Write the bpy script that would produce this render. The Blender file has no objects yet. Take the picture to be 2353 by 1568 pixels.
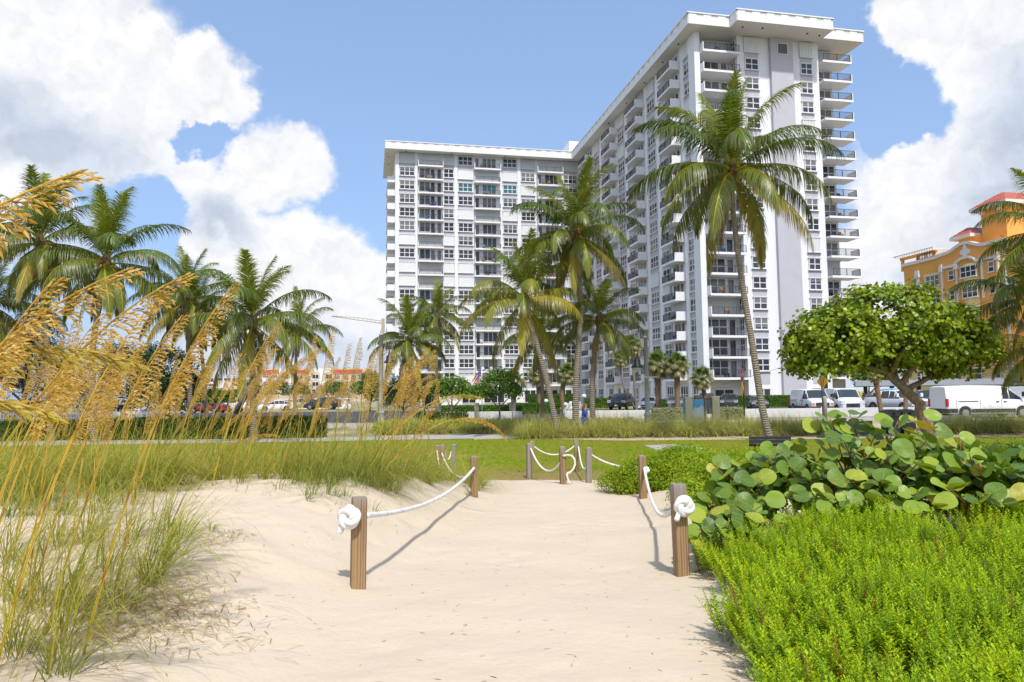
import bpy, bmesh, math, random
import numpy as np
from mathutils import Vector, Matrix, noise as mnoise

rnd = random.Random(7)
nr = np.random.default_rng(11)
SC = bpy.context.scene
COL = SC.collection
R = math.radians

# ------------------------------------------------------------------ camera
CAMZ, FPX, PITCH, ROLL = 2.25, 1634.9, R(4.32), R(0.608)      # focal length in pixels of a 2353 px wide frame
_F = np.array([0, math.cos(PITCH), math.sin(PITCH)])
_U0 = np.array([0, -math.sin(PITCH), math.cos(PITCH)])
_R0 = np.array([1.0, 0, 0])
_Rt = math.cos(ROLL) * _R0 - math.sin(ROLL) * _U0
_Up = math.sin(ROLL) * _R0 + math.cos(ROLL) * _U0
CP = np.array([0, 0, CAMZ])
cam_d = bpy.data.cameras.new('camera')
cam = bpy.data.objects.new('camera', cam_d)
COL.objects.link(cam)
cam.matrix_world = Matrix(((_Rt[0], _Up[0], -_F[0], 0), (_Rt[1], _Up[1], -_F[1], 0), (_Rt[2], _Up[2], -_F[2], CAMZ), (0, 0, 0, 1)))
cam_d.sensor_width = 36
cam_d.lens = FPX / 2353 * 36
cam_d.clip_start = 0.05
cam_d.clip_end = 6000
SC.camera = cam

def ray(px, py):
    return _F + (px - 1176.5) / FPX * _Rt - (py - 784) / FPX * _Up
def P(px, py, Y):                      # a point of the place, seen at that pixel, Y metres ahead
    d = ray(px, py)
    return CP + d * (Y / d[1])
def G(px, py, z=0.0):                  # the point at height z
    d = ray(px, py)
    return CP + d * ((z - CAMZ) / d[2])

# ------------------------------------------------------------------ light, sky, exposure
SUN_EL, SUN_AZ = R(55), R(-12)         # azimuth of the sun measured from straight behind the camera
to_sun = Vector((-math.sin(SUN_AZ) * math.cos(SUN_EL), -math.cos(SUN_AZ) * math.cos(SUN_EL), math.sin(SUN_EL)))
sd = bpy.data.lights.new('sun', 'SUN')
sd.energy = 3.1
sd.angle = R(2.2)
sd.color = (1.0, 0.955, 0.89)
so = bpy.data.objects.new('sun', sd)
so.rotation_euler = (-to_sun).to_track_quat('-Z', 'Y').to_euler()
COL.objects.link(so)
vs = SC.view_settings
vs.view_transform = 'Standard'
vs.look = 'None'
vs.exposure = 0.31
vs.gamma = 1.0
vs.use_curve_mapping = False
SC.render.engine = 'CYCLES'
cy = SC.cycles
cy.use_denoising = True
try:
    cy.denoiser = 'OPENIMAGEDENOISE'
    cy.denoising_prefilter = 'ACCURATE'
except Exception:
    pass
cy.use_adaptive_sampling = True
cy.adaptive_threshold = 0.02
cy.max_bounces = 5
cy.diffuse_bounces = 2
cy.glossy_bounces = 2
cy.transmission_bounces = 2
cy.transparent_max_bounces = 4
cy.caustics_reflective = False
cy.caustics_refractive = False
cy.sample_clamp_indirect = 6

class NG:
    """small helper that writes node graphs as expressions"""
    def __init__(s, tree):
        s.t = tree
        s.t.nodes.clear()
    def n(s, kind, **kw):
        nd = s.t.nodes.new(kind)
        for k, v in kw.items():
            setattr(nd, k, v)
        return nd
    def put(s, sock, v):
        if isinstance(v, bpy.types.NodeSocket):
            s.t.links.new(v, sock)
        elif isinstance(v, (tuple, list)) and len(v) == 3 and sock.type == 'RGBA':
            sock.default_value = (*v, 1)
        else:
            sock.default_value = v
    def m(s, op, a, b=0.0, c=None, clamp=False):
        nd = s.n('ShaderNodeMath', operation=op, use_clamp=clamp)
        s.put(nd.inputs[0], a); s.put(nd.inputs[1], b)
        if c is not None:
            s.put(nd.inputs[2], c)
        return nd.outputs[0]
    def v(s, op, a, b=None, sc=None):
        nd = s.n('ShaderNodeVectorMath', operation=op)
        s.put(nd.inputs[0], a)
        if b is not None:
            s.put(nd.inputs[1], b)
        if sc is not None:
            s.put(nd.inputs['Scale'], sc)
        return nd.outputs['Value'] if op in ('LENGTH', 'DISTANCE', 'DOT_PRODUCT') else nd.outputs[0]
    def noise(s, vec, scale, detail=4, rough=0.5, lac=2.0, col=False, dist=0.0):
        nd = s.n('ShaderNodeTexNoise')
        if vec is not None:
            s.put(nd.inputs['Vector'], vec)
        s.put(nd.inputs['Scale'], scale); s.put(nd.inputs['Detail'], detail)
        s.put(nd.inputs['Roughness'], rough); s.put(nd.inputs['Lacunarity'], lac)
        s.put(nd.inputs['Distortion'], dist)
        return nd.outputs['Color' if col else 'Fac']
    def mr(s, v, a, b, c=0.0, d=1.0, smooth=True):
        nd = s.n('ShaderNodeMapRange', interpolation_type='SMOOTHSTEP' if smooth else 'LINEAR')
        nd.clamp = True
        for i, x in enumerate((v, a, b, c, d)):
            s.put(nd.inputs[i], x)
        return nd.outputs[0]
    def mix(s, f, a, b, blend='MIX'):
        nd = s.n('ShaderNodeMix', data_type='RGBA', blend_type=blend)
        s.put(nd.inputs[0], f); s.put(nd.inputs[6], a); s.put(nd.inputs[7], b)
        return nd.outputs[2]
    def ramp(s, f, stops):
        nd = s.n('ShaderNodeValToRGB')
        el = nd.color_ramp.elements
        while len(el) < len(stops):
            el.new(0.5)
        for e, (p, c) in zip(el, stops):
            e.position = p
            e.color = (*c, 1)
        s.put(nd.inputs[0], f)
        return nd.outputs[0]
    def xyz(s, v):
        nd = s.n('ShaderNodeSeparateXYZ'); s.put(nd.inputs[0], v)
        return nd.outputs
    def comb(s, x, y, z=0.0):
        nd = s.n('ShaderNodeCombineXYZ')
        for i, q in enumerate((x, y, z)):
            s.put(nd.inputs[i], q)
        return nd.outputs[0]

# world: clear-sky texture with cumulus clouds laid out by compass direction and elevation
world = bpy.data.worlds.new('World')
SC.world = world
world.use_nodes = True
g = NG(world.node_tree)
sky = g.n('ShaderNodeTexSky', sky_type='NISHITA')
sky.sun_disc = False
sky.sun_elevation = SUN_EL
sky.sun_rotation = math.pi + SUN_AZ
sky.altitude = 0
sky.air_density = 1.0
sky.dust_density = 2.2
sky.ozone_density = 3.0
tc = g.n('ShaderNodeTexCoord').outputs['Generated']
dx, dy, dz = g.xyz(tc)[:3]
az = g.m('ARCTAN2', dx, dy)
el = g.m('ARCSINE', dz)
pv = g.comb(az, el)
def azel(px, py):
    d = ray(px, py); d = d / np.linalg.norm(d)
    return math.atan2(d[0], d[1]), math.asin(d[2])
def blobs(vec, lst):
    out = None
    for (px, py, rx, ry, rot) in lst:
        a, e = azel(px, py)
        q = g.v('SUBTRACT', vec, (a, e, 0))
        if rot:
            nd = g.n('ShaderNodeVectorRotate', rotation_type='Z_AXIS')
            g.put(nd.inputs['Vector'], q); nd.inputs['Angle'].default_value = R(rot)
            q = nd.outputs[0]
        q = g.v('MULTIPLY', q, (FPX / rx, FPX / ry, 1))
        f = g.m('SUBTRACT', 1.0, g.v('LENGTH', q))
        out = f if out is None else g.m('SMOOTH_MAX', out, f, 0.12)
    return out
w1 = g.v('SCALE', g.v('SUBTRACT', g.noise(pv, 7, 5, 0.6, col=True), (0.5, 0.5, 0.5)), sc=0.13)
w2 = g.v('SCALE', g.v('SUBTRACT', g.noise(pv, 26, 4, 0.55, col=True), (0.5, 0.5, 0.5)), sc=0.05)
pw = g.v('ADD', pv, g.v('ADD', w1, w2))
CL = [(90, 120, 270, 190, -15), (120, 300, 330, 190, 0), (260, 140, 140, 120, 0), (470, 200, 130, 95, -28), (310, 310, 170, 110, 0),
      (640, 380, 130, 110, 30), (520, 480, 190, 110, 40), (470, 560, 90, 70, 0), (230, 400, 130, 50, 0), (590, 620, 150, 100, 0),
      (700, 620, 170, 130, 0), (780, 700, 200, 130, 0), (640, 760, 300, 110, 0), (20, 420, 150, 70, 0),
      (2330, 90, 330, 190, 0), (2380, 360, 290, 260, 0), (2230, 540, 260, 150, 25), (2080, 560, 170, 130, 0), (2040, 640, 150, 90, 0), (2110, 60, 110, 110, 0), (2120, 380, 100, 80, 0),
      (2250, 760, 420, 160, 0), (2700, 300, 500, 420, 0), (-350, 250, 420, 330, 0), (1400, 760, 900, 120, 0)]
bl = blobs(pw, CL)
HOLE = [(300, 445, 120, 60, 0), (385, 525, 75, 100, 0), (455, 292, 70, 30, -20), (2050, 255, 95, 75, 35), (1985, 150, 60, 90, 0)]
bl = g.m('SUBTRACT', bl, g.m('MULTIPLY', g.m('MAXIMUM', g.m('ADD', blobs(pw, HOLE), 0.3), 0.0), 0.8))
fb = g.noise(pv, 10, 10, 0.62)
far_n = g.noise(pv, 1.7, 6, 0.55)
# away from the picture the same broken cumulus goes on
out_of = g.m('MAXIMUM', g.mr(g.m('ABSOLUTE', az), 0.95, 1.5), g.mr(el, 0.65, 1.0))
gen = g.m('MULTIPLY', g.m('SUBTRACT', far_n, 0.5), 3.2)
field = g.m('ADD', g.m('MULTIPLY', bl, g.m('SUBTRACT', 1.0, out_of)), g.m('MULTIPLY', gen, out_of))
dens = g.m('ADD', g.m('MULTIPLY', field, 1.3), g.m('MULTIPLY', g.m('SUBTRACT', fb, 0.5), 1.15))
alpha = g.mr(dens, -0.06, 0.42)
lowband = g.mr(el, 0.0, 0.16, 1.0, 0.0)
# cloud tone: sunlit white heads, blue-grey undersides
GR = [(120, 330, 260, 110, 0), (30, 250, 120, 90, 0), (240, 420, 160, 60, 0), (520, 520, 120, 70, 35), (2330, 480, 170, 330, 20), (2330, 250, 120, 200, 0),
      (2180, 640, 170, 60, 0), (2330, 640, 260, 110, 0), (640, 800, 360, 80, 0), (250, 720, 300, 120, 0)]
gr = g.mr(g.m('ADD', blobs(pw, GR), g.m('MULTIPLY', g.m('SUBTRACT', fb, 0.5), 0.5)), -0.1, 1.0, 0.0, 0.8)
gout = g.mr(g.noise(pv, 2.4, 5, 0.5), 0.45, 0.75)
gr = g.m('MAXIMUM', g.m('MULTIPLY', gr, g.m('SUBTRACT', 1.0, out_of)), g.m('MULTIPLY', gout, out_of))
puff = g.m('SUBTRACT', g.noise(pw, 16, 6, 0.55), g.noise(g.v('ADD', pw, (-0.006, 0.014, 0)), 16, 6, 0.55))
lit = g.m('ADD', 0.97, g.m('MULTIPLY', puff, 0.55))
ccol = g.mix(gr, (0.97, 0.975, 1.0), (0.475, 0.575, 0.73))
ccol = g.v('SCALE', ccol, sc=g.m('MULTIPLY', lit, 0.84))
skyc = g.v('SCALE', sky.outputs[0], sc=0.15)
# thin humid veil that pales the blue
skyc = g.mix(g.mr(el, 0.0, 0.7, 0.55, 0.40), skyc, (0.35, 0.53, 0.88))
final = g.mix(g.m('MULTIPLY', alpha, 0.97), skyc, ccol)
final = g.mix(g.m('MULTIPLY', lowband, 0.5), final, (0.50, 0.59, 0.71))
bg = g.n('ShaderNodeBackground')
g.put(bg.inputs[0], final)
bg.inputs[1].default_value = 1.0
wo = g.n('ShaderNodeOutputWorld')
g.t.links.new(bg.outputs[0], wo.inputs[0])
world.cycles.sampling_method = 'MANUAL'
world.cycles.sample_map_resolution = 512

# ------------------------------------------------------------------ materials
MATS = {}
def base_mat(name):
    m = bpy.data.materials.new(name)
    m.use_nodes = True
    MATS[name] = m
    return m, NG(m.node_tree)
def finish(gg, shader):
    o = gg.n('ShaderNodeOutputMaterial')
    gg.t.links.new(shader, o.inputs[0])
def bump(gg, h, strength=0.3, dist=0.02):
    b = gg.n('ShaderNodeBump')
    b.inputs['Strength'].default_value = strength
    b.inputs['Distance'].default_value = dist
    gg.put(b.inputs['Height'], h)
    return b.outputs[0]
def pr(gg, col, rough=0.6, metal=0.0, normal=None, spec=0.5, coat=0.0):
    b = gg.n('ShaderNodeBsdfPrincipled')
    gg.put(b.inputs['Base Color'], col); gg.put(b.inputs['Roughness'], rough)
    b.inputs['Metallic'].default_value = metal
    b.inputs['Specular IOR Level'].default_value = spec
    b.inputs['Coat Weight'].default_value = coat
    b.inputs['Coat Roughness'].default_value = 0.05
    if normal is not None:
        gg.put(b.inputs['Normal'], normal)
    return b.outputs[0]
def plain(name, col, rough=0.6, var=0.12, scale=3.0, metal=0.0, bmp=0.0, bscale=40, spec=0.5, coat=0.0, rand=0.0):
    """paint, metal, concrete and the like: colour with a little wear, and fine relief"""
    m, gg = base_mat(name)
    co = gg.n('ShaderNodeTexCoord').outputs['Object']
    f = gg.noise(co, scale, 5, 0.6)
    c2 = tuple(max(0, x * (1 - 2 * var)) for x in col)
    c3 = tuple(min(1, x * (1 + var)) for x in col)
    c = gg.mix(f, c2, c3)
    if rand:
        oi = gg.n('ShaderNodeObjectInfo').outputs['Random']
        c = gg.mix(1.0, c, gg.mix(oi, (1 - rand,) * 3, (1 + rand,) * 3), 'MULTIPLY')
    nrm = bump(gg, gg.noise(co, bscale, 4, 0.6), bmp, 0.01) if bmp else None
    finish(gg, pr(gg, c, rough, metal, nrm, spec, coat))
    return m
def leafy(name, trans=0.3, rough=0.5, spec=0.35, hue=0.18, noise_s=2.0):
    """foliage: colour stored on the leaves, light passing through them"""
    m, gg = base_mat(name)
    at = gg.n('ShaderNodeAttribute', attribute_name='Col').outputs['Color']
    oi = gg.n('ShaderNodeObjectInfo').outputs['Random']
    co = gg.n('ShaderNodeTexCoord').outputs['Object']
    f = gg.m('ADD', gg.m('MULTIPLY', oi, 0.5), gg.m('MULTIPLY', gg.noise(co, noise_s, 3), 0.5))
    c = gg.mix(1.0, at, gg.mix(f, (1 - hue, 1 - hue, 1 - hue), (1 + hue, 1 + hue, 1 - hue * 0.3)), 'MULTIPLY')
    a = pr(gg, c, rough, spec=spec)
    t = gg.n('ShaderNodeBsdfTranslucent')
    gg.put(t.inputs[0], gg.mix(1.0, c, (1.25, 1.2, 0.55), 'MULTIPLY'))
    mx = gg.n('ShaderNodeMixShader')
    mx.inputs[0].default_value = trans
    gg.t.links.new(a, mx.inputs[1]); gg.t.links.new(t.outputs[0], mx.inputs[2])
    finish(gg, mx.outputs[0])
    return m

# ------------------------------------------------------------------ mesh and object helpers
def tag(o, label=None, cat=None, group=None, kind=None):
    if label: o['label'] = label
    if cat: o['category'] = cat
    if group: o['group'] = group
    if kind: o['kind'] = kind
    return o
def link(name, data, parent=None, loc=None, rot=None, **tags):
    o = bpy.data.objects.new(name, data)
    COL.objects.link(o)
    if parent is not None: o.parent = parent
    if loc is not None: o.location = tuple(float(q) for q in loc)
    if rot is not None: o.rotation_euler = rot
    return tag(o, **tags)
def empty(name, loc=(0, 0, 0), rz=0.0, **tags):
    o = link(name, None, loc=loc, rot=(0, 0, rz), **tags)
    o.empty_display_size = 0.2
    return o
def copy_tree(o, parent=None, **tags):
    c = o.copy(); COL.objects.link(c); c.parent = parent
    for ch in list(o.children):
        copy_tree(ch, c)
    return tag(c, **tags)

class MB:
    """collects shapes into one mesh"""
    def __init__(s):
        s.v = []; s.f = []; s.m = []; s.s = []
    def add(s, vs_, fs, m=0, smooth=False):
        b = len(s.v)
        s.v.extend([tuple(map(float, q)) for q in vs_])
        for f in fs:
            s.f.append(tuple(b + i for i in f)); s.m.append(m); s.s.append(smooth)
        return s
    def box(s, x0, x1, y0, y1, z0, z1, m=0):
        return s.add([(x0, y0, z0), (x1, y0, z0), (x1, y1, z0), (x0, y1, z0), (x0, y0, z1), (x1, y0, z1), (x1, y1, z1), (x0, y1, z1)],
                     [(0, 3, 2, 1), (4, 5, 6, 7), (0, 1, 5, 4), (1, 2, 6, 5), (2, 3, 7, 6), (3, 0, 4, 7)], m)
    def bevbox(s, x0, x1, y0, y1, z0, z1, r=0.02, m=0):
        xs = [(x0 + r, y0), (x1 - r, y0), (x1, y0 + r), (x1, y1 - r), (x1 - r, y1), (x0 + r, y1), (x0, y1 - r), (x0, y0 + r)]
        cx, cyy = (x0 + x1) / 2, (y0 + y1) / 2
        def sh(k): return [(cx + (a - cx) * k[0], cyy + (b - cyy) * k[1], 0) for a, b in xs]
        kx, ky = 1 - 2 * r / max(1e-6, x1 - x0), 1 - 2 * r / max(1e-6, y1 - y0)
        rings = [[(a, b, z0) for a, b, _ in sh((kx, ky))], [(a, b, z0 + r) for a, b in xs], [(a, b, z1 - r) for a, b in xs], [(a, b, z1) for a, b, _ in sh((kx, ky))]]
        return s.loft(rings, m, True, True)
    def loft(s, rings, m=0, closed=True, caps=False, smooth=False):
        n = len(rings[0]); vs_ = [p for r in rings for p in r]; fs = []
        for i in range(len(rings) - 1):
            for j in range(n if closed else n - 1):
                k = (j + 1) % n
                fs.append((i * n + j, i * n + k, (i + 1) * n + k, (i + 1) * n + j))
        if caps:
            fs.append(tuple(range(n - 1, -1, -1))); fs.append(tuple((len(rings) - 1) * n + j for j in range(n)))
        return s.add(vs_, fs, m, smooth)
    def tube(s, pts, rad, n=8, m=0, caps=True, smooth=True, prof=None):
        pts = [Vector(tuple(map(float, p))) for p in pts]
        rings = []; up = None
        for i, p in enumerate(pts):
            t = (pts[min(i + 1, len(pts) - 1)] - pts[max(i - 1, 0)]).normalized()
            if up is None:
                up = Vector((0, 0, 1)) if abs(t.z) < 0.9 else Vector((1, 0, 0))
            a = t.cross(up).normalized(); b = a.cross(t).normalized(); up = b
            r = rad[i] if hasattr(rad, '__len__') else rad
            rings.append([tuple(p + (a * math.cos(2 * math.pi * k / n) + b * math.sin(2 * math.pi * k / n)) * r) for k in range(n)])
        return s.loft(rings, m, True, caps, smooth)
    def lathe(s, prof, n=16, m=0, c=(0, 0, 0), smooth=True):
        rings = [[(c[0] + r * math.cos(2 * math.pi * k / n), c[1] + r * math.sin(2 * math.pi * k / n), c[2] + z) for k in range(n)] for r, z in prof]
        return s.loft(rings, m, True, True, smooth)
    def prism(s, poly, z0, z1, m=0):                     # poly counter-clockwise in x, y
        n = len(poly)
        vs_ = [(x, y, z0) for x, y in poly] + [(x, y, z1) for x, y in poly]
        fs = [tuple(range(n - 1, -1, -1)), tuple(range(n, 2 * n))] + [(i, (i + 1) % n, n + (i + 1) % n, n + i) for i in range(n)]
        return s.add(vs_, fs, m)
    def slabxz(s, poly, y0, y1, m=0):                    # outline in x, z, extruded along y (y0 in front)
        n = len(poly)
        vs_ = [(x, y0, z) for x, z in poly] + [(x, y1, z) for x, z in poly]
        fs = [tuple(range(n)), tuple(range(2 * n - 1, n - 1, -1))] + [((i + 1) % n, i, n + i, n + (i + 1) % n) for i in range(n)]
        return s.add(vs_, fs, m)
    def mesh(s, name, mats):
        me = bpy.data.meshes.new(name)
        me.from_pydata(s.v, [], s.f)
        for q in (mats if isinstance(mats, (list, tuple)) else [mats]):
            me.materials.append(MATS[q] if isinstance(q, str) else q)
        me.polygons.foreach_set('material_index', s.m)
        me.polygons.foreach_set('use_smooth', s.s)
        me.update()
        return me
    def obj(s, name, mats, parent=None, loc=None, rot=None, **tags):
        return link(name, s.mesh(name, mats), parent, loc, rot, **tags)

def np_mesh(name, V, Q, C=None, mats=(), smooth=False):
    """quads (or triangles) from arrays, with leaf colours"""
    me = bpy.data.meshes.new(name)
    V = np.ascontiguousarray(V, dtype=np.float32); Q = np.ascontiguousarray(Q, dtype=np.int32)
    k = Q.shape[1]
    me.vertices.add(len(V)); me.vertices.foreach_set('co', V.ravel())
    me.loops.add(Q.size); me.loops.foreach_set('vertex_index', Q.ravel())
    me.polygons.add(len(Q)); me.polygons.foreach_set('loop_start', np.arange(0, Q.size, k, dtype=np.int32))
    me.update(calc_edges=True)
    if C is not None:
        at = me.color_attributes.new('Col', 'FLOAT_COLOR', 'POINT')
        c4 = np.ones((len(V), 4), np.float32); c4[:, :3] = C
        at.data.foreach_set('color', c4.ravel())
    for q in mats:
        me.materials.append(MATS[q])
    if smooth:
        me.polygons.foreach_set('use_smooth', np.ones(len(Q), bool))
    return me
def nrmz(a):
    return a / np.maximum(np.linalg.norm(a, axis=-1, keepdims=True), 1e-9)
def join(parts):
    V = []; Q = []; C = []; o = 0
    for v, q, c in parts:
        V.append(v); Q.append(q + o); C.append(c); o += len(v)
    return np.concatenate(V), np.concatenate(Q), np.concatenate(C)
def strips(B, D, L, W, grav, n=4, col0=(0.1, 0.2, 0.03), col1=None, prof=None, side=None, wind=None, power=1.0):
    """ribbons: grass blades, palm leaflets. All arguments may be arrays of length N"""
    B = np.asarray(B, float); N = len(B); D = nrmz(np.broadcast_to(np.asarray(D, float), (N, 3)).copy())
    L = np.broadcast_to(L, N); W = np.broadcast_to(W, N); grav = np.broadcast_to(grav, N)
    if side is None:
        side = nrmz(np.cross(D, np.tile([0, 0, 1.0], (N, 1))) + 1e-4)
    side = np.broadcast_to(side, (N, 3))
    if prof is None:
        prof = [0.75] + [1 - (k / n) ** 1.6 for k in range(1, n + 1)]
        prof[-1] = 0.06
    c0 = np.broadcast_to(np.asarray(col0, float), (N, 3)); c1 = c0 if col1 is None else np.broadcast_to(np.asarray(col1, float), (N, 3))
    V = np.zeros((N, n + 1, 2, 3)); C = np.zeros((N, n + 1, 2, 3))
    p = B.copy(); d = D
    for k in range(n + 1):
        w = side * (W * prof[k] * 0.5)[:, None]
        V[:, k, 0] = p - w; V[:, k, 1] = p + w
        t = (k / n) ** power
        C[:, k, :] = (c0 * (1 - t) + c1 * t)[:, None, :]
        if k < n:
            dd = d.copy(); dd[:, 2] -= grav / n * (1 + k * 0.5)
            if wind is not None:
                dd += np.asarray(wind) / n
            d = nrmz(dd); p = p + d * (L / n)[:, None]
    i = (np.arange(N) * (n + 1) * 2)[:, None] + (np.arange(n) * 2)[None, :]
    Q = np.stack([i, i + 1, i + 3, i + 2], -1).reshape(-1, 4)
    return V.reshape(-1, 3), Q, C.reshape(-1, 3)
def rhomb(Pp, A, S, L, W, col, cup=0.15, mid=0.5):
    """small leaves: four-cornered, A = axis, S = sideways"""
    Pp = np.asarray(Pp, float); N = len(Pp); A = nrmz(A); S = nrmz(S)
    Nn = np.cross(A, S)
    L = np.broadcast_to(L, N)[:, None]; W = np.broadcast_to(W, N)[:, None]
    V = np.stack([Pp, Pp + A * L * mid - S * W / 2 + Nn * W * cup, Pp + A * L, Pp + A * L * mid + S * W / 2 + Nn * W * cup], 1)
    Q = np.arange(4 * N).reshape(N, 4)
    C = np.repeat(np.broadcast_to(np.asarray(col, float), (N, 3)), 4, 0)
    return V.reshape(-1, 3), Q, C
def hexa(Pp, A, S, L, W, col, cup=0.1):
    """rounder leaves: six corners, two quads"""
    Pp = np.asarray(Pp, float); N = len(Pp); A = nrmz(A); S = nrmz(S); Nn = np.cross(A, S)
    L = np.broadcast_to(L, N)[:, None]; W = np.broadcast_to(W, N)[:, None]
    V = np.stack([Pp, Pp + A * L * .3 - S * W / 2 + Nn * W * cup, Pp + A * L * .75 - S * W * .42 + Nn * W * cup, Pp + A * L, Pp + A * L * .75 + S * W * .42 + Nn * W * cup, Pp + A * L * .3 + S * W / 2 + Nn * W * cup], 1)
    b = np.arange(N)[:, None] * 6
    Q = np.concatenate([b + np.array([[0, 1, 2, 3]]), b + np.array([[0, 3, 4, 5]])])
    C = np.repeat(np.broadcast_to(np.asarray(col, float), (N, 3)), 6, 0)
    return V.reshape(-1, 3), Q, C
def rdir(N, zmin=-1.0, zmax=1.0):
    z = nr.uniform(zmin, zmax, N); a = nr.uniform(0, 2 * np.pi, N); r = np.sqrt(1 - z * z)
    return np.stack([r * np.cos(a), r * np.sin(a), z], 1)
def lerpc(a, b, t):
    t = np.asarray(t)[:, None]
    return np.asarray(a, float) * (1 - t) + np.asarray(b, float) * t
def scatter(variants, pos, rz, sc, tilt=None, tint=None):
    """copies of small plants into one mesh (for ground cover)"""
    V = []; Q = []; C = []; o = 0
    which = nr.integers(0, len(variants), len(pos))
    for i, w in enumerate(which):
        v, q, c = variants[w]
        ca, sa = math.cos(rz[i]), math.sin(rz[i])
        M = np.array([[ca, -sa, 0], [sa, ca, 0], [0, 0, 1.0]]) * sc[i]
        if tilt is not None:
            M[:, 2] += tilt[i] * sc[i]
        V.append(v @ M.T + pos[i]); Q.append(q + o); C.append(c if tint is None else c * tint[i]); o += len(v)
    return np.concatenate(V), np.concatenate(Q), np.concatenate(C)
def sm(a, b, x):
    t = min(1, max(0, (x - a) / (b - a)))
    return t * t * (3 - 2 * t)
def fbm(x, y, s=1.0, o=3):
    return mnoise.fractal(Vector((x * s, y * s, 3.1)), 1.0, 2.0, o)
# ------------------------------------------------------------------ material palette
def stucco():
    """white painted render with faint rain streaks and patch repairs"""
    m, gg = base_mat('stucco_white')
    co = gg.n('ShaderNodeTexCoord').outputs['Object']
    st = gg.noise(gg.v('MULTIPLY', co, (2.6, 2.6, 0.10)), 1.0, 6, 0.65)
    pa = gg.noise(co, 0.22, 5, 0.6)
    c = gg.mix(pa, (0.76, 0.765, 0.785), (0.82, 0.825, 0.84))
    c = gg.mix(gg.mr(st, 0.56, 0.80, 0.0, 0.42), c, (0.55, 0.545, 0.53))
    finish(gg, pr(gg, c, 0.75, normal=bump(gg, gg.noise(co, 12, 4), 0.08, 0.01)))
stucco()
plain('stucco_grey', (0.50, 0.50, 0.545), 0.8, 0.06, 0.8, bmp=0.12, bscale=10)
plain('soffit', (0.72, 0.71, 0.69), 0.8, 0.03, 0.4)
plain('frame_white', (0.80, 0.81, 0.82), 0.45, 0.03, 2)
plain('shutter_white', (0.78, 0.80, 0.80), 0.45, 0.03, 1.0)
plain('shutter_grey', (0.62, 0.65, 0.65), 0.45, 0.05, 1.0)
plain('rail_black', (0.055, 0.055, 0.06), 0.5, 0.1, 5)
plain('louvre', (0.13, 0.13, 0.135), 0.7, 0.1, 4)
plain('orange_stucco', (0.86, 0.43, 0.11), 0.85, 0.08, 0.5, bmp=0.1, bscale=8)
plain('yellow_stucco', (0.84, 0.66, 0.31), 0.85, 0.06, 0.5, bmp=0.1, bscale=8)
plain('trim_cream', (0.80, 0.77, 0.72), 0.7, 0.05, 1.0)
plain('roof_red', (0.50, 0.115, 0.065), 0.5, 0.12, 0.8)
plain('roof_tile', (0.55, 0.21, 0.09), 0.8, 0.2, 1.5)
plain('beige_stucco', (0.66, 0.50, 0.33), 0.85, 0.06, 0.3)
plain('brick_band', (0.52, 0.12, 0.055), 0.8, 0.1, 0.5)
plain('brown_stucco', (0.30, 0.17, 0.10), 0.85, 0.1, 0.4)
plain('concrete', (0.43, 0.405, 0.37), 0.85, 0.15, 1.2, bmp=0.25, bscale=18)
plain('concrete_grey', (0.34, 0.33, 0.32), 0.85, 0.22, 1.6, bmp=0.3, bscale=14)
plain('kerb_yellow', (0.75, 0.55, 0.03), 0.6, 0.1, 2)
plain('paint_white', (0.75, 0.75, 0.74), 0.6, 0.08, 2)
plain('wall_white', (0.66, 0.655, 0.65), 0.75, 0.06, 0.9, bmp=0.1, bscale=14)
plain('asphalt', (0.055, 0.056, 0.06), 0.9, 0.2, 2, bmp=0.3, bscale=90)
plain('pole_grey', (0.42, 0.44, 0.46), 0.5, 0.08, 3)
plain('black_metal', (0.025, 0.026, 0.03), 0.45, 0.1, 6)
plain('sign_yellow', (0.80, 0.42, 0.015), 0.45, 0.05, 3)
plain('sign_red', (0.45, 0.03, 0.03), 0.5, 0.05, 3)
plain('sign_white', (0.80, 0.79, 0.76), 0.5, 0.05, 3)
plain('sign_beige', (0.60, 0.55, 0.36), 0.6, 0.06, 3, bmp=0.15, bscale=30)
plain('rust_metal', (0.20, 0.12, 0.07), 0.8, 0.2, 8)
plain('tyre', (0.022, 0.022, 0.023), 0.85, 0.1, 12)
plain('rim', (0.50, 0.51, 0.52), 0.3, 0.05, 5, metal=0.8)
plain('chrome', (0.65, 0.66, 0.68), 0.15, 0.02, 5, metal=1.0)
plain('plastic_dark', (0.03, 0.03, 0.032), 0.6, 0.1, 6)
plain('plastic_grey', (0.16, 0.165, 0.17), 0.6, 0.1, 6)
plain('bin_grey', (0.17, 0.168, 0.165), 0.7, 0.15, 6)
plain('lamp_clear', (0.75, 0.76, 0.76), 0.12, 0.02, 5)
plain('lamp_amber', (0.75, 0.30, 0.04), 0.3, 0.05, 5)
plain('lamp_red', (0.50, 0.02, 0.015), 0.3, 0.05, 5)
plain('globe_white', (0.82, 0.82, 0.80), 0.3, 0.02, 5)
plain('skin', (0.60, 0.35, 0.24), 0.5, 0.05, 8)
plain('dress_blue', (0.015, 0.085, 0.42), 0.75, 0.15, 9)
plain('hair_brown', (0.20, 0.085, 0.035), 0.6, 0.25, 14)
plain('thatch', (0.36, 0.25, 0.15), 0.9, 0.25, 4, bmp=0.5, bscale=14)
plain('flag_red', (0.55, 0.03, 0.04), 0.8, 0.05, 5)
plain('flag_blue', (0.03, 0.05, 0.22), 0.8, 0.05, 5)
plain('poster_sky', (0.12, 0.42, 0.72), 0.4, 0.15, 3)
plain('poster_cloud', (0.55, 0.68, 0.78), 0.4, 0.1, 3)
plain('poster_tower', (0.70, 0.72, 0.74), 0.4, 0.08, 3)
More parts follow.
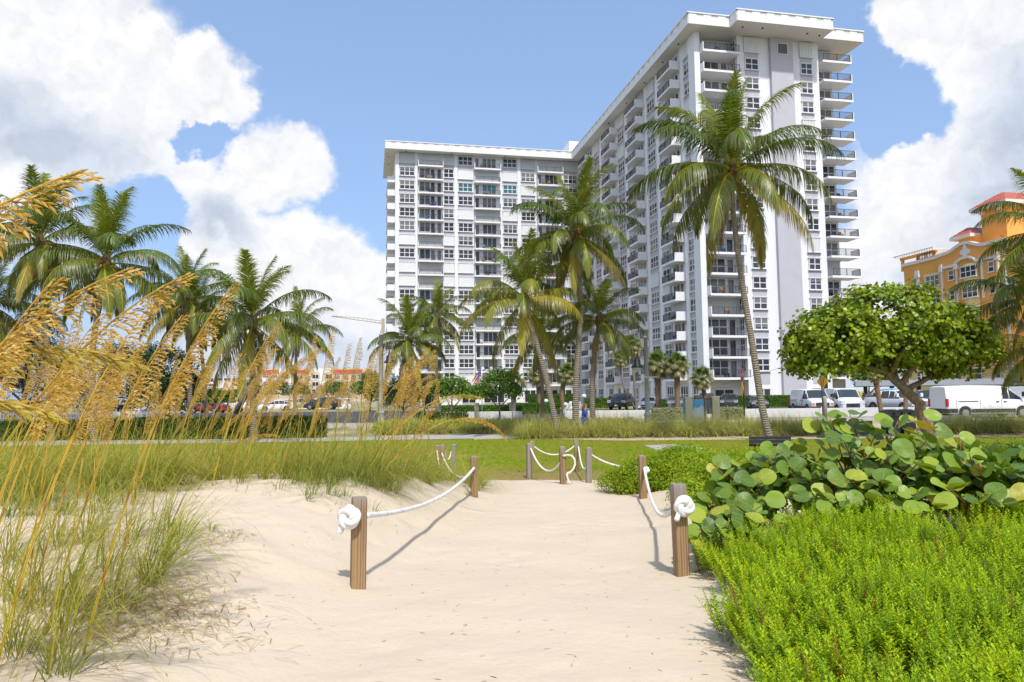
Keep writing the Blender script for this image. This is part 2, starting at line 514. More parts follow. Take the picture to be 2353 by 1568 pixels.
plain('poster_sand', (0.62, 0.58, 0.48), 0.4, 0.1, 3)
plain('poster_pink', (0.70, 0.15, 0.25), 0.4, 0.1, 3)
plain('crane_paint', (0.45, 0.36, 0.25), 0.6, 0.05, 3)
plain('chair_blue', (0.03, 0.12, 0.38), 0.6, 0.05, 3)
plain('chair_tan', (0.38, 0.20, 0.10), 0.6, 0.05, 3)
plain('chair_teal', (0.08, 0.40, 0.50), 0.6, 0.05, 3)
for nm, c in (('paint_black', (0.018, 0.018, 0.021)), ('paint_vanwhite', (0.80, 0.805, 0.81)), ('paint_slate', (0.14, 0.17, 0.20)), ('paint_navy', (0.022, 0.026, 0.038)),
              ('paint_charcoal', (0.05, 0.053, 0.058)), ('paint_cyan', (0.02, 0.42, 0.62)), ('paint_silver', (0.46, 0.47, 0.48)), ('paint_maroon', (0.25, 0.02, 0.02))):
    plain(nm, c, 0.32, 0.03, 2, coat=0.6)
def glass(name, dark, curtain=None, fac=0.0):
    m, gg = base_mat(name)
    co = gg.n('ShaderNodeTexCoord').outputs['Object']
    oi = gg.n('ShaderNodeObjectInfo').outputs['Random']
    c = gg.mix(oi, tuple(x * 0.6 for x in dark), tuple(x * 1.6 for x in dark))
    if curtain:
        x, y, z = gg.xyz(co)[:3]
        up = gg.m('GREATER_THAN', z, gg.m('MULTIPLY', oi, 1.2))
        c = gg.mix(gg.m('MULTIPLY', up, fac), c, curtain)
    finish(gg, pr(gg, c, 0.08, spec=0.5))
glass('glass_dark', (0.035, 0.037, 0.042))
glass('glass_blind', (0.04, 0.042, 0.046), (0.22, 0.22, 0.22), 0.8)
glass('glass_teal', (0.05, 0.16, 0.19))
glass('car_glass', (0.025, 0.035, 0.04))

def wood_mat(name, old):
    m, gg = base_mat(name)
    co = gg.n('ShaderNodeTexCoord').outputs['Object']
    oi = gg.n('ShaderNodeObjectInfo').outputs['Random']
    sh = gg.v('ADD', co, gg.comb(gg.m('MULTIPLY', oi, 7.0), gg.m('MULTIPLY', oi, 3.0), 0))
    wv = gg.n('ShaderNodeTexWave', wave_type='RINGS', rings_direction='Z')
    q = gg.v('MULTIPLY', gg.v('ADD', sh, (0.21, 0.17, 0)), (1, 1, 0.045))
    gg.put(wv.inputs['Vector'], q)
    wv.inputs['Scale'].default_value = 13; wv.inputs['Distortion'].default_value = 2.2; wv.inputs['Detail'].default_value = 3
    wv.inputs['Detail Scale'].default_value = 1.4
    fine = gg.noise(gg.v('MULTIPLY', sh, (60, 60, 1.6)), 1.0, 5, 0.65)
    streak = gg.noise(gg.v('MULTIPLY', sh, (34, 34, 0.9)), 1.0, 4, 0.6, dist=0.5)
    c = gg.mix(gg.mr(gg.m('ADD', streak, gg.m('MULTIPLY', wv.outputs['Fac'], 0.22)), 0.38, 0.78), (0.07, 0.037, 0.014), (0.37, 0.24, 0.11))
    c = gg.mix(gg.m('MULTIPLY', fine, 0.65), c, (0.30, 0.20, 0.12))
    z = gg.xyz(co)[2]
    weather = gg.mr(gg.m('ADD', z, gg.m('MULTIPLY', fine, 0.25)), 0.78, 1.02)
    grey = gg.mix(gg.noise(gg.v('MULTIPLY', sh, (90, 90, 4)), 1.0, 4), (0.16, 0.14, 0.12), (0.40, 0.37, 0.33))
    c = gg.mix(gg.m('MAXIMUM', gg.m('MULTIPLY', weather, 0.8), old), c, grey)
    nrm = bump(gg, gg.m('ADD', gg.m('MULTIPLY', wv.outputs['Fac'], 0.6), fine), 0.5, 0.006)
    finish(gg, pr(gg, c, 0.8, normal=nrm, spec=0.25))
wood_mat('post_wood', 0.0)
wood_mat('post_grey_wood', 0.75)
def rope_mat():
    m, gg = base_mat('rope_white')
    co = gg.n('ShaderNodeTexCoord').outputs['Object']
    f = gg.noise(co, 60, 4, 0.6)
    c = gg.mix(gg.mr(gg.noise(co, 9, 3), 0.4, 0.7), (0.80, 0.79, 0.76), (0.66, 0.63, 0.57))
    finish(gg, pr(gg, c, 0.7, normal=bump(gg, f, 0.35, 0.004), spec=0.3))
rope_mat()
def trunk_mat():
    m, gg = base_mat('palm_bark')
    co = gg.n('ShaderNodeTexCoord').outputs['Object']
    z = gg.xyz(co)[2]
    wob = gg.noise(gg.v('MULTIPLY', co, (3, 3, 1.2)), 1.6, 4, 0.6)
    ring = gg.m('SINE', gg.m('ADD', gg.m('MULTIPLY', z, 58.0), gg.m('MULTIPLY', wob, 11.0)))
    fib = gg.noise(gg.v('MULTIPLY', co, (40, 40, 3)), 1.0, 5, 0.7)
    c = gg.mix(fib, (0.15, 0.115, 0.085), (0.44, 0.38, 0.31))
    c = gg.mix(gg.mr(ring, 0.45, 1.0, 0.0, 0.65), c, (0.095, 0.07, 0.05))
    c = gg.mix(gg.mr(gg.noise(co, 1.3, 3), 0.5, 0.8, 0.0, 0.5), c, (0.40, 0.36, 0.31))
    finish(gg, pr(gg, c, 0.9, normal=bump(gg, gg.m('ADD', ring, fib), 0.6, 0.03), spec=0.15))
trunk_mat()
def bark_mat():
    m, gg = base_mat('tree_bark')
    co = gg.n('ShaderNodeTexCoord').outputs['Object']
    f = gg.noise(gg.v('MULTIPLY', co, (3, 3, 1.2)), 3.0, 8, 0.65, dist=0.6)
    c = gg.ramp(f, [(0.3, (0.10, 0.07, 0.05)), (0.5, (0.24, 0.17, 0.12)), (0.7, (0.40, 0.31, 0.23))])
    finish(gg, pr(gg, c, 0.9, normal=bump(gg, f, 0.8, 0.05), spec=0.15))
bark_mat()
leafy('palm_leaf', 0.36, 0.38, 0.5, 0.14, 0.8)
leafy('grass_leaf', 0.35, 0.55, 0.25, 0.22, 0.7)
leafy('seed_head', 0.3, 0.7, 0.1, 0.14, 1.5)
leafy('herb_leaf', 0.42, 0.5, 0.35, 0.16, 1.1)
leafy('tree_leaf', 0.25, 0.38, 0.45, 0.16, 1.2)
leafy('hedge_leaf', 0.2, 0.55, 0.3, 0.2, 1.2)
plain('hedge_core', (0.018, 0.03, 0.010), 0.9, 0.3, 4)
plain('twig', (0.16, 0.085, 0.05), 0.8, 0.2, 9)
plain('twig_red', (0.28, 0.11, 0.055), 0.7, 0.2, 9)
plain('stem_gold', (0.62, 0.40, 0.07), 0.5, 0.15, 6)
plain('rachis', (0.42, 0.40, 0.06), 0.5, 0.15, 3)
plain('coconut', (0.30, 0.24, 0.04), 0.6, 0.2, 6)
plain('fan_trunk', (0.27, 0.17, 0.10), 0.9, 0.3, 5, bmp=0.6, bscale=9)
plain('dead_fibre', (0.16, 0.10, 0.06), 0.9, 0.3, 6)
def grape_leaf():
    """round sea-grape leaf: reddish midrib and side veins drawn from the leaf's own coordinates"""
    m, gg = base_mat('grape_leaf')
    uv = gg.n('ShaderNodeUVMap', uv_map='UVMap').outputs[0]
    oi = gg.n('ShaderNodeObjectInfo').outputs['Random']
    oi2 = gg.m('FRACT', gg.m('MULTIPLY', oi, 17.31))
    co = gg.n('ShaderNodeTexCoord').outputs['Object']
    u, v = gg.xyz(uv)[:2]
    au = gg.m('ABSOLUTE', u)
    midrib = gg.mr(au, 0.012, 0.045, 1.0, 0.0)
    t = gg.m('FRACT', gg.m('SUBTRACT', gg.m('MULTIPLY', v, 4.2), gg.m('MULTIPLY', au, 3.2)))
    side = gg.m('MULTIPLY', gg.mr(gg.m('ABSOLUTE', gg.m('SUBTRACT', t, 0.5)), 0.02, 0.075, 1.0, 0.0), gg.mr(au, 0.3, 0.98, 0.85, 0.15))
    vein = gg.m('MAXIMUM', midrib, gg.m('MULTIPLY', side, 0.6))
    gcol = gg.ramp(oi, [(0.0, (0.06, 0.135, 0.014)), (0.45, (0.145, 0.26, 0.022)), (0.8, (0.27, 0.39, 0.028)), (0.93, (0.38, 0.42, 0.035)), (1.0, (0.52, 0.36, 0.03))])
    mott = gg.noise(co, 7, 5, 0.6)
    gcol = gg.mix(gg.mr(mott, 0.35, 0.75, 0.0, 0.4), gcol, (0.22, 0.36, 0.06))
    gcol = gg.mix(gg.mr(gg.m('ADD', gg.noise(co, 3.5, 4), gg.m('MULTIPLY', oi2, 0.25)), 0.74, 0.9, 0.0, 0.7), gcol, (0.45, 0.22, 0.03))
    c = gg.mix(gg.m('MULTIPLY', vein, 0.6), gcol, (0.46, 0.30, 0.11))
    nrm = bump(gg, gg.m('SUBTRACT', gg.m('MULTIPLY', mott, 0.4), gg.m('MULTIPLY', vein, 0.6)), 0.45, 0.012)
    a = pr(gg, c, 0.4, normal=nrm, spec=0.4)
    tr = gg.n('ShaderNodeBsdfTranslucent'); gg.put(tr.inputs[0], gg.mix(1.0, c, (1.3, 1.2, 0.5), 'MULTIPLY'))
    mx = gg.n('ShaderNodeMixShader'); mx.inputs[0].default_value = 0.25
    gg.t.links.new(a, mx.inputs[1]); gg.t.links.new(tr.outputs[0], mx.inputs[2])
    finish(gg, mx.outputs[0])
grape_leaf()

def sand_mat():
    m, gg = base_mat('sand')
    co = gg.n('ShaderNodeTexCoord').outputs['Object']
    big = gg.noise(co, 0.5, 5, 0.55)
    med = gg.noise(co, 5.5, 5, 0.6)
    fine = gg.noise(co, 210, 3, 0.7)
    grain = gg.noise(co, 560, 2, 0.7)
    c = gg.mix(big, (0.575, 0.475, 0.352), (0.655, 0.552, 0.418))
    c = gg.mix(gg.mr(fine, 0.3, 0.75, 0.0, 0.35), c, (0.47, 0.37, 0.27))
    c = gg.mix(gg.mr(grain, 0.62, 0.8, 0.0, 0.5), c, (0.83, 0.77, 0.68))
    speck = gg.mr(gg.noise(co, 95, 2, 0.5), 0.735, 0.76)
    c = gg.mix(gg.m('MULTIPLY', speck, 0.55), c, (0.20, 0.14, 0.09))
    h = gg.m('ADD', gg.m('MULTIPLY', med, 0.8), gg.m('MULTIPLY', gg.noise(co, 17, 4, 0.6), 0.34))
    h = gg.m('ADD', h, gg.m('MULTIPLY', fine, 0.05))
    finish(gg, pr(gg, c, 0.95, normal=bump(gg, h, 0.55, 0.035), spec=0.1))
sand_mat()
def lawn_mat(name, a, b, dry, worn=None):
    m, gg = base_mat(name)
    co = gg.n('ShaderNodeTexCoord').outputs['Object']
    c = gg.mix(gg.mr(gg.noise(gg.v('MULTIPLY', co, (1, 0.35, 1)), 5, 6, 0.75), 0.3, 0.7), a, b)
    c = gg.mix(gg.mr(gg.m('ADD', gg.noise(co, 0.35, 5, 0.6), gg.m('MULTIPLY', gg.noise(co, 4, 4, 0.7), 0.25)), 0.55, 0.8, 0.0, 0.8), c, dry)
    if worn:      # trodden, dry turf where the sand path meets it
        y_ = gg.xyz(co)[1]
        c = gg.mix(gg.mr(gg.m('ADD', y_, gg.m('MULTIPLY', gg.noise(co, 0.8, 5, 0.7), 5.0)), worn + 1.2, worn + 3.4, 0.85, 0.0), c, (0.36, 0.26, 0.11))
    finish(gg, pr(gg, c, 0.9, normal=bump(gg, gg.noise(co, 60, 5, 0.7), 0.9, 0.05), spec=0.1))
lawn_mat('lawn', (0.12, 0.19, 0.008), (0.27, 0.325, 0.012), (0.31, 0.24, 0.045), 21.0)
lawn_mat('lawn_cut', (0.10, 0.19, 0.015), (0.17, 0.28, 0.025), (0.17, 0.22, 0.03))
def ground_mat():
    m, gg = base_mat('ground')
    co = gg.n('ShaderNodeTexCoord').outputs['Object']
    n = gg.noise(co, 0.25, 6, 0.6)
    c = gg.ramp(n, [(0.35, (0.10, 0.14, 0.03)), (0.5, (0.30, 0.26, 0.15)), (0.62, (0.52, 0.44, 0.33))])
    finish(gg, pr(gg, c, 0.95, normal=bump(gg, gg.noise(co, 8, 5), 0.4, 0.05), spec=0.1))
ground_mat()
def strip_sand():
    m, gg = base_mat('bare_sand')
    co = gg.n('ShaderNodeTexCoord').outputs['Object']
    c = gg.mix(gg.noise(co, 3, 6, 0.65), (0.40, 0.30, 0.20), (0.62, 0.50, 0.38))
    finish(gg, pr(gg, c, 0.95, normal=bump(gg, gg.noise(co, 12, 5), 0.6, 0.05), spec=0.1))
strip_sand()

# ------------------------------------------------------------------ terrain
def lin(tab, x):
    return float(np.interp(x, [a for a, _ in tab], [b for _, b in tab]))
XC = [(0, 0.1), (6, 0.1), (10, 0.4), (13, 0.85), (16, 1.0), (19, 1.2)]
PATH = [(-3, 0.55), (3, 0.53), (6, 0.48), (10, 0.33), (13, 0.23), (16, 0.14), (18.5, 0.03), (20, -0.06)]
BANKL = [(-3, 0.66), (5, 0.70), (8, 0.90), (10.5, 1.02), (12.5, 0.92), (15, 0.55), (18, 0.08), (20, -0.06)]
BANKR = [(-3, 0.54), (4, 0.53), (8, 0.58), (11, 0.55), (14, 0.40), (17, 0.10), (20, -0.06)]
def H(x, y):
    d = x - lin(XC, y)
    p = lin(PATH, y); b = lin(BANKL if d < 0 else BANKR, y)
    s = sm(1.25, 3.0, abs(d))
    z = p * (1 - s) + b * s
    k = sm(20.5, 17.0, y)
    z += k * (0.05 * fbm(x, y, 0.45, 3) + 0.030 * (0.35 + s) * fbm(x + 9, y, 1.6, 3))
    return z
def Hs(xs, ys):
    return np.array([H(a, b) for a, b in zip(xs, ys)])
def terrain():
    xs = np.concatenate([np.linspace(-24, -7, 40), np.linspace(-6.8, 6.8, 180), np.linspace(7, 24, 40)])
    ys = np.concatenate([np.linspace(-3, 1.9, 12), np.linspace(2, 13, 190), np.linspace(13.1, 21.5, 70)])
    V = []
    for y in ys:
        for x in xs:
            z = H(x, y)
            if y < 16 and abs(x) < 6:           # old footprints, half filled
                f = mnoise.cell_vector(Vector((x * 2.6, y * 2.6, 0)))
                q = mnoise.voronoi(Vector((x * 2.3, y * 2.3, 0.0)))[0][0]
                z -= 0.030 * max(0, 1 - q * 2.6) * sm(-0.1, 0.5, fbm(x, y, 0.6, 2) + 0.25)
            V.append((x, y, z))
    nx = len(xs); ny = len(ys)
    i = np.arange((ny - 1) * (nx - 1)); r = i // (nx - 1); c = i % (nx - 1); a = r * nx + c
    Q = np.stack([a, a + 1, a + nx + 1, a + nx], 1)
    me = np_mesh('sand_dune', np.array(V), Q, None, ['sand'], True)
    link('sand_dune', me, kind='structure', label='pale beach sand with footprints rising into low dunes')
terrain()
def sheet(name, poly, z, mat_, label):
    return MB().add([(x, y, z) for x, y in poly], [tuple(range(len(poly)))]).obj(name, mat_, kind='structure', label=label)
STREET = 0.40
gb = MB()
for (ya, za), (yb, zb) in zip([(-400, -0.1), (15, -0.1), (22, 0), (41.5, 0), (44.5, STREET), (400, STREET)], [(15, -0.1), (22, 0), (41.5, 0), (44.5, STREET), (400, STREET), (5000, STREET)]):
    gb.add([(-4000, ya, za), (4000, ya, za), (4000, yb, zb), (-4000, yb, zb)], [(0, 1, 2, 3)])
gb.obj('ground', 'ground', kind='structure', label='flat sandy ground reaching the horizon')
sheet('lawn', [(-45, 15.5), (45, 15.5), (45, 35.0), (14, 34.2), (5, 34.6), (0.5, 37.2), (-12, 36.0), (-45, 33.5)], 0.008, 'lawn', 'mown yellow-green lawn between dune and sidewalk')
sheet('sand_strip', [(-2.0, 36.4), (0.4, 37.0), (5, 34.4), (14, 34.0), (45, 34.8), (45, 37.5), (12, 37), (3, 38.5), (-2, 41.2)], 0.012, 'bare_sand', 'narrow strip of bare sand in front of the ornamental grasses')
sheet('sidewalk', [(-45, 33.6), (-12, 36.0), (0.0, 37.3), (-0.4, 41.3), (-12, 39.2), (-45, 36.5)], 0.016, 'concrete', 'pale concrete walkway behind the sea oats')
sheet('pavement', [(-60, 44.6), (60, 44.6), (60, 49.6), (-60, 49.6)], STREET + 0.004, 'concrete', 'tan pavement in front of the low white wall')
sheet('road', [(-160, 51.0), (120, 51.0), (120, 89.0), (-160, 89.0)], STREET + 0.006, 'asphalt', 'dark asphalt parking lot and drive before the towers')
# ------------------------------------------------------------------ the white condominium tower
AL = R(11.41); S0 = 4.19; FH = 2.75; LW = 54.83; TOP = S0 + 17 * FH
O_B = (25.292, 92.889)
condo = empty('apartment_tower', (O_B[0], O_B[1], 0), AL, label='white eighteen-storey L-shaped apartment tower with stacked balconies and grey panels', cat='apartment building')
Z0 = STREET - 0.05
def cb(name, mats, mb, parent=None, **k):
    return mb.obj(name, mats, parent or condo, **k)
# walls
cb('wall', 'stucco_white', MB().box(0, 21.73, 1.8, LW + 16, Z0, TOP))
cb('wall', 'stucco_white', MB().box(-38.13, -0.003, LW, LW + 15.5, Z0, TOP))
cb('wall', 'stucco_white', MB().box(6.0, 18.4, 0, 1.797, Z0, TOP))
cb('pilaster', 'stucco_white', MB().box(-0.35, 0.46, -0.1, 1.797, Z0, TOP))
cb('stair_shaft', 'stucco_grey', MB().box(10.77, 14.14, -0.55, -0.003, Z0, TOP - 0.002))
lv = cb('louvre_vent', 'frame_white', MB().box(11.75, 13.35, -0.62, -0.553, TOP - 2.35, TOP - 0.75))
cb('grille', 'louvre', MB().box(11.85, 13.25, -0.65, -0.622, TOP - 2.25, TOP - 0.85), lv)
# roof slab with deep eaves, stepping out over the middle bay
out = [(-40.2, LW - 2.0), (-2.0, LW - 2.0), (-2.0, -2.0), (4.0, -2.0), (4.0, -3.9), (18.1, -3.9), (18.1, -1.6), (24.5, -1.6), (24.5, LW + 18), (-40.2, LW + 18)]
cb('roof', ['soffit', 'stucco_white'], MB().prism(out, TOP + 0.002, TOP + 1.5))
def edge_boxes(p, q, off0, off1, z0, z1, segs, mats, name, skip=None):
    """panels along an eave from p to q, proud of the face (outward is to the right of p->q)"""
    d = Vector((q[0] - p[0], q[1] - p[1])); L = d.length; d /= L; nn = Vector((d.y, -d.x))
    for (s0, s1) in segs(L):
        pts = []
        for s_, o_ in ((s0, off0), (s1, off0), (s1, off1), (s0, off1)):
            w = Vector(p) + d * s_ + nn * o_
            pts.append((w.x, w.y))
        pts = pts if sum((pts[i][0] - pts[i - 1][0]) * (pts[i][1] + pts[i - 1][1]) for i in range(4)) < 0 else pts[::-1]
        cb(name, mats, MB().prism(pts, z0, z1))
edges = [(out[0], out[1]), (out[1], out[2]), (out[2], out[3]), (out[3], out[4]), (out[4], out[5]), (out[5], out[6]), (out[6], out[7])]
for e in edges:
    edge_boxes(*e, 0.003, 0.055, TOP - 0.03, TOP + 0.86, lambda L: [(0.06, L - 0.06)], 'stucco_white', 'fascia')
    edge_boxes(*e, 0.003, 0.055, TOP + 0.862, TOP + 1.42, lambda L: [(0.06 + k * 2.1, min(L - 0.06, 0.06 + k * 2.1 + 1.1)) for k in range(max(1, int((L + 1) // 2.1)))] if L > 2.5 else [(0.06, L - 0.06)], 'stucco_white', 'fascia_panel')
    edge_boxes(*e, -0.25, 0.14, TOP + 1.422, TOP + 1.58, lambda L: [(-0.1, L + 0.1)], 'stucco_white', 'coping')
cb('penthouse', 'stucco_white', MB().box(-0.5, 7.0, LW + 5.2, LW + 12, TOP + 1.5, TOP + 6.4))
# soffit lights
mslight = MB().lathe([(0.0, -0.12), (0.11, -0.12), (0.13, 0.0), (0.0, 0.0)], 8).mesh('soffit_light', 'black_metal')
for a, b in [(-0.9, 3.5), (-0.9, 9), (-0.9, 16), (-0.9, 24), (-0.9, 33), (5.6, -2.4), (8.4, -2.6), (15.2, -2.4), (17.2, -2.2), (-36, LW - 1), (-27, LW - 1), (-16, LW - 1), (-39.3, LW + 3), (-39.3, LW + 8)]:
    link('soffit_light', mslight, condo, (a, b, TOP - 0.001))

def win_mesh(name, w, h, nx, ny, sill=True, fr=0.09):
    mb = MB()
    mb.box(-fr, w + fr, -0.10, -0.02, h, h + fr).box(-fr, w + fr, -0.10, -0.02, -fr, 0)
    mb.box(-fr, 0, -0.10, -0.02, 0, h).box(w, w + fr, -0.10, -0.02, 0, h)
    for i in range(1, nx):
        mb.box(w * i / nx - 0.055, w * i / nx + 0.055, -0.09, -0.02, 0, h)
    for j in range(1, ny):
        for i in range(nx):
            mb.box(w * i / nx + (0.055 if i else 0), w * (i + 1) / nx - (0.055 if i < nx - 1 else 0), -0.085, -0.02, h * j / ny - 0.05, h * j / ny + 0.05)
    if sill:
        mb.box(-fr - 0.14, w + fr + 0.14, -0.24, -0.02, -fr - 0.10, -fr - 0.002)
        mb.box(-fr - 0.14, w + fr + 0.14, -0.16, -0.02, h + fr + 0.002, h + fr + 0.07)
    return mb.mesh(name, 'frame_white')
def pane_mesh(name, w, h, mt):
    return MB().add([(0, -0.04, 0), (w, -0.04, 0), (w, -0.04, h), (0, -0.04, h)], [(0, 1, 2, 3)]).mesh(name, mt)
GL = ['glass_dark', 'glass_dark', 'glass_blind', 'glass_blind', 'glass_teal']
WK = {}
def winkind(w, h, nx, ny, sill=True):
    k = (round(w, 2), round(h, 2), nx, ny, sill)
    if k not in WK:
        WK[k] = (win_mesh('window', w, h, nx, ny, sill), {mt: pane_mesh('pane', w, h, mt) for mt in set(GL)})
    return WK[k]
def window(parent, x, y, z, w, h, nx, ny, rz=0.0, mt=None, sill=True, name='window'):
    wm, pm = winkind(w, h, nx, ny, sill)
    o = link(name, wm, parent, (x, y, z), (0, 0, rz))
    link('pane', pm[mt or rnd.choice(GL[:4])], o)
    return o
SH = {}
def shutter(parent, x, y, z, w, h, rz=0.0, mt='shutter_white'):
    k = (round(w, 2), round(h, 2), mt)
    if k not in SH:
        mb = MB(); n = max(6, int(w / 0.22))
        for i in range(n):
            x0 = w * i / n; x1 = w * (i + 1) / n
            mb.box(x0 + 0.02, x1 - 0.05, -0.21, -0.13, 0.0, h)
        mb.box(0, w, -0.132, -0.03, 0, h)
        mb.box(-0.08, w + 0.08, -0.27, -0.02, h + 0.002, h + 0.09).box(-0.08, w + 0.08, -0.27, -0.02, -0.09, -0.002)
        SH[k] = mb.mesh('shutter', mt)
    return link('shutter', SH[k], parent, (x, y, z), (0, 0, rz))
def strip_panel(parent, x0, x1, y, z0, z1, rz=0.0, o=(0, 0)):
    return None
RL = {}
def rail_mesh(L, h=1.0):
    k = round(L, 2)
    if k not in RL:
        mb = MB()
        mb.box(0, L, -0.03, 0.03, h - 0.05, h).box(0, L, -0.02, 0.02, 0.08, 0.12)
        n = max(2, int(L / 1.5))
        for i in range(n + 1):
            x = 0.03 + (L - 0.06) * i / n
            mb.box(x - 0.03, x + 0.03, -0.034, 0.034, -0.02, h - 0.052)
        m_ = int(L / 0.125)
        for i in range(1, m_):
            x = L * i / m_
            mb.box(x - 0.011, x + 0.011, -0.011, 0.011, 0.12, h - 0.05)
        RL[k] = mb.mesh('railing', 'rail_black')
    return RL[k]
SL = {}
def balcony(parent, x0, x1, y_wall, depth, z, rz=0.0, sides='LR', org=None, back=0.0):
    """slab with a black picket railing between solid end walls. Local: front faces -y"""
    L = x1 - x0; k = (round(L, 2), round(depth, 2), sides, round(back, 2))
    if k not in SL:
        mb = MB().box(0, L, -depth, back - 0.003, -0.22, 0.0)
        mb.box(0, L, -depth - 0.02, -depth + 0.12, -0.30, -0.221)
        if 'L' in sides: mb.box(0, 0.13, -depth + 0.06, -0.003, 0.001, 1.02)
        if 'R' in sides: mb.box(L - 0.13, L, -depth + 0.06, -0.003, 0.001, 1.02)
        SL[k] = mb.mesh('balcony', 'stucco_white')
    ca, sa = math.cos(rz), math.sin(rz)
    o = link('balcony', SL[k], parent, (x0, y_wall, z) if org is None else org, (0, 0, rz))
    link('railing', rail_mesh(L - 0.3), o, (0.15, -depth + 0.06, 0.0))
    return o
def chair(parent, x, y, c):
    mb = MB().box(0, 0.55, 0, 0.5, 0.36, 0.42).box(0, 0.55, 0.45, 0.52, 0.42, 0.95).box(0, 0.06, 0, 0.5, 0, 0.6).box(0.49, 0.55, 0, 0.5, 0, 0.6)
    return mb.obj('balcony_chair', c, parent, (x, y, 0.002))
piers = []
# --- left wing, facing the beach
BF = LW
for a0, a1 in [(-38.13, -37.42), (-34.2, -33.75), (-26.35, -25.68), (-13.3, -12.6), (-0.42, -0.01)]:
    cb('pilaster', 'stucco_white', MB().box(a0, a1, BF - 0.22, BF - 0.003, Z0, TOP - 0.003))
cols = [(-37.2, 2.8, 3), (-28.4, 1.85, 2), (-25.45, 2.75, 3), (-16.2, 2.7, 3), (-12.4, 2.7, 3), (-3.3, 2.75, 3)]
for a0, w, nx in cols:
    cb('spandrel', 'stucco_grey', MB().box(a0 - 0.12, a0 + w + 0.12, BF - 0.035, BF - 0.003, S0 - 0.6, TOP - 0.01))
shut = {0: {18, 12, 10, 9, 6}, 1: {18, 12, 10, 9, 6}, 2: {17, 14, 10, 9, 7}, 3: {17, 14, 10, 9, 5}, 4: {18, 16, 13, 11, 9, 8}, 5: {18, 15, 12, 9, 8, 6}}
balc = [(-33.7, -28.65, 0), (-22.35, -16.9, 1), (-9.2, -3.75, 2)]
bshut = {0: {18, 12, 10, 9}, 1: {17, 14, 9, 6}, 2: {18, 16, 11, 8, 4}}
for fl in range(2, 19):
    z = S0 + (fl - 2) * FH
    for ci, (a0, w, nx) in enumerate(cols):
        if fl in shut[ci]:
            shutter(condo, a0 - 0.16, BF - 0.03, z + 0.62, w + 0.32, 1.92, mt='shutter_grey' if fl == 18 else 'shutter_white')
        else:
            window(condo, a0, BF - 0.03, z + 0.86, w, 1.60, nx, 2, mt='glass_teal' if (fl == 16 and ci in (2, 3)) else None)
    for x0, x1, bi in balc:
        o = balcony(condo, x0, x1, BF, 1.4, z, sides='LR')
        if fl in bshut[bi]:
            shutter(condo, x0 + 0.25, BF + 0.0, z + 0.1, x1 - x0 - 0.5, 2.3, mt='shutter_grey')
        else:
            if bi == 0:
                window(condo, x0 + 0.45, BF, z + 0.55, 1.95, 1.85, 2, 1, sill=False)
                window(condo, x0 + 2.65, BF, z + 0.1, 0.72, 2.2, 1, 1, sill=False, name='door')
                window(condo, x0 + 3.95, BF, z + 0.1, 0.72, 2.2, 1, 1, sill=False, name='door')
            else:
                window(condo, x0 + 0.3, BF, z + 0.1, 0.72, 2.2, 1, 1, sill=False, name='door')
                window(condo, x0 + 1.85, BF, z + 0.5, 2.7, 1.85, 3, 1, sill=False, mt='glass_teal' if fl == 16 else None)
            if rnd.random() < 0.55:
                c = rnd.choice(['chair_blue', 'chair_tan', 'chair_teal', 'frame_white', 'plastic_dark'])
                for q in range(rnd.randint(1, 2)):
                    chair(o, 0.6 + q * 0.8 + rnd.random() * 2.2, -1.1 + rnd.random() * 0.3, c)
# ground floor of the left wing: dark lobby glazing under a corrugated band
shutter(condo, -25.6, BF - 0.02, S0 - 0.15, 12.2, 2.3)
for x0, w in [(-24.9, 2.6), (-12.2, 6.8), (-4.9, 2.4), (-36.5, 3.2), (-32.5, 3.0), (-20.5, 4.0)]:
    window(condo, x0, BF - 0.04, 0.75, w, 2.35, max(1, int(w / 1.1)), 1, mt='glass_dark', sill=False, name='shopfront')
# end of the left wing: balconies seen edge-on
for fl in range(2, 18):
    z = S0 + (fl - 2) * FH
    for b0, L in ((LW + 1.6, 4.6), (LW + 9.0, 4.6)):
        mb = SL.get('end')
        if mb is None:
            SL['end'] = mb = MB().box(-1.5, -0.003, 0, 4.6, -0.2, 0).box(-1.5, -1.38, 0, 4.6, 0.001, 1.0).box(-1.379, -0.004, 0, 0.12, 0.001, 1.0).mesh('balcony', 'stucco_white')
        link('balcony', mb, condo, (-38.13, b0, z))
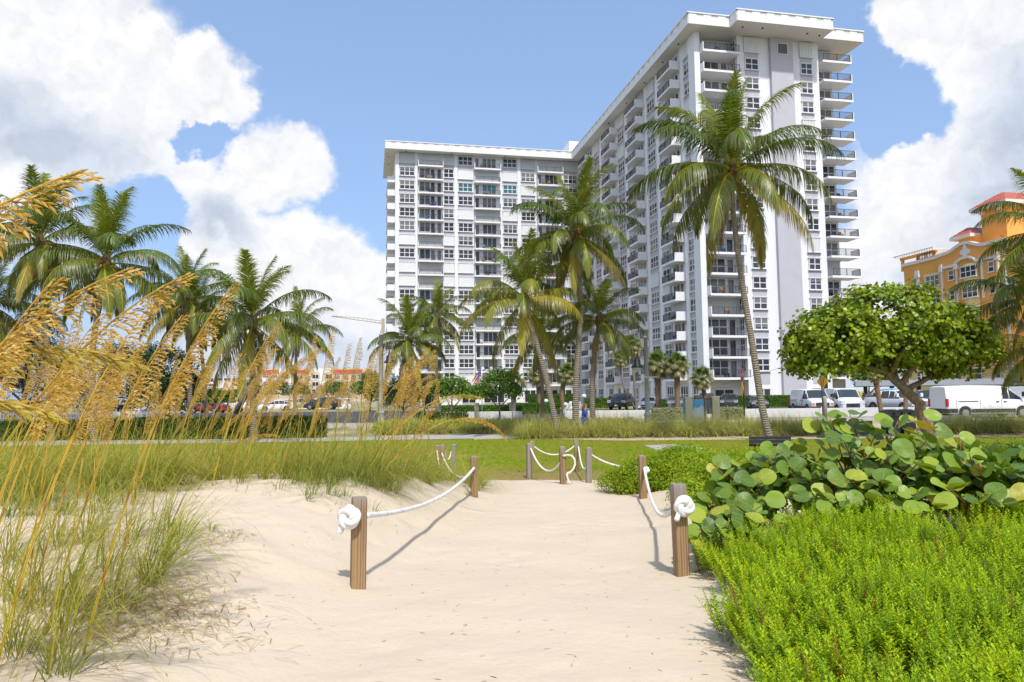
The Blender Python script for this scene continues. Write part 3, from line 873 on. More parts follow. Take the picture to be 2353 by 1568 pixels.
# --- long side of the right wing (faces the left wing)
RZ = -math.pi / 2
def side(b0, a=0.0, z=0.0): return (a, b0, z)
mods = [(0.0, 4.95, 9.55), (13.4, 18.4, 23.1), (26.9, 30.6, 35.4), (40.3, 45.2, 49.8)]
for m0, r0, r1 in mods:
    for c0, c1 in ((m0 + 3.8, m0 + 4.85), (m0 + 12.55, m0 + 13.75)):
        if m0 + 0 < LW - 1 and c1 < LW:
            cb('pilaster', 'stucco_white', MB().box(-0.22, -0.003, c0, c1, Z0, TOP - 0.003))
    for c0, c1 in ((m0 + 0.8, m0 + 3.8), (r1 + 0.35, m0 + 12.55)):
        if c1 < LW - 0.3 and c1 - c0 > 1.5:
            cb('spandrel', 'stucco_grey', MB().box(-0.035, -0.003, c0, c1, S0 - 0.8, TOP - 0.01))
for fl in range(2, 19):
    z = S0 + (fl - 2) * FH
    for mi, (m0, r0, r1) in enumerate(mods):
        s1 = (fl * 7 + mi * 5) % 17
        if fl == 18 or s1 in (3,):
            shutter(condo, -0.03, m0 + 3.75, z + 0.62, 2.9, 1.92, RZ)
        else:
            window(condo, -0.03, m0 + 3.7, z + 0.86, 2.75, 1.6, 3, 2, RZ)
        w2 = m0 + 12.4 - (r1 + 0.6)
        if mi < 3:
            w2 = min(w2, 2.5)
            if s1 in (8,) or fl == 18:
                shutter(condo, -0.03, r1 + 0.75 + w2, z + 0.62, w2 + 0.2, 1.92, RZ)
            else:
                window(condo, -0.03, r1 + 0.65 + w2, z + 0.86, w2, 1.6, 2, 2, RZ)
        o = balcony(condo, 0, r1 - r0, 0, 1.75, z, RZ, 'LR', org=(0, r1, z))
        if s1 in (1, 12):
            shutter(condo, 0, r1 - 0.3, z + 0.1, r1 - r0 - 0.6, 2.3, RZ, 'shutter_grey')
        else:
            window(condo, 0, r1 - 0.5, z + 0.5, 2.0, 1.85, 2, 1, RZ, sill=False)
            window(condo, 0, r0 + 1.75, z + 0.1, 0.9, 2.2, 1, 1, RZ, sill=False, name='door')
        if rnd.random() < 0.3:
            chair(o, 0.8 + rnd.random() * 2, -1.2, rnd.choice(['chair_blue', 'chair_tan', 'plastic_dark']))
for mi, (m0, r0, r1) in enumerate(mods):
    for b1, w in ((m0 + 3.6, 2.3), (r0 + 2.6, 2.2), (r1 + 2.6, 1.9)):
        if b1 < LW - 0.5:
            window(condo, -0.03, b1, 0.85, w, 2.3, 3, 2, RZ, mt='glass_dark')
# --- end of the right wing, facing the beach
for c0, w in ((7.2, 1.8), (15.65, 1.6)):
    cb('spandrel', 'stucco_grey', MB().box(c0 - 0.12, c0 + w + 0.12, -0.035, -0.003, S0 - 0.9, TOP - 0.01))
eshut = {0: {18}, 1: {18, 14, 8, 3}}
for fl in range(2, 19):
    z = S0 + (fl - 2) * FH
    for ci, (c0, w) in enumerate(((7.2, 1.8), (15.65, 1.6))):
        if fl in eshut[ci]:
            shutter(condo, c0 - 0.2, -0.03, z + 0.55, w + 0.4, 1.95, mt='shutter_white')
        else:
            window(condo, c0, -0.03, z + 0.95, w, 1.42, 2, 2)
    o = balcony(condo, 0.5, 5.98, 0.0, 1.0, z, sides='L', back=1.795)
    o2 = balcony(condo, 18.42, 22.95, 0.9, 1.9, z, sides='R', back=0.897)
    if fl in (18, 15, 5):
        shutter(condo, 0.8, 1.8, z + 0.1, 4.9, 2.3, mt='shutter_grey')
    else:
        window(condo, 0.75, 1.8, z + 0.35, 3.3, 2.0, 3, 2, sill=False)
        window(condo, 4.45, 1.8, z + 0.1, 0.85, 2.2, 1, 1, sill=False, name='door')
    window(condo, 5.99, 1.45, z + 0.85, 1.0, 1.5, 2, 2, RZ, sill=False)
    if fl in (18, 13, 7):
        shutter(condo, 18.6, 1.8, z + 0.1, 3.0, 2.3, mt='shutter_grey')
    else:
        window(condo, 18.65, 1.8, z + 0.35, 2.7, 1.95, 3, 2, sill=False)
    for q in (o, o2):
        if rnd.random() < 0.5:
            chair(q, 1.2 + rnd.random() * 2, -0.55, rnd.choice(['chair_blue', 'chair_tan', 'frame_white', 'plastic_dark']))
window(condo, 2.1, 1.8, 0.9, 2.6, 1.7, 2, 2, mt='glass_dark')
window(condo, 7.2, -0.03, 1.0, 1.8, 1.6, 2, 2, mt='glass_dark')
window(condo, 15.6, -0.03, 1.0, 1.8, 1.6, 2, 2, mt='glass_dark')
window(condo, 19.0, 1.8, 0.9, 2.4, 1.7, 2, 2, mt='glass_dark')
def letter(ch, size, mt, parent, loc):
    """one cut-out letter as a mesh, standing upright and facing -y"""
    cu = bpy.data.curves.new('letter', 'FONT'); cu.body = ch; cu.align_x = 'CENTER'; cu.size = size; cu.extrude = 0.008
    t_ = bpy.data.objects.new('letter', cu); me_ = bpy.data.meshes.new_from_object(t_)
    bpy.data.objects.remove(t_); bpy.data.curves.remove(cu)
    me_.materials.clear(); me_.materials.append(MATS[mt])
    return link('letter', me_, parent, loc, (math.pi / 2, 0, 0))
# ------------------------------------------------------------------ orange building beside the tower (its long side runs away from us)
OB = P(2200, 800, 109)
e1 = np.array([math.cos(AL), math.sin(AL), 0]); e2 = np.array([-math.sin(AL), math.cos(AL), 0])
orange = empty('orange_building', (OB[0], OB[1], 0), AL - math.pi / 2, label='orange and cream seven-storey building with curved pediment and red roofed tower', cat='building')
def on_face(px, py, a=0.0, O=OB):
    d = ray(px, py); O3 = np.array([O[0], O[1], 0]); t = (a - (CP - O3) @ e1) / (d @ e1); q = CP + d * t
    return float(-(q - O3) @ e2), float(q[2])
z6 = lambda x, y, a=0.0: on_face(2083.4 + 0.2344 * x, 551.5 + 0.2344 * y, a)
z7 = lambda x, y, a=0.0: on_face(2022 + 0.15631 * x, 428.9 + 0.15631 * y, a)
UL = z6(-25, 700)[0]; UR = 34.0
Zc = z7(350, 1175)[1]; Zp = z7(900, 1040)[1]; Zt = z7(1310, 838)[1]; Zr = z7(1820, 830)[1]
ul2 = z7(850, 1050)[0]; ucl = z7(1000, 1000)[0]; ucr = z7(1500, 890)[0]; uend = z7(1830, 830)[0]; utop = z7(1310, 838)[0]
ped = [(ul2, Zp)]
for k in range(0, 13):
    t = k / 12
    ped.append((ucl + (ucr - ucl) * t, Zp + 0.15 + (Zt - Zp - 0.15) * (0.5 - 0.5 * math.cos(2 * math.pi * t)) ** 0.8))
ped += [(ucr + 0.6, Zp + 0.1), (uend, Zp + 0.15)]
mbw = MB()
mbw.slabxz([(UL, 0.3), (ul2, 0.3), (ul2, Zc), (UL, Zc)], 0.35, 14)
orange_wall = mbw.obj('wall', 'orange_stucco', orange)
MB().slabxz([(ul2, 0.3), (UR, 0.3), (UR, Zp + 0.15)] + ped[::-1], 0.0, 12).obj('wall', 'orange_stucco', orange)
# moulded cornice following the pediment
cor = MB()
for (p, q) in zip(ped[:-1], ped[1:]):
    cor.slabxz([(p[0], p[1] + 0.02), (q[0], q[1] + 0.02), (q[0], q[1] + 0.5), (p[0], p[1] + 0.5)], -0.28, 0.5)
cor.obj('cornice', 'trim_cream', orange)
MB().slabxz([(UL - 0.3, Zc + 0.002), (ul2 - 0.02, Zc + 0.002), (ul2 - 0.02, Zc + 0.5), (UL - 0.3, Zc + 0.5)], 0.1, 0.9).obj('cornice', 'trim_cream', orange)
# arched ledge
arc = []
la, lb = z6(335, 297), z6(490, 262); ra, rb = z6(692, 213), z6(905, 182)
zl = (la[1] + lb[1]) / 2
pts = [(la[0], zl), (lb[0], zl)] + [(lb[0] + (ra[0] - lb[0]) * k / 10, zl + 0.1 + max(0.8, z6(600, 176)[1] - zl - 0.3) * math.sin(math.pi * k / 10) ** 0.8) for k in range(1, 10)] + [(ra[0], zl), (rb[0], zl)]
ar = MB()
for p, q in zip(pts[:-1], pts[1:]):
    ar.slabxz([(p[0], p[1]), (q[0], q[1]), (q[0], q[1] + 0.38), (p[0], p[1] + 0.38)], -0.45, -0.003)
ar.obj('arched_ledge', 'trim_cream', orange)
u, z = z6(577, 118)
MB().slabxz([(u + (0.75 + 0.22 * math.cos(4 * t)) * math.cos(t), z + (0.95 + 0.25 * math.cos(4 * t)) * math.sin(t)) for t in [2 * math.pi * k / 32 for k in range(32)]], -0.16, -0.003).obj('medallion', 'trim_cream', orange)
MB().slabxz([(u + 0.42 * math.cos(t), z + 0.5 * math.sin(t)) for t in [2 * math.pi * k / 20 for k in range(20)]], -0.26, -0.163).obj('medallion_boss', 'trim_cream', orange)
for xa, ya, xb, yb in [(347, 320, 383, 740), (492, 290, 523, 612), (738, 240, 772, 570), (893, 200, 928, 520), (88, 375, 120, 490)]:
    u0, z1 = z6(xa, ya); u1, z0 = z6(xb, yb)
    yy = 0.35 if xa < 330 else 0.0
    MB().box(u0, u1, yy - 0.32, yy - 0.003, z0, z1).box(u0 - 0.2, u1 + 0.2, yy - 0.5, yy - 0.004, z1 + 0.002, z1 + 0.7).box(u0 - 0.1, u1 + 0.1, yy - 0.4, yy - 0.004, z1 + 0.702, z1 + 1.2).obj('pilaster', 'trim_cream', orange)
for xa, ya, xb, yb in [(150, 345, 342, 760), (552, 250, 732, 770)]:
    u0, z1 = z6(xa, ya); u1, z0 = z6(xb, yb)
    if xa < 330:
        MB().box(u0, u1, 0.22, 0.347, z0, z1).obj('bay_panel', 'yellow_stucco', orange)
    else:
        MB().prism([(u0, -0.003), (u0 + 0.4, -0.4), ((u0 + u1) / 2, -0.55), (u1 - 0.4, -0.4), (u1, -0.003)][::1], z0, z1).obj('bay_panel', 'yellow_stucco', orange)
def owin(xa, ya, xb, yb, nx, ny, y=-0.02, zf=z6, par=orange):
    u0, z1 = zf(xa, ya); u1, z0 = zf(xb, yb)
    zc = (z0 + z1) / 2; h = 1.5 if nx > 1 else 1.35
    z0b = zf((xa + xb) / 2, (ya + yb) / 2)[1] - h / 2
    window(par, u0, y, z0b, max(0.6, u1 - u0), h, nx, ny, mt=rnd.choice(['glass_dark', 'glass_blind']))
for a in [(180, 345, 312, 450, 3, 2, 0.2), (195, 530, 325, 620, 3, 2, 0.2), (560, 250, 715, 370, 3, 2, -0.56), (580, 455, 730, 565, 3, 2, -0.56), (592, 665, 740, 765, 3, 2, -0.56),
          (45, 385, 85, 475, 1, 2, 0.33), (415, 305, 465, 390, 1, 2, -0.02), (432, 498, 475, 583, 1, 2, -0.02), (443, 692, 488, 772, 1, 2, -0.02), (805, 220, 858, 305, 1, 2, -0.02),
          (822, 430, 872, 515, 1, 2, -0.02), (845, 840, 900, 920, 1, 2, -0.02), (645, 870, 720, 955, 1, 2, -0.02), (835, 640, 885, 725, 1, 2, -0.02), (960, 380, 1070, 480, 3, 2, -0.02), (970, 590, 1080, 690, 3, 2, -0.02)]:
    owin(*a)
# tower with hipped red roof
def hip(name, u0, u1, y0, y1, z0, rise, over, par):
    u0 -= over; u1 += over; y0 -= over; y1 += over
    mb = MB()
    k = min(u1 - u0, y1 - y0) * 0.42
    c = [(u0, y0, z0), (u1, y0, z0), (u1, y1, z0), (u0, y1, z0)]; t = [(u0 + k, y0 + k, z0 + rise), (u1 - k, y0 + k, z0 + rise), (u1 - k, y1 - k, z0 + rise), (u0 + k, y1 - k, z0 + rise)]
    mb.add(c + t, [(0, 1, 5, 4), (1, 2, 6, 5), (2, 3, 7, 6), (3, 0, 4, 7), (4, 5, 6, 7)])
    rf = mb.obj(name, 'roof_red', par)
    MB().box(u0, u1, y0, y1, z0 - 0.5, z0 - 0.003).obj('fascia', 'trim_cream', rf)
    n = int((u1 - u0) / 0.8)
    sb = MB()
    for i in range(1, n):
        f = i / n; ub = u0 + (u1 - u0) * f
        ut = min(max(ub, u0 + k), u1 - k); kk = min(1, min(ub - u0, u1 - ub) / k)
        sb.tube([(ub, y0, z0 + 0.02), (u0 + (u1 - u0) * f, y0 + k * kk, z0 + rise * kk + 0.02)], 0.05, 4)
    sb.obj('roof_seam', 'roof_red', rf)
    return rf
tu0, tz1 = z7(1480, 370, 4.0); tu1 = z7(1872, 700, 4.0)[0]
MB().box(tu0, tu1, 4.0, 12, Zp - 1, tz1).obj('tower', 'orange_stucco', orange)
hip('roof', tu0, tu1, 4.0, 12, tz1 + 0.5, 1.9, 1.1, orange)
for f in (0.1, 0.8):
    MB().box(tu0 + (tu1 - tu0) * f, tu0 + (tu1 - tu0) * f + 0.5, 3.2, 3.997, tz1 - 0.7, tz1 - 0.01).obj('bracket', 'trim_cream', orange)
su0, sz1 = z7(1160, 830, 3.0); su1 = z7(1500, 700, 3.0)[0]
MB().box(su0, tu0 - 0.003, 3.0, 9, Zp - 1, sz1 + 0.4).obj('stair_head', 'orange_stucco', orange)
hip('roof', su0, tu0 - 1.2, 3.0, 9, sz1 + 0.9, 1.3, 0.9, orange)
# rooftop pergola
pu0, pz1 = z7(330, 1045, 1.5); pu1 = z7(800, 1045, 1.5)[0]
pg = MB()
for uu in np.linspace(pu0, pu1, 3):
    for yy in (1.5, 5.5):
        pg.box(uu - 0.2, uu + 0.2, yy - 0.2, yy + 0.2, Zc - 0.5, pz1 - 0.5)
pg.box(pu0 - 0.3, pu1 + 0.3, 1.2, 1.8, pz1 - 0.498, pz1 - 0.1).box(pu0 - 0.3, pu1 + 0.3, 5.2, 5.8, pz1 - 0.498, pz1 - 0.1)
pg.obj('pergola', 'orange_stucco', orange)
rb = MB()
for k in range(16):
    uu = pu0 - 0.6 + (pu1 - pu0 + 1.2) * k / 15
    rb.box(uu - 0.07, uu + 0.07, 0.6, 6.4, pz1 - 0.098, pz1 + 0.12)
rb.box(pu0 - 1, pu1 + 1, 0.5, 0.65, pz1 + 0.122, pz1 + 0.26).box(pu0 - 1, pu1 + 1, 6.3, 6.45, pz1 + 0.122, pz1 + 0.26)
rb.obj('pergola_roof', 'frame_white', orange)
for i, k in enumerate((0.62, 0.85)):
    uu = pu0 + (pu1 - pu0) * k
    link('railing', rail_mesh(2.2), orange, (uu, 0.6, Zc + 0.5))
# --- yellow annex with tiled roof in front of it
OA = P(2200, 860, 96)
annex = empty('yellow_annex', (OA[0], OA[1], 0), AL - math.pi / 2, label='low yellow annex with orange tiled roof under the orange building', cat='building')
za = lambda x, y: on_face(2083.4 + 0.2344 * x, 551.5 + 0.2344 * y, 0, OA)
au0 = za(40, 1300)[0]; aze = za(600, 1245)[1]
MB().box(au0, 26, 0, 10, 0.3, aze).obj('wall', 'yellow_stucco', annex)
tr = MB()
for k in range(70):
    uu = au0 + 7 + (26 - au0 - 7) * k / 70; w = (26 - au0 - 7) / 70
    tr.tube([(uu + w / 2, -0.7, aze + 0.02), (uu + w / 2, 2.2, aze + 1.5)], w * 0.46, 6)
tl = tr.obj('roof_tile', 'roof_tile', annex, kind='stuff')
MB().add([(au0 + 6.8, -0.7, aze + 0.0), (26, -0.7, aze), (26, 2.2, aze + 1.45), (au0 + 6.8, 2.2, aze + 1.45)], [(0, 1, 2, 3)]).obj('roof', 'roof_tile', annex)
MB().box(au0 + 6.7, 26, -0.62, -0.003, aze - 0.3, aze - 0.02).obj('fascia', 'trim_cream', annex)
for a in [(110, 1305, 142, 1375, 1, 2), (245, 1300, 275, 1370, 1, 2), (345, 1290, 378, 1365, 1, 2), (483, 1268, 523, 1348, 1, 2), (678, 1262, 742, 1358, 1, 2), (880, 1255, 925, 1335, 1, 2), (1050, 1240, 1090, 1345, 1, 2)]:
    owin(*a, -0.02, za, annex)
# --- long grey carport roof
cpa = P(1968, 884, 78); cpb = P(2420, 872, 71)
carport = empty('carport', (cpa[0], cpa[1], 0), math.atan2(cpb[1] - cpa[1], cpb[0] - cpa[0]), label='long grey flat-roofed carport behind the parked vans', cat='carport')
Lc = float(np.hypot(cpb[0] - cpa[0], cpb[1] - cpa[1])); zc = float(cpa[2])
MB().box(0, Lc, 0, 6, zc - 0.25, zc + 0.35).obj('roof', 'plastic_grey', carport)
MB().box(-0.1, Lc, -0.12, -0.003, zc - 0.2, zc + 0.42).obj('fascia', 'pole_grey', carport)
for k in range(7):
    x = 1.0 + k * (Lc - 2) / 6
    MB().box(x - 0.2, x + 0.2, 2.4, 2.8, STREET, zc - 0.253).obj('post', 'plastic_grey', carport)

# ------------------------------------------------------------------ far motels on the left, seen through the grass
def far(px, py, Y): q = P(px, py, Y); return float(q[0]), float(q[2])
MY = 260
motel = empty('motel', (0, MY, 0), 0, label='far four-storey motel with white arches and rust red band', cat='building')
mz = lambda x, y: far(551.5 + 0.15625 * x, 827.2 + 0.15625 * y, MY)
x0, zt = mz(205, 138); x1 = mz(1850, 140)[0]
MB().box(x0, x1, 0, 12, 0.3, zt).obj('wall', 'beige_stucco', motel)
def mbox(xa, ya, xb, yb, mt, name, d=0.15):
    u0, w1 = mz(xa, ya); u1, w0 = mz(xb, yb)
    return MB().box(u0, u1, -d, -0.003, w0, w1).obj(name, mt, motel)
for a in [(330, 150, 575, 212), (770, 150, 1015, 212), (1365, 145, 1800, 205)]:
    mbox(*a, 'brick_band', 'band')
for a in [(578, 130, 765, 480), (1020, 130, 1340, 480), (335, 213, 412, 480), (475, 213, 560, 480)]:
    mbox(*a, 'stucco_white', 'bay', 0.4)
for xa in (600, 1050, 1250):
    for k, yt in enumerate((180, 290, 395)):
        u0, w1 = mz(xa, yt); u1, w0 = mz(xa + 130, yt + 110)
        hh = (w1 - w0); c = (u0 + u1) / 2; r = (u1 - u0) / 2
        pts_ = [(u0, w0 + 0.3), (u1, w0 + 0.3)] + [(c + r * math.cos(math.pi * q / 8), w1 - r * 0.5 + r * 0.5 * math.sin(math.pi * q / 8)) for q in range(9)]
        ao = MB().slabxz(pts_, -0.47, -0.403).obj('arch', 'beige_stucco', motel)
        window(motel, u0 + 0.5, -0.45, w0 + 0.4, (u1 - u0) - 1.0, hh * 0.5, 2, 1, sill=False, mt='glass_dark')
for xa in (350, 483, 850, 1400, 1520, 1640, 1755):
    for yt in (212, 322, 432):
        u0, w1 = mz(xa, yt); u1, w0 = mz(xa + 66, yt + 48)
        window(motel, u0, -0.42 if xa < 500 else -0.16, w0, u1 - u0, w1 - w0, 3, 2, sill=False, mt='glass_dark')
mbox(222, 190, 285, 480, 'brown_stucco', 'brown_arch')
# second motel with the vertical sign
M2 = 240
inn = empty('long_motel', (0, M2, 0), 0, label='far long flat-roofed pale motel with vertical letter sign', cat='building')
nz = lambda x, y: far(0.2344 * x, 735.3 + 0.2344 * y, M2)
x0, zt = nz(1560, 618); x1 = nz(2420, 618)[0]; zm = nz(2000, 665)[1]
MB().box(x0, x1, 0, 10, 0.3, zt).obj('wall', 'beige_stucco', inn)
MB().box(x0 - 0.5, x1, -1.5, -0.003, zt - 0.6, zt + 0.1).obj('roof_edge', 'trim_cream', inn)
MB().box(x0 - 0.5, x1, -1.5, -0.003, zm - 0.6, zm + 0.5).obj('walkway', 'trim_cream', inn)
for k in range(9):
    xx = x0 + 2 + k * (x1 - x0 - 4) / 9
    window(inn, xx, -0.02, zm + 1.1, 2.2, 2.0, 2, 1, sill=False, mt='glass_dark')
    window(inn, xx, -0.02, zm - 3.2, 2.2, 2.0, 2, 1, sill=False, mt='glass_dark')
s0, sz = nz(2165, 597); s1 = nz(2310, 597)[0]
MB().box(s0, s1, -3.0, -1.6, 0.3, sz).obj('sign_tower', 'beige_stucco', inn)
l0 = nz(2192, 600)[0]; l1 = nz(2228, 600)[0]; lz = nz(2192, 690)[1]
sg = MB().box(l0, l1, -3.15, -3.003, lz, sz - 0.1).obj('sign_board', 'sign_white', inn)
for k, ch in enumerate('Marin'):
    th = (sz - lz) / 5.3
    letter(ch, th, 'black_metal', sg, ((l0 + l1) / 2, -3.2, sz - 0.25 - th * (k + 0.75)))
# thatched huts
for i, (xa, xb, yt, yb, lb) in enumerate([(1080, 1260, 345, 560, 'thatched beach hut beside a palm, nearer the dark parked car'), (1400, 1640, 340, 560, 'wider thatched beach hut behind the white balustrade'), (900, 1060, 400, 540, 'small thatched beach hut half hidden by seed heads')]):
    u0, w1 = mz(xa, yt); u1, w0 = mz(xb, yb); s = 150 / MY
    u0, u1 = u0 * s, u1 * s; w1 = CAMZ + (w1 - CAMZ) * s; w0 = CAMZ + (w0 - CAMZ) * s
    hut = empty('thatched_hut', ((u0 + u1) / 2, 150, 0), 0, label=lb, cat='hut', group='thatched huts by the pool')
    r = (u1 - u0) / 2
    MB().lathe([(r * 1.05, w0 - 0.3), (r * 1.02, w0), (r * 0.75, w0 + (w1 - w0) * 0.4), (r * 0.4, w0 + (w1 - w0) * 0.8), (0.1, w1)], 14).obj('roof', 'thatch', hut)
    for k in range(4):
        MB().tube([(r * 0.8 * math.cos(k * 1.57 + .78), r * 0.8 * math.sin(k * 1.57 + .78), STREET), (r * 0.8 * math.cos(k * 1.57 + .78), r * 0.8 * math.sin(k * 1.57 + .78), w0)], 0.12, 6).obj('post', 'twig', hut)
# white balustrade
bx0 = far(640, 920, 112)[0]; bx1 = far(806, 920, 112)[0]; bzt = far(720, 916, 112)[1]; bzb = far(720, 929, 112)[1]
bal = empty('balustrade', (bx0, 112, 0), 0, label='white balustrade above the pool wall behind parked cars', cat='balustrade')
MB().box(0, bx1 - bx0, 0, 0.5, STREET, bzb).obj('base', 'stucco_white', bal)
MB().box(-0.1, bx1 - bx0 + 0.1, -0.05, 0.45, bzt - 0.15, bzt).obj('handrail', 'stucco_white', bal)
bm_ = MB().lathe([(0.07, 0), (0.11, 0.2 * (bzt - bzb)), (0.05, 0.5 * (bzt - bzb)), (0.09, 0.8 * (bzt - bzb)), (0.05, bzt - bzb - 0.15)], 6).mesh('baluster', 'stucco_white')
for k in range(44):
    link('baluster', bm_, bal, (0.15 + k * (bx1 - bx0 - 0.3) / 43, 0.2, bzb))
# low yellow wall and white picket fence behind the left hedge
fy = 46.0
fx0 = far(-60, 950, fy)[0]; fx1 = far(350, 950, fy)[0]; fzb = far(200, 963, fy)[1]; fzt = far(200, 947, fy)[1]
wl = MB().box(fx0 - 8, fx1 + 7, fy, fy + 0.25, STREET - 0.3, fzb - 0.02).obj('garden_wall', 'yellow_stucco', label='low yellow garden wall under the white picket fence', cat='wall')
pf = empty('picket_fence', (fx0, fy + 0.1, fzb), 0, label='white picket fence on the low yellow wall', cat='fence')
fl_ = fx1 - fx0
MB().box(0, fl_, -0.02, 0.02, 0.06, 0.11).obj('rail', 'frame_white', pf)
MB().box(0, fl_, -0.02, 0.02, fzt - fzb - 0.15, fzt - fzb - 0.10).obj('rail', 'frame_white', pf)
pk = MB().box(-0.022, 0.022, -0.035, -0.022, 0, fzt - fzb).mesh('picket', 'frame_white')
pp = MB().box(-0.06, 0.06, -0.06, 0.06, 0, fzt - fzb + 0.05).mesh('post', 'frame_white')
n = int(fl_ / 0.16)
for k in range(n):
    link('picket', pk, pf, (0.08 + k * fl_ / n, 0, 0))
for k in range(8):
    link('post', pp, pf, (k * fl_ / 7, 0.06, 0))
# tower crane far off
cr = empty('tower_crane', (0, 420, 0), 0, label='far tower crane jib above the roofs left of the tower', cat='crane')
c0 = far(762, 727, 420); c1 = far(880, 744, 420)
jb = MB().tube([(c0[0], 0, c0[1]), (c1[0], 0, c1[1])], 0.22, 4).tube([(c0[0], 0, c0[1] + 0.2), ((c0[0] + c1[0]) / 2, 0, (c0[1] + c1[1]) / 2 + 1.4), (c1[0], 0, c1[1] + 1.4)], 0.16, 4)
for k in range(12):
    t = k / 12; xx = c0[0] + (c1[0] - c0[0]) * t; zz = c0[1] + (c1[1] - c0[1]) * t
    jb.tube([(xx, 0, zz), (xx + 1.2, 0, zz + min(1.3, 2.6 * (t + 0.08)) - 0.2)], 0.1, 3)
jb.obj('jib', 'crane_paint', cr)
MB().box(c1[0] - 0.8, c1[0] + 0.8, -0.8, 0.8, STREET, c1[1] + 3).obj('mast', 'crane_paint', cr)
# --- low white walls along the road
for i, (pa, pb, lb) in enumerate([(1005, 1200, 'low white roadside wall left of the drive'), (1297, 2175, 'long low white retaining wall in front of the parked cars')]):
    a = P(pa, 940, 50); b = P(pb, 940, 50)
    mbw = MB(); n = max(2, int((b[0] - a[0]) / 4.2))
    w = empty('retaining_wall', (a[0], 50, 0), 0, label=lb, cat='wall')
    for k in range(n):
        L = (b[0] - a[0]) / n
        MB().bevbox(k * L + 0.008, (k + 1) * L - 0.008, 0, 0.25, STREET - 0.1, 1.09, 0.015).obj('panel', 'wall_white', w)
MB().box(-3, 40, 49.2, 49.55, STREET, STREET + 0.12).obj('kerb', 'concrete', kind='structure', label='concrete kerb at the foot of the white wall')
for k in range(9):
    x = float(P(1395 + k * 62, 940, 66)[0])
    MB().bevbox(x - 0.9, x + 0.9, 66.0, 66.2, STREET + 0.006, STREET + 0.17, 0.03).obj('wheel_stop', 'kerb_yellow', label='yellow concrete wheel stop in front of the ' + ['black pickup', 'white sedan near the lamp post', 'slate grey wagon', 'wagon and picture sign gap', 'hidden dark SUV', 'black crossover', 'dark star-badged sedan', 'green hedge by the tower end', 'older white van'][k], cat='wheel stop', group='yellow wheel stops')
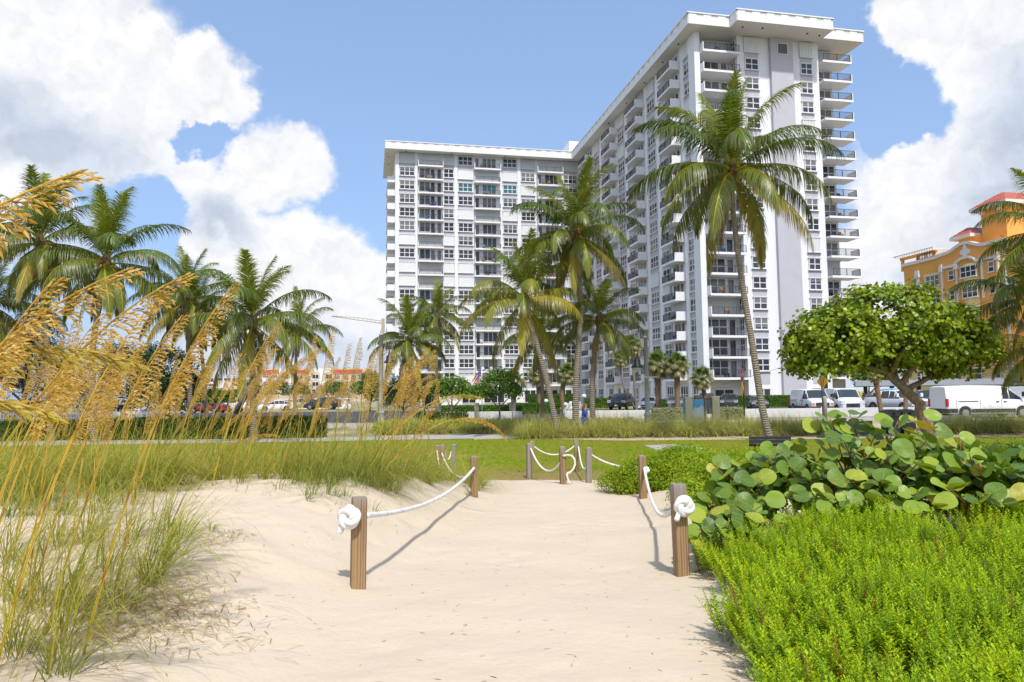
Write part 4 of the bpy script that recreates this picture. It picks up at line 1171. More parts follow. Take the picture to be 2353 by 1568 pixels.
# ------------------------------------------------------------------ palms
YG = (0.30, 0.32, 0.02); MG = (0.095, 0.155, 0.014); DG = (0.035, 0.08, 0.014); YL = (0.46, 0.31, 0.03); BR = (0.30, 0.205, 0.125); GY = (0.42, 0.36, 0.27)
def frond(el0, bend, age, seed, L=4.0, gold=False):
    """age 0 = upright spear ... 1 = old and hanging, above 1 = dead"""
    r = np.random.default_rng(seed)
    n = 30; pts = [np.zeros(3)]; tan = []; e = el0; yaw = 0.0; sw = r.uniform(-0.25, 0.25)
    for k in range(n):
        t = k / n
        e -= bend / n * (0.25 + 1.5 * t); yaw += sw / n
        d = np.array([math.cos(e) * math.cos(yaw), math.cos(e) * math.sin(yaw), math.sin(e)])
        tan.append(d); pts.append(pts[-1] + d * L / n)
    pts = np.array(pts); tan.append(tan[-1]); tan = np.array(tan)
    parts = []
    m = 108; t = np.linspace(0.13, 1.0, m) + r.uniform(-0.004, 0.004, m); t = np.clip(t, 0, 1)
    f = t * n; i0 = np.clip(f.astype(int), 0, n - 1); fr = (f - i0)[:, None]
    B = pts[i0] * (1 - fr) + pts[i0 + 1] * fr; T = nrmz(tan[i0])
    lat = nrmz(np.cross(T, np.tile([0, 0, 1.0], (m, 1)))); upv = np.cross(lat, T)
    prof = np.interp(t, [0.13, 0.25, 0.45, 0.75, 0.92, 1.0], [0.45, 0.85, 1.0, 0.82, 0.5, 0.3])
    for s in (-1, 1):
        phi = np.interp(t, [0.13, 0.6, 1.0], [1.15, 0.95, 0.35]) + r.uniform(-0.12, 0.12, m)
        D = T * np.cos(phi)[:, None] + s * lat * np.sin(phi)[:, None] + upv * (0.28 - 0.55 * min(age, 1) + r.uniform(-0.14, 0.14, m))[:, None]
        ll = L * 0.25 * prof * r.uniform(0.75, 1.12, m)
        keep = r.random(m) > (0.02 + 0.10 * max(0, age - 0.4))
        if age < 0.12: D = T * 0.80 + s * lat * 0.60 + upv * r.uniform(-.15, .15, m)[:, None]
        g_ = np.full(m, 0.5 + 1.9 * min(age, 1.1)) * r.uniform(0.55, 1.5, m)
        c0 = np.array(MG) if age > 0.25 else np.array(YG) * 0.55 + np.array(MG) * 0.45
        if age > 0.45: c0 = c0 * (1 - (age - 0.45)) + np.array(YG) * (age - 0.45)
        if age > 0.85: c0 = np.array(YL) * 0.45 + np.array(YG) * 0.55
        if age > 1.0: c0 = np.array(BR)
        if gold: c0 = np.array((0.40, 0.35, 0.02)) if seed % 2 else np.array((0.26, 0.29, 0.02))
        c0 = np.tile(c0, (m, 1)) * r.uniform(0.75, 1.25, (m, 1))
        c1 = c0.copy(); bt = r.random(m) < np.clip(age * 1.0 - 0.15, 0.05, 0.9)
        c1[bt] = np.array(GY) * 0.75 if age < 0.9 else np.array(GY)
        c1[~bt] = c1[~bt] * 1.15
        k_ = keep
        parts.append(strips(B[k_], D[k_], ll[k_], 0.039 * L / 4 * r.uniform(.8, 1.25, k_.sum()), g_[k_], 4, c0[k_], c1[k_], prof=[0.55, 1.0, 0.85, 0.5, 0.08], side=nrmz(np.cross(D[k_], upv[k_]) + 1e-4), power=1.7))
    # midrib: two crossed ribbons
    w = np.interp(np.arange(n + 1) / n, [0, 0.15, 1], [0.12, 0.06, 0.012]) * L / 4
    rc = np.array((0.40, 0.36, 0.05)) if age < 1.0 else np.array(BR)
    if 0.55 < age <= 1.0: rc = np.array((0.60, 0.44, 0.03))
    if gold: rc = np.array((0.62, 0.30, 0.015))
    latf = nrmz(np.cross(tan, np.tile([0, 0, 1.0], (n + 1, 1)))); upf = np.cross(latf, tan)
    for ax, o in ((latf, 0.012), (upf, 0.0)):
        V = np.stack([pts - ax * w[:, None] / 2 + upf * o, pts + ax * w[:, None] / 2 + upf * o], 1).reshape(-1, 3)
        i = np.arange(n) * 2
        parts.append((V, np.stack([i, i + 1, i + 3, i + 2], 1), np.tile(rc, (len(V), 1))))
    return np_mesh('frond', *join(parts), ['palm_leaf'])
FR = []
for ci, (e0, bd, ag) in enumerate([(84, 26, 0.05), (70, 62, 0.18), (56, 85, 0.30), (40, 92, 0.42), (26, 92, 0.55), (8, 85, 0.70), (-10, 75, 0.85), (-32, 55, 0.99), (-58, 30, 1.15)]):
    FR.append([frond(R(e0), R(bd), ag, 100 + ci * 10 + v) for v in range(3)])
coco_me = MB().lathe([(0.0, -0.15), (0.08, -0.13), (0.125, -0.04), (0.12, 0.05), (0.07, 0.13), (0.0, 0.16)], 8).mesh('coconut', 'coconut')
def trunk_tube(mb, pts, r0, r1, flare=1.5, ring=0.14, n=10):
    pts = [Vector(tuple(map(float, p))) for p in pts]
    # Catmull-Rom through the given points
    out = []
    for i in range(len(pts) - 1):
        p0 = pts[max(i - 1, 0)]; p1 = pts[i]; p2 = pts[i + 1]; p3 = pts[min(i + 2, len(pts) - 1)]
        k = max(2, int((p2 - p1).length / ring))
        for j in range(k):
            t = j / k
            out.append(0.5 * ((2 * p1) + (-p0 + p2) * t + (2 * p0 - 5 * p1 + 4 * p2 - p3) * t * t + (-p0 + 3 * p1 - 3 * p2 + p3) * t ** 3))
    out.append(pts[-1])
    N = len(out); rad = []
    for i in range(N):
        t = i / (N - 1)
        r = r0 + (r1 - r0) * t + r0 * (flare - 1) * math.exp(-i * ring / 0.35)
        rad.append(r * (1 + 0.035 * ((i % 2) * 2 - 1) + 0.02 * rnd.uniform(-1, 1)))
    mb.tube(out, rad, n)
    return out
FRY = [[frond(R(e0), R(bd), ag, 900 + i * 5, gold=True) for i in range(2)] for e0, bd, ag in ((56, 80, .30), (26, 85, .55), (4, 78, .75), (-20, 60, .9))]
def palm(label, Y, base, mids, crown, Lf, nf=22, seed=1, r0=0.17, yellow=0.0, dead=2, base_z=None, nuts=0, group='coconut palms'):
    r = random.Random(seed)
    b = P(*base, Y)
    b[2] = base_z if base_z is not None else (H(b[0], b[1]) if Y < 20 else (0 if Y < 43 else STREET))
    c = P(*crown, Y)
    root = empty('coconut_palm', b, label=label, cat='palm tree', group=group)
    mb = MB()
    trunk_tube(mb, [(0, 0, -0.15)] + [P(*m_, Y) - b for m_ in mids] + [c - b], r0, r0 * 0.62)
    mb.obj('trunk', 'palm_bark', root)
    cl = c - b
    MB().lathe([(r0 * 0.5, -0.6), (r0 * 1.2, -0.25), (r0 * 1.5, 0.0), (r0 * 1.0, 0.35), (0.05, 0.6)], 9, c=tuple(cl)).obj('crown_base', 'dead_fibre', root)
    for i in range(nf):
        t = (i + 0.5) / nf
        k = min(7, int(8 * t ** 0.92))
        if k == 7 and r.random() < 0.4: k = 6
        o = link('frond', r.choice(FR[k] if not (yellow and k > 1 and r.random() < yellow) else FRY[min(3, (k - 1) // 2)]), root, cl + np.array([0, 0, 0.28 - 0.4 * t]), (r.uniform(-0.12, 0.12), r.uniform(-0.12, 0.12), i * 2.39996 + r.uniform(-0.25, 0.25)))
        s = Lf * 1.16 / 4 * (0.80 + 0.20 * min(1, t * 3)) * r.uniform(0.9, 1.08)
        o.scale = (s, s * r.choice((-1, 1)), s)
    for i in range(dead):
        o = link('dead_frond', r.choice(FR[8]), root, cl + np.array([0, 0, -0.15]), (0, 0, r.uniform(0, 6.28)))
        s = Lf / 4 * r.uniform(0.55, 0.8); o.scale = (s, s, s)
    for i in range(nuts):
        a = r.uniform(0, 6.28)
        link('coconut', coco_me, root, cl + np.array([0.32 * math.cos(a), 0.32 * math.sin(a), -0.1 + r.uniform(-0.2, 0.15)]), (r.uniform(-.5, .5), r.uniform(-.5, .5), 0))
    return root
palm('tall leaning coconut palm on sand strip before the tower end', 33.2, (1772, 1010), [(1752, 940), (1730, 800), (1707, 660), (1688, 520), (1682, 440)], (1683, 392), 4.65, 30, 3, 0.17, nuts=8, base_z=0.0)
palm('tallest straight coconut palm rising in front of the building corner', 38.5, (1322, 975), [(1324, 880), (1334, 720), (1330, 620)], (1322, 540), 3.9, 29, 21, 0.19, base_z=0.0)
palm('curved coconut palm with orange frond stems, left of the tallest', 37.6, (1284, 980), [(1262, 900), (1236, 800), (1216, 730)], (1204, 688), 3.6, 25, 8, 0.17, 0.75, base_z=0.0)
palm('coconut palm with grey drooping fronds behind the woman', 40.5, (1363, 980), [(1361, 890), (1368, 800)], (1377, 738), 3.1, 20, 12, 0.18, base_z=0.0)
palm('slim coconut palm half hidden behind the curved palm', 45, (1246, 968), [(1246, 890), (1240, 830)], (1238, 778), 2.9, 18, 15, 0.14)
palm('bushy short coconut palm beside the left lamp post', 48, (950, 960), [(946, 880)], (941, 785), 3.2, 24, 19, 0.15)
palm('slender coconut palm before the tower left corner', 54, (1003, 960), [(1003, 850), (1004, 780)], (1005, 725), 2.8, 20, 23, 0.13)
palm('coconut palm with nuts whose trunk rises behind the left hedge', 37, (218, 1015), [(214, 940), (212, 820), (225, 720), (243, 660)], (243, 606), 4.1, 25, 31, 0.19, nuts=7, base_z=0.0)
palm('large dark coconut palm at the left edge', 39, (118, 1000), [(112, 850), (100, 680)], (92, 560), 4.1, 25, 37, 0.18, dead=12, base_z=0.0)
palm('low dark coconut palm cut off by the left edge', 43, (-30, 990), [(-28, 880)], (-25, 700), 4.0, 24, 41, 0.18, dead=12, base_z=0.0)
palm('coconut palm between the two bigger left palms', 45, (437, 975), [(436, 880), (432, 780)], (428, 690), 3.6, 22, 43, 0.16, dead=9)
palm('second trunk palm close behind, with brown hanging skirt', 49, (476, 970), [(470, 880), (462, 800)], (452, 725), 3.2, 18, 44, 0.15, dead=9)
palm('full round coconut palm left of the open sky', 36.5, (583, 990), [(582, 900), (580, 820)], (581, 742), 3.9, 26, 47, 0.2, dead=3, base_z=0.0)
palm('small coconut palm behind the full round one', 50, (678, 970), [(678, 880), (682, 800)], (688, 765), 3.0, 18, 53, 0.14)
palm('coconut palm at the right edge in front of the orange building', 34, (2420, 1000), [(2400, 850)], (2366, 690), 3.3, 22, 59, 0.17, base_z=0.0)
palm('taller coconut palm beyond the right edge, fronds reaching in', 31, (2480, 1000), [(2470, 800)], (2432, 535), 3.4, 22, 61, 0.17, base_z=0.0)
palm('young yellow coconut palm low at the right edge', 36, (2460, 1000), [(2440, 900)], (2398, 800), 3.2, 18, 67, 0.16, 0.9, base_z=0.0)

# ------------------------------------------------------------------ fan palms
def fan_crown(seed, n=34, pet=0.85, rad=0.75, dead=0.25):
    r = np.random.default_rng(seed); parts = []
    for i in range(n):
        t = i / n; el = math.pi / 2 * (1 - 1.75 * t) + r.uniform(-.1, .1); a = i * 2.4
        d = np.array([math.cos(el) * math.cos(a), math.cos(el) * math.sin(a), math.sin(el)])
        c = d * pet * r.uniform(0.7, 1.05)
        lat = nrmz(np.cross(d, [0, 0, 1.0]) + 1e-5); up = np.cross(lat, d)
        k = 22; ph = np.linspace(-2.1, 2.1, k)
        D = np.cos(ph)[:, None] * d + np.sin(ph)[:, None] * lat + up * 0.15
        dry = t > 1 - dead
        col = np.array((0.34, 0.26, 0.12)) if dry else np.array((0.12, 0.175, 0.035)) * r.uniform(0.75, 1.3)
        parts.append(strips(np.tile(c, (k, 1)), D, rad * r.uniform(0.8, 1.1, k), 0.085, 0.9 + t, 3, col * r.uniform(0.8, 1.2, (k, 1)), np.array((0.36, 0.33, 0.14)) if t > 0.35 else col * 1.3, prof=[0.7, 1, 0.6, 0.1], side=nrmz(np.cross(D, up) + 1e-4)))
        parts.append(strips(np.zeros((1, 3)), d[None], pet, 0.05, 0.05, 2, (0.22, 0.22, 0.06), prof=[1, 0.8, 0.6]))
    return np_mesh('crown', *join(parts), ['palm_leaf'])
FC = [fan_crown(5), fan_crown(9)]
def fan_palm(label, Y, base, crown, s, r0, seed, boots=True, lean=0, name='fan_palm'):
    b = P(*base, Y); b[2] = STREET if Y > 43 else 0
    c = P(*crown, Y) - b
    root = empty(name, b, label=label, cat='palm tree', group='fan palms by the tower')
    mb = MB(); trunk_tube(mb, [(0, 0, -0.1), c * 0.5 + np.array([lean, 0, 0]), c], r0 * 0.7, r0 * (1.05 if boots else 0.8), 1.3, 0.2, 9)
    mb.obj('trunk', 'palm_bark' if not boots else 'fan_trunk', root)
    o = link('crown', FC[seed % 2], root, c, (0, 0, seed)); o.scale = (s * .58,) * 3
fan_palm('tall slim fan palm with round head in front of long facade', 76, (1463, 930), (1451, 795), 1.75, 0.17, 1, False)
fan_palm('fan palm beside the dark lobby glass, nearer the curved palm', 74, (1240, 930), (1237, 862), 1.9, 0.3, 2)
fan_palm('fan palm with slanting trunk at the lobby hedge', 76, (1296, 925), (1303, 860), 1.85, 0.3, 3, lean=-0.4)
fan_palm('bushy fan palm right of the grey lamp post', 76, (1513, 930), (1511, 838), 2.3, 0.34, 4)
fan_palm('fan palm with thick trunk next to the balcony column', 74, (1556, 930), (1556, 840), 2.1, 0.32, 5)
fan_palm('short fan palm behind the parked black crossover', 76, (1622, 925), (1614, 868), 1.9, 0.27, 6)
fan_palm('leaning feathery palm in a pair before the tower', 82, (1462, 930), (1425, 825), 1.5, 0.13, 7, False, -0.6)
fan_palm('fan palm with brown dead skirt under the sea grape tree', 45, (2028, 965), (2010, 862), 0.75, 0.17, 8)
fan_palm('slim fan palm trunk behind the leaning sea grape trunk', 47, (2080, 965), (2083, 850), 0.8, 0.17, 9)
fan_palm('low fan palm behind the flag', 62, (1180, 945), (1180, 878), 1.7, 0.26, 10)

# ------------------------------------------------------------------ broadleaf trees, bushes, hedges
def clump_cloud(ells, nclump, per, crad, L, W, ca, cb_, seed, round_=False, flat=0.5):
    r = np.random.default_rng(seed); parts = []
    vol = np.array([e[1][0] * e[1][2] for e in ells]); pick = r.choice(len(ells), nclump, p=vol / vol.sum())
    d = r.normal(size=(nclump, 3)); d = nrmz(d); d[:, 2] = np.where(d[:, 2] < -flat, -d[:, 2], d[:, 2])
    ce = np.array([e[0] for e in ells])[pick] + d * np.array([e[1] for e in ells])[pick] * (r.uniform(0.45, 1.0, (nclump, 1)) ** 0.5)
    k = np.repeat(np.arange(nclump), per); N = len(k)
    p = ce[k] + r.normal(size=(N, 3)) * crad * np.array([1, 1, 0.75])
    tone = np.repeat(r.random(nclump), per) * 0.6 + r.random(N) * 0.4
    nn = nrmz(d[k] * 0.8 + r.normal(size=(N, 3)) * 0.55 + np.array([0, 0, 0.45]))
    A = nrmz(np.cross(nn, r.normal(size=(N, 3)))); S = np.cross(nn, A)
    c = lerpc(ca, cb_, tone)
    return (hexa if round_ else rhomb)(p, A, S, L * r.uniform(0.7, 1.2, N), W * r.uniform(0.7, 1.2, N), c)
def limb(mb, pts, r0, r1, n=7):
    pts = [np.asarray(p, float) for p in pts]; out = []
    for i in range(len(pts) - 1):
        for j in range(5):
            out.append(pts[i] + (pts[i + 1] - pts[i]) * j / 5)
    out.append(pts[-1]); N = len(out)
    mb.tube([o + np.array([rnd.uniform(-1, 1), rnd.uniform(-1, 1), rnd.uniform(-1, 1)]) * r0 * 0.18 for o in out], [r0 + (r1 - r0) * i / (N - 1) for i in range(N)], n)
# sea grape tree on the right
sb = P(2140, 988, 35.0); sb[2] = 0
sg_ = empty('sea_grape_tree', sb, label='wide domed sea grape tree with a leaning trunk beside the road', cat='tree')
L3 = lambda px, py, dy=0: P(px, py, 35.0 + dy) - sb
mb = MB()
limb(mb, [(0, 0, -0.2), L3(2112, 930), L3(2065, 880), L3(2030, 845)], 0.29, 0.17, 9)
for pp_ in [[(2030, 845, 0), (1985, 830, .3), (1930, 800, .5), (1860, 790, .4)], [(2035, 850, 0), (2010, 800, -1), (1970, 740, -1.5)], [(2060, 876, 0), (2050, 810, 1), (2070, 730, 1.5)], [(2070, 884, 0), (2110, 830, -.5), (2160, 800, -1), (2230, 790, -.7)],
            [(2040, 856, 0), (1990, 842, -.8), (1900, 830, -1.2)], [(2085, 895, 0), (2140, 865, .6), (2200, 845, .8), (2250, 830, .6)], [(2045, 858, 0), (2080, 800, -1.6), (2120, 740, -2)]]:
    limb(mb, [L3(*q) for q in pp_], 0.15, 0.04, 6)
mb.obj('trunk', 'tree_bark', sg_)
E = []
for px, py, rx, rz_, dy, ry in [(2040, 735, 150, 82, 0, 3.0), (1920, 775, 112, 72, 0, 2.6), (2140, 770, 120, 70, 0, 2.6), (1860, 805, 62, 48, 0.3, 1.8), (2215, 800, 70, 42, 0, 1.8), (2000, 800, 150, 60, 0, 3.0), (2250, 815, 38, 28, 0.4, 1.2), (2185, 855, 45, 24, 0.5, 1.0), (1900, 830, 95, 38, 0.2, 2.2), (1850, 838, 42, 24, 0, 1.4), (1915, 850, 80, 18, -.6, 1.4), (2090, 835, 90, 26, 1.2, 1.6), (1960, 842, 80, 20, 1.0, 1.6), (2120, 810, 110, 40, .4, 2.4)]:
    E.append((L3(px, py, dy), np.array([rx / FPX * 35, ry, rz_ / FPX * 35])))
cr1 = clump_cloud(E, 1350, 15, 0.20, 0.20, 0.20, (0.08, 0.16, 0.008), (0.40, 0.50, 0.02), 71, True, 0.7)
link('crown', np_mesh('crown', *cr1, ['tree_leaf']), sg_)
def bush_tree(name, label, cat, Y, base, ells, nclump, per, crad, L, W, ca, cb_, seed, trunk=None, group=None, z=None, mat_='tree_leaf'):
    b = P(*base, Y); b[2] = z if z is not None else (STREET if Y > 43 else 0.0)
    root = empty(name, b, label=label, cat=cat, group=group)
    E_ = [(P(px, py, Y) + np.array([0, dy, 0]) - b, np.array([rx / FPX * Y, ry, rz_ / FPX * Y])) for px, py, rx, rz_, dy, ry in ells]
    link('crown' if trunk else 'foliage', np_mesh('crown', *clump_cloud(E_, nclump, per, crad, L, W, ca, cb_, seed), [mat_]), root)
    mb = MB()
    top = E_[0][0]
    limb(mb, [(0, 0, -0.1), top * 0.45, top * 0.8], trunk or 0.08, 0.04, 6)
    for e in E_:
        limb(mb, [top * 0.4, (top * 0.4 + e[0]) / 2 + np.array([0, 0, .1]), e[0]], (trunk or 0.08) * 0.6, 0.02, 5)
    mb.obj('trunk' if trunk else 'stem', 'tree_bark', root)
    return root
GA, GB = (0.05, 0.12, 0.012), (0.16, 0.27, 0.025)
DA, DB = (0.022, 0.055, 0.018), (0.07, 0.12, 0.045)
bush_tree('small_tree', 'small leafy tree with forked trunk in front of the white wall', 'tree', 46, (1148, 965), [(1148, 890, 48, 34, 0, 1.3), (1110, 905, 30, 22, 0, .9), (1180, 905, 28, 24, 0, .9), (1150, 865, 30, 18, 0, .8)], 330, 12, .16, .16, .11, GA, GB, 81, 0.08)
bush_tree('small_tree', 'small leafy tree next to the dark shrub, left of the flag', 'tree', 47, (1036, 965), [(1040, 895, 38, 30, 0, 1.2), (1075, 905, 30, 22, 0, .9), (1015, 900, 30, 24, 0, .9)], 300, 12, .16, .16, .11, GA, GB, 82, 0.08)
bush_tree('screw_pine', 'dark spiky shrub with drooping leaves beside left lamp post', 'shrub', 50, (930, 962), [(925, 905, 48, 38, 0, 1.5), (960, 895, 40, 34, 0, 1.3), (900, 915, 30, 30, 0, 1.1), (955, 925, 50, 25, 0, 1.2)], 420, 9, .15, .55, .05, (0.03, 0.07, 0.02), (0.10, 0.18, 0.05), 83)
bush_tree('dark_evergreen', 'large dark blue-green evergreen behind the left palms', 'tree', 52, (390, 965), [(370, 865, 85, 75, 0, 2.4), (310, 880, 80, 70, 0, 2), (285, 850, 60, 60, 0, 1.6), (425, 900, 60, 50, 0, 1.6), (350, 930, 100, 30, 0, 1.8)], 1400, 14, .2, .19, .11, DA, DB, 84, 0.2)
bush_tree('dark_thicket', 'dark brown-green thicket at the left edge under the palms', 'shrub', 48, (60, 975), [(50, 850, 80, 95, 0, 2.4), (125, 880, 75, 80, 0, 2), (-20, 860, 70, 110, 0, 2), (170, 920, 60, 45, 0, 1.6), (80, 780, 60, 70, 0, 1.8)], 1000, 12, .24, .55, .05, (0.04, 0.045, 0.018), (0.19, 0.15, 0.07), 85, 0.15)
bush_tree('green_bush', 'bright green bush under the small motel sign', 'shrub', 75, (505, 940), [(505, 915, 40, 16, 0, 1.5), (465, 920, 30, 14, 0, 1.2)], 220, 10, .22, .3, .2, GA, GB, 86)
bush_tree('dark_evergreen', 'dark leafy tree between the motel and left lamp post', 'tree', 90, (850, 935), [(850, 885, 22, 30, 0, 2.5), (870, 905, 25, 22, 0, 2)], 260, 10, .3, .35, .22, DA, GB, 87, 0.15)
bush_tree('background_trees', 'dark green trees behind carport left end', 'tree', 95, (2000, 930), [(1995, 870, 25, 20, 0, 2), (2030, 872, 30, 22, 0, 2)], 260, 10, .35, .35, .22, GA, GB, 88, 0.2)
bush_tree('green_bush', 'silvery green bush beside the right edge utility pole', 'shrub', 60, (2345, 945), [(2345, 860, 25, 18, 0, 1.2), (2350, 890, 22, 25, 0, 1.2)], 200, 10, .2, .22, .1, (0.16, 0.2, 0.12), (0.3, 0.34, 0.22), 89)
for i, (px, Y, w, t) in enumerate([(575, 160, 26, 30), (640, 150, 30, 26), (690, 140, 24, 22), (770, 135, 26, 28), (830, 120, 22, 26)]):
    bush_tree('garden_palm_shrub', ['dark shrub against the motel left end', 'dark shrub under the motel white arch', 'dark shrub beside thatched hut and dark trunk', 'dark shrub right of the thatched huts', 'green shrub at the motel right end'][i], 'shrub', Y, (px, 925), [(px, 905 - t * .3, w, t * .7, 0, 2)], 120, 10, .4, .7, .14, DA, GB, 90 + i, group='shrubs in front of the far motel')
def hedge(label, x0, x1, y0, y1, z0, z1, n, L, ca, cb_, seed, W=None, name='hedge', group=None, rz=0):
    r = np.random.default_rng(seed)
    root = empty(name, (x0, y0, z0), rz, label=label, cat='hedge', group=group)
    lx, ly, lz = x1 - x0, y1 - y0, z1 - z0
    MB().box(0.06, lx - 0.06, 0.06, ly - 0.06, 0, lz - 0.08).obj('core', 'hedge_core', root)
    f = r.choice(4, n, p=[0.52, 0.34, 0.07, 0.07]); p = r.random((n, 3)) * np.array([lx, ly, lz])
    p[f == 0, 1] = 0; p[f == 1, 2] = lz; p[f == 2, 0] = 0; p[f == 3, 0] = lx
    nd = np.zeros((n, 3)); nd[f == 0, 1] = -1; nd[f == 1, 2] = 1; nd[f == 2, 0] = -1; nd[f == 3, 0] = 1
    p += r.normal(size=(n, 3)) * 0.045
    nn = nrmz(nd + r.normal(size=(n, 3)) * 0.6 + np.array([0, 0, .3])); A = nrmz(np.cross(nn, r.normal(size=(n, 3)))); S = np.cross(nn, A)
    link('foliage', np_mesh('foliage', *rhomb(p, A, S, L * r.uniform(.7, 1.3, n), (W or L * 0.55) * r.uniform(.7, 1.3, n), lerpc(ca, cb_, r.random(n))), ['hedge_leaf']), root)
xw = lambda px, Y: float(P(px, 930, Y)[0])
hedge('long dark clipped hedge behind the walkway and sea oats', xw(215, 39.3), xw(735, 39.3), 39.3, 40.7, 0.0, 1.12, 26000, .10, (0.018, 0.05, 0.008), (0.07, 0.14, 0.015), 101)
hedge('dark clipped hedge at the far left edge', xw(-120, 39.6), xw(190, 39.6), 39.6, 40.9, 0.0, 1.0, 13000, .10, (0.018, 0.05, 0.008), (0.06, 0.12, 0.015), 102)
SA, SB_ = (0.20, 0.22, 0.11), (0.40, 0.42, 0.25)
hedge('silvery clipped hedge left of the picture sign', xw(1503, 48.2), xw(1594, 48.2), 48.2, 49.1, STREET, 1.16, 6500, .11, SA, SB_, 103)
hedge('silvery clipped hedge right of the picture sign', xw(1652, 48.2), xw(1707, 48.2), 48.2, 49.1, STREET, 1.16, 4500, .11, SA, SB_, 104)
KA, KB = (0.03, 0.085, 0.008), (0.11, 0.22, 0.015)
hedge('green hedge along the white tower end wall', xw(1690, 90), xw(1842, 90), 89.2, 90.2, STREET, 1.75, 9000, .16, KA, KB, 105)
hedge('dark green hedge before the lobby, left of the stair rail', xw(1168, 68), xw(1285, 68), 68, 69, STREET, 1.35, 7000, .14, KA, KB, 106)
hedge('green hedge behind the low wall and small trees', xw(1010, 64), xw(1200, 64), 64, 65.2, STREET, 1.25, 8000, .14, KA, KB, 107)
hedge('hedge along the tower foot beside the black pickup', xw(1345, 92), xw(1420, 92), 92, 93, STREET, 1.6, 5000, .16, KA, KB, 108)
hedge('upper hedge under the lobby windows', xw(1215, 110), xw(1330, 110), 110, 111, STREET, 2.2, 5000, .2, KA, KB, 109)
hedge('bright hedge with yellow bollards between van and dark sedan', xw(1970, 66), xw(2030, 66), 66, 67.2, STREET, 1.35, 4000, .14, (0.06, 0.13, 0.01), (0.18, 0.30, 0.02), 110)
hedge('hedge strip between parked grey wagon and white sedan', xw(1500, 88), xw(1545, 88), 88, 89, STREET, 1.4, 3000, .16, KA, KB, 111)
hedge('low dark hedge behind the yellow flowers', xw(960, 46.5), xw(1070, 46.5), 46.5, 47.5, STREET - .1, 1.05, 5000, .12, (0.02, 0.06, 0.01), (0.08, 0.14, 0.015), 112)
sheet('lawn_strip', [(xw(1330, 86), 85.5), (xw(1900, 86), 85.5), (xw(1900, 89), 88.8), (xw(1330, 89), 88.8)], STREET + 0.012, 'lawn_cut', 'bright grass strip along the tower foot')
sheet('lawn_strip', [(xw(1000, 62), 62), (xw(1200, 62), 62), (xw(1200, 66), 66), (xw(1000, 66), 66)], STREET + 0.012, 'lawn_cut', 'grass bed behind the low white wall')
# yellow-flowered ground cover behind the ornamental grass
n = 5200
px_ = nr.uniform(-8.5, 7.5, n); py_ = nr.uniform(42.2, 45.6, n); pz = np.clip((py_ - 41.5) / 3 * STREET, 0, STREET) + nr.uniform(0.05, 0.34, n)
nn = nrmz(nr.normal(size=(n, 3)) * .5 + np.array([0, -.4, 1])); A = nrmz(np.cross(nn, nr.normal(size=(n, 3)))); S = np.cross(nn, A)
link('ground_cover', np_mesh('ground_cover', *rhomb(np.stack([px_, py_, pz], 1), A, S, .16, .1, lerpc((0.16, 0.22, 0.015), (0.55, 0.50, 0.02), nr.random(n) ** 1.5)), ['hedge_leaf']), kind='stuff', label='yellow-green flowering ground cover behind the ornamental grass')
# feathery ornamental grass in a long bed
def grass_clumps(cs, per, hgt, ca, cb_, cc, seed, w=0.011):
    r = np.random.default_rng(seed); parts = []
    for (x, y, z, s) in cs:
        a = r.uniform(0, 2 * np.pi, per); rr = np.sqrt(r.random(per)) * 0.22 * s
        B = np.stack([x + rr * np.cos(a), y + rr * np.sin(a), np.full(per, z)], 1)
        le = r.uniform(0.25, 1.7, per)
        D = np.stack([np.cos(a) * le, np.sin(a) * le, np.full(per, 1.25)], 1) + r.normal(size=(per, 3)) * .12
        tn = r.random(per) * .5 + r.random() * .5
        parts.append(strips(B, D, hgt * s * r.uniform(.6, 1.15, per), w * r.uniform(.7, 1.4, per), r.uniform(.5, 1.3, per), 4, lerpc(ca, cb_, tn), np.broadcast_to(np.array(cc), (per, 3)) * r.uniform(.7, 1.2, (per, 1))))
    return join(parts)
cs = []
for Yr, pa, pb, stp in [(36.8, 1215, 1860, 40), (38.2, 1205, 1880, 36), (39.6, 1190, 1900, 36), (41.0, 1150, 1900, 34), (42.4, 1090, 1880, 36), (42.0, 900, 1210, 26), (43.4, 880, 1250, 30), (36.5, 2180, 2420, 34), (38.0, 2190, 2460, 30), (40.0, 2200, 2460, 36)]:
    px = pa
    while px < pb:
        q = P(px + rnd.uniform(-8, 8), 950, Yr + rnd.uniform(-.4, .4))
        zz = max(0, min(STREET, (q[1] - 41.5) / 3 * STREET))
        if not (abs(px - 1344) < 16 and 38 < Yr < 40.5):
            cs.append((q[0], q[1], zz, rnd.uniform(.75, 1.35) * (0.75 if Yr > 41.8 else (0.85 if Yr > 40.5 else 1))))
        px += stp * rnd.uniform(.7, 1.25)
link('ornamental_grass', np_mesh('ornamental_grass', *grass_clumps(cs, 380, 1.42, (0.12, 0.20, 0.03), (0.34, 0.38, 0.065), (0.66, 0.60, 0.27), 120, 0.016), ['grass_leaf']), kind='stuff', label='feathery clumps of ornamental grass in a long bed')
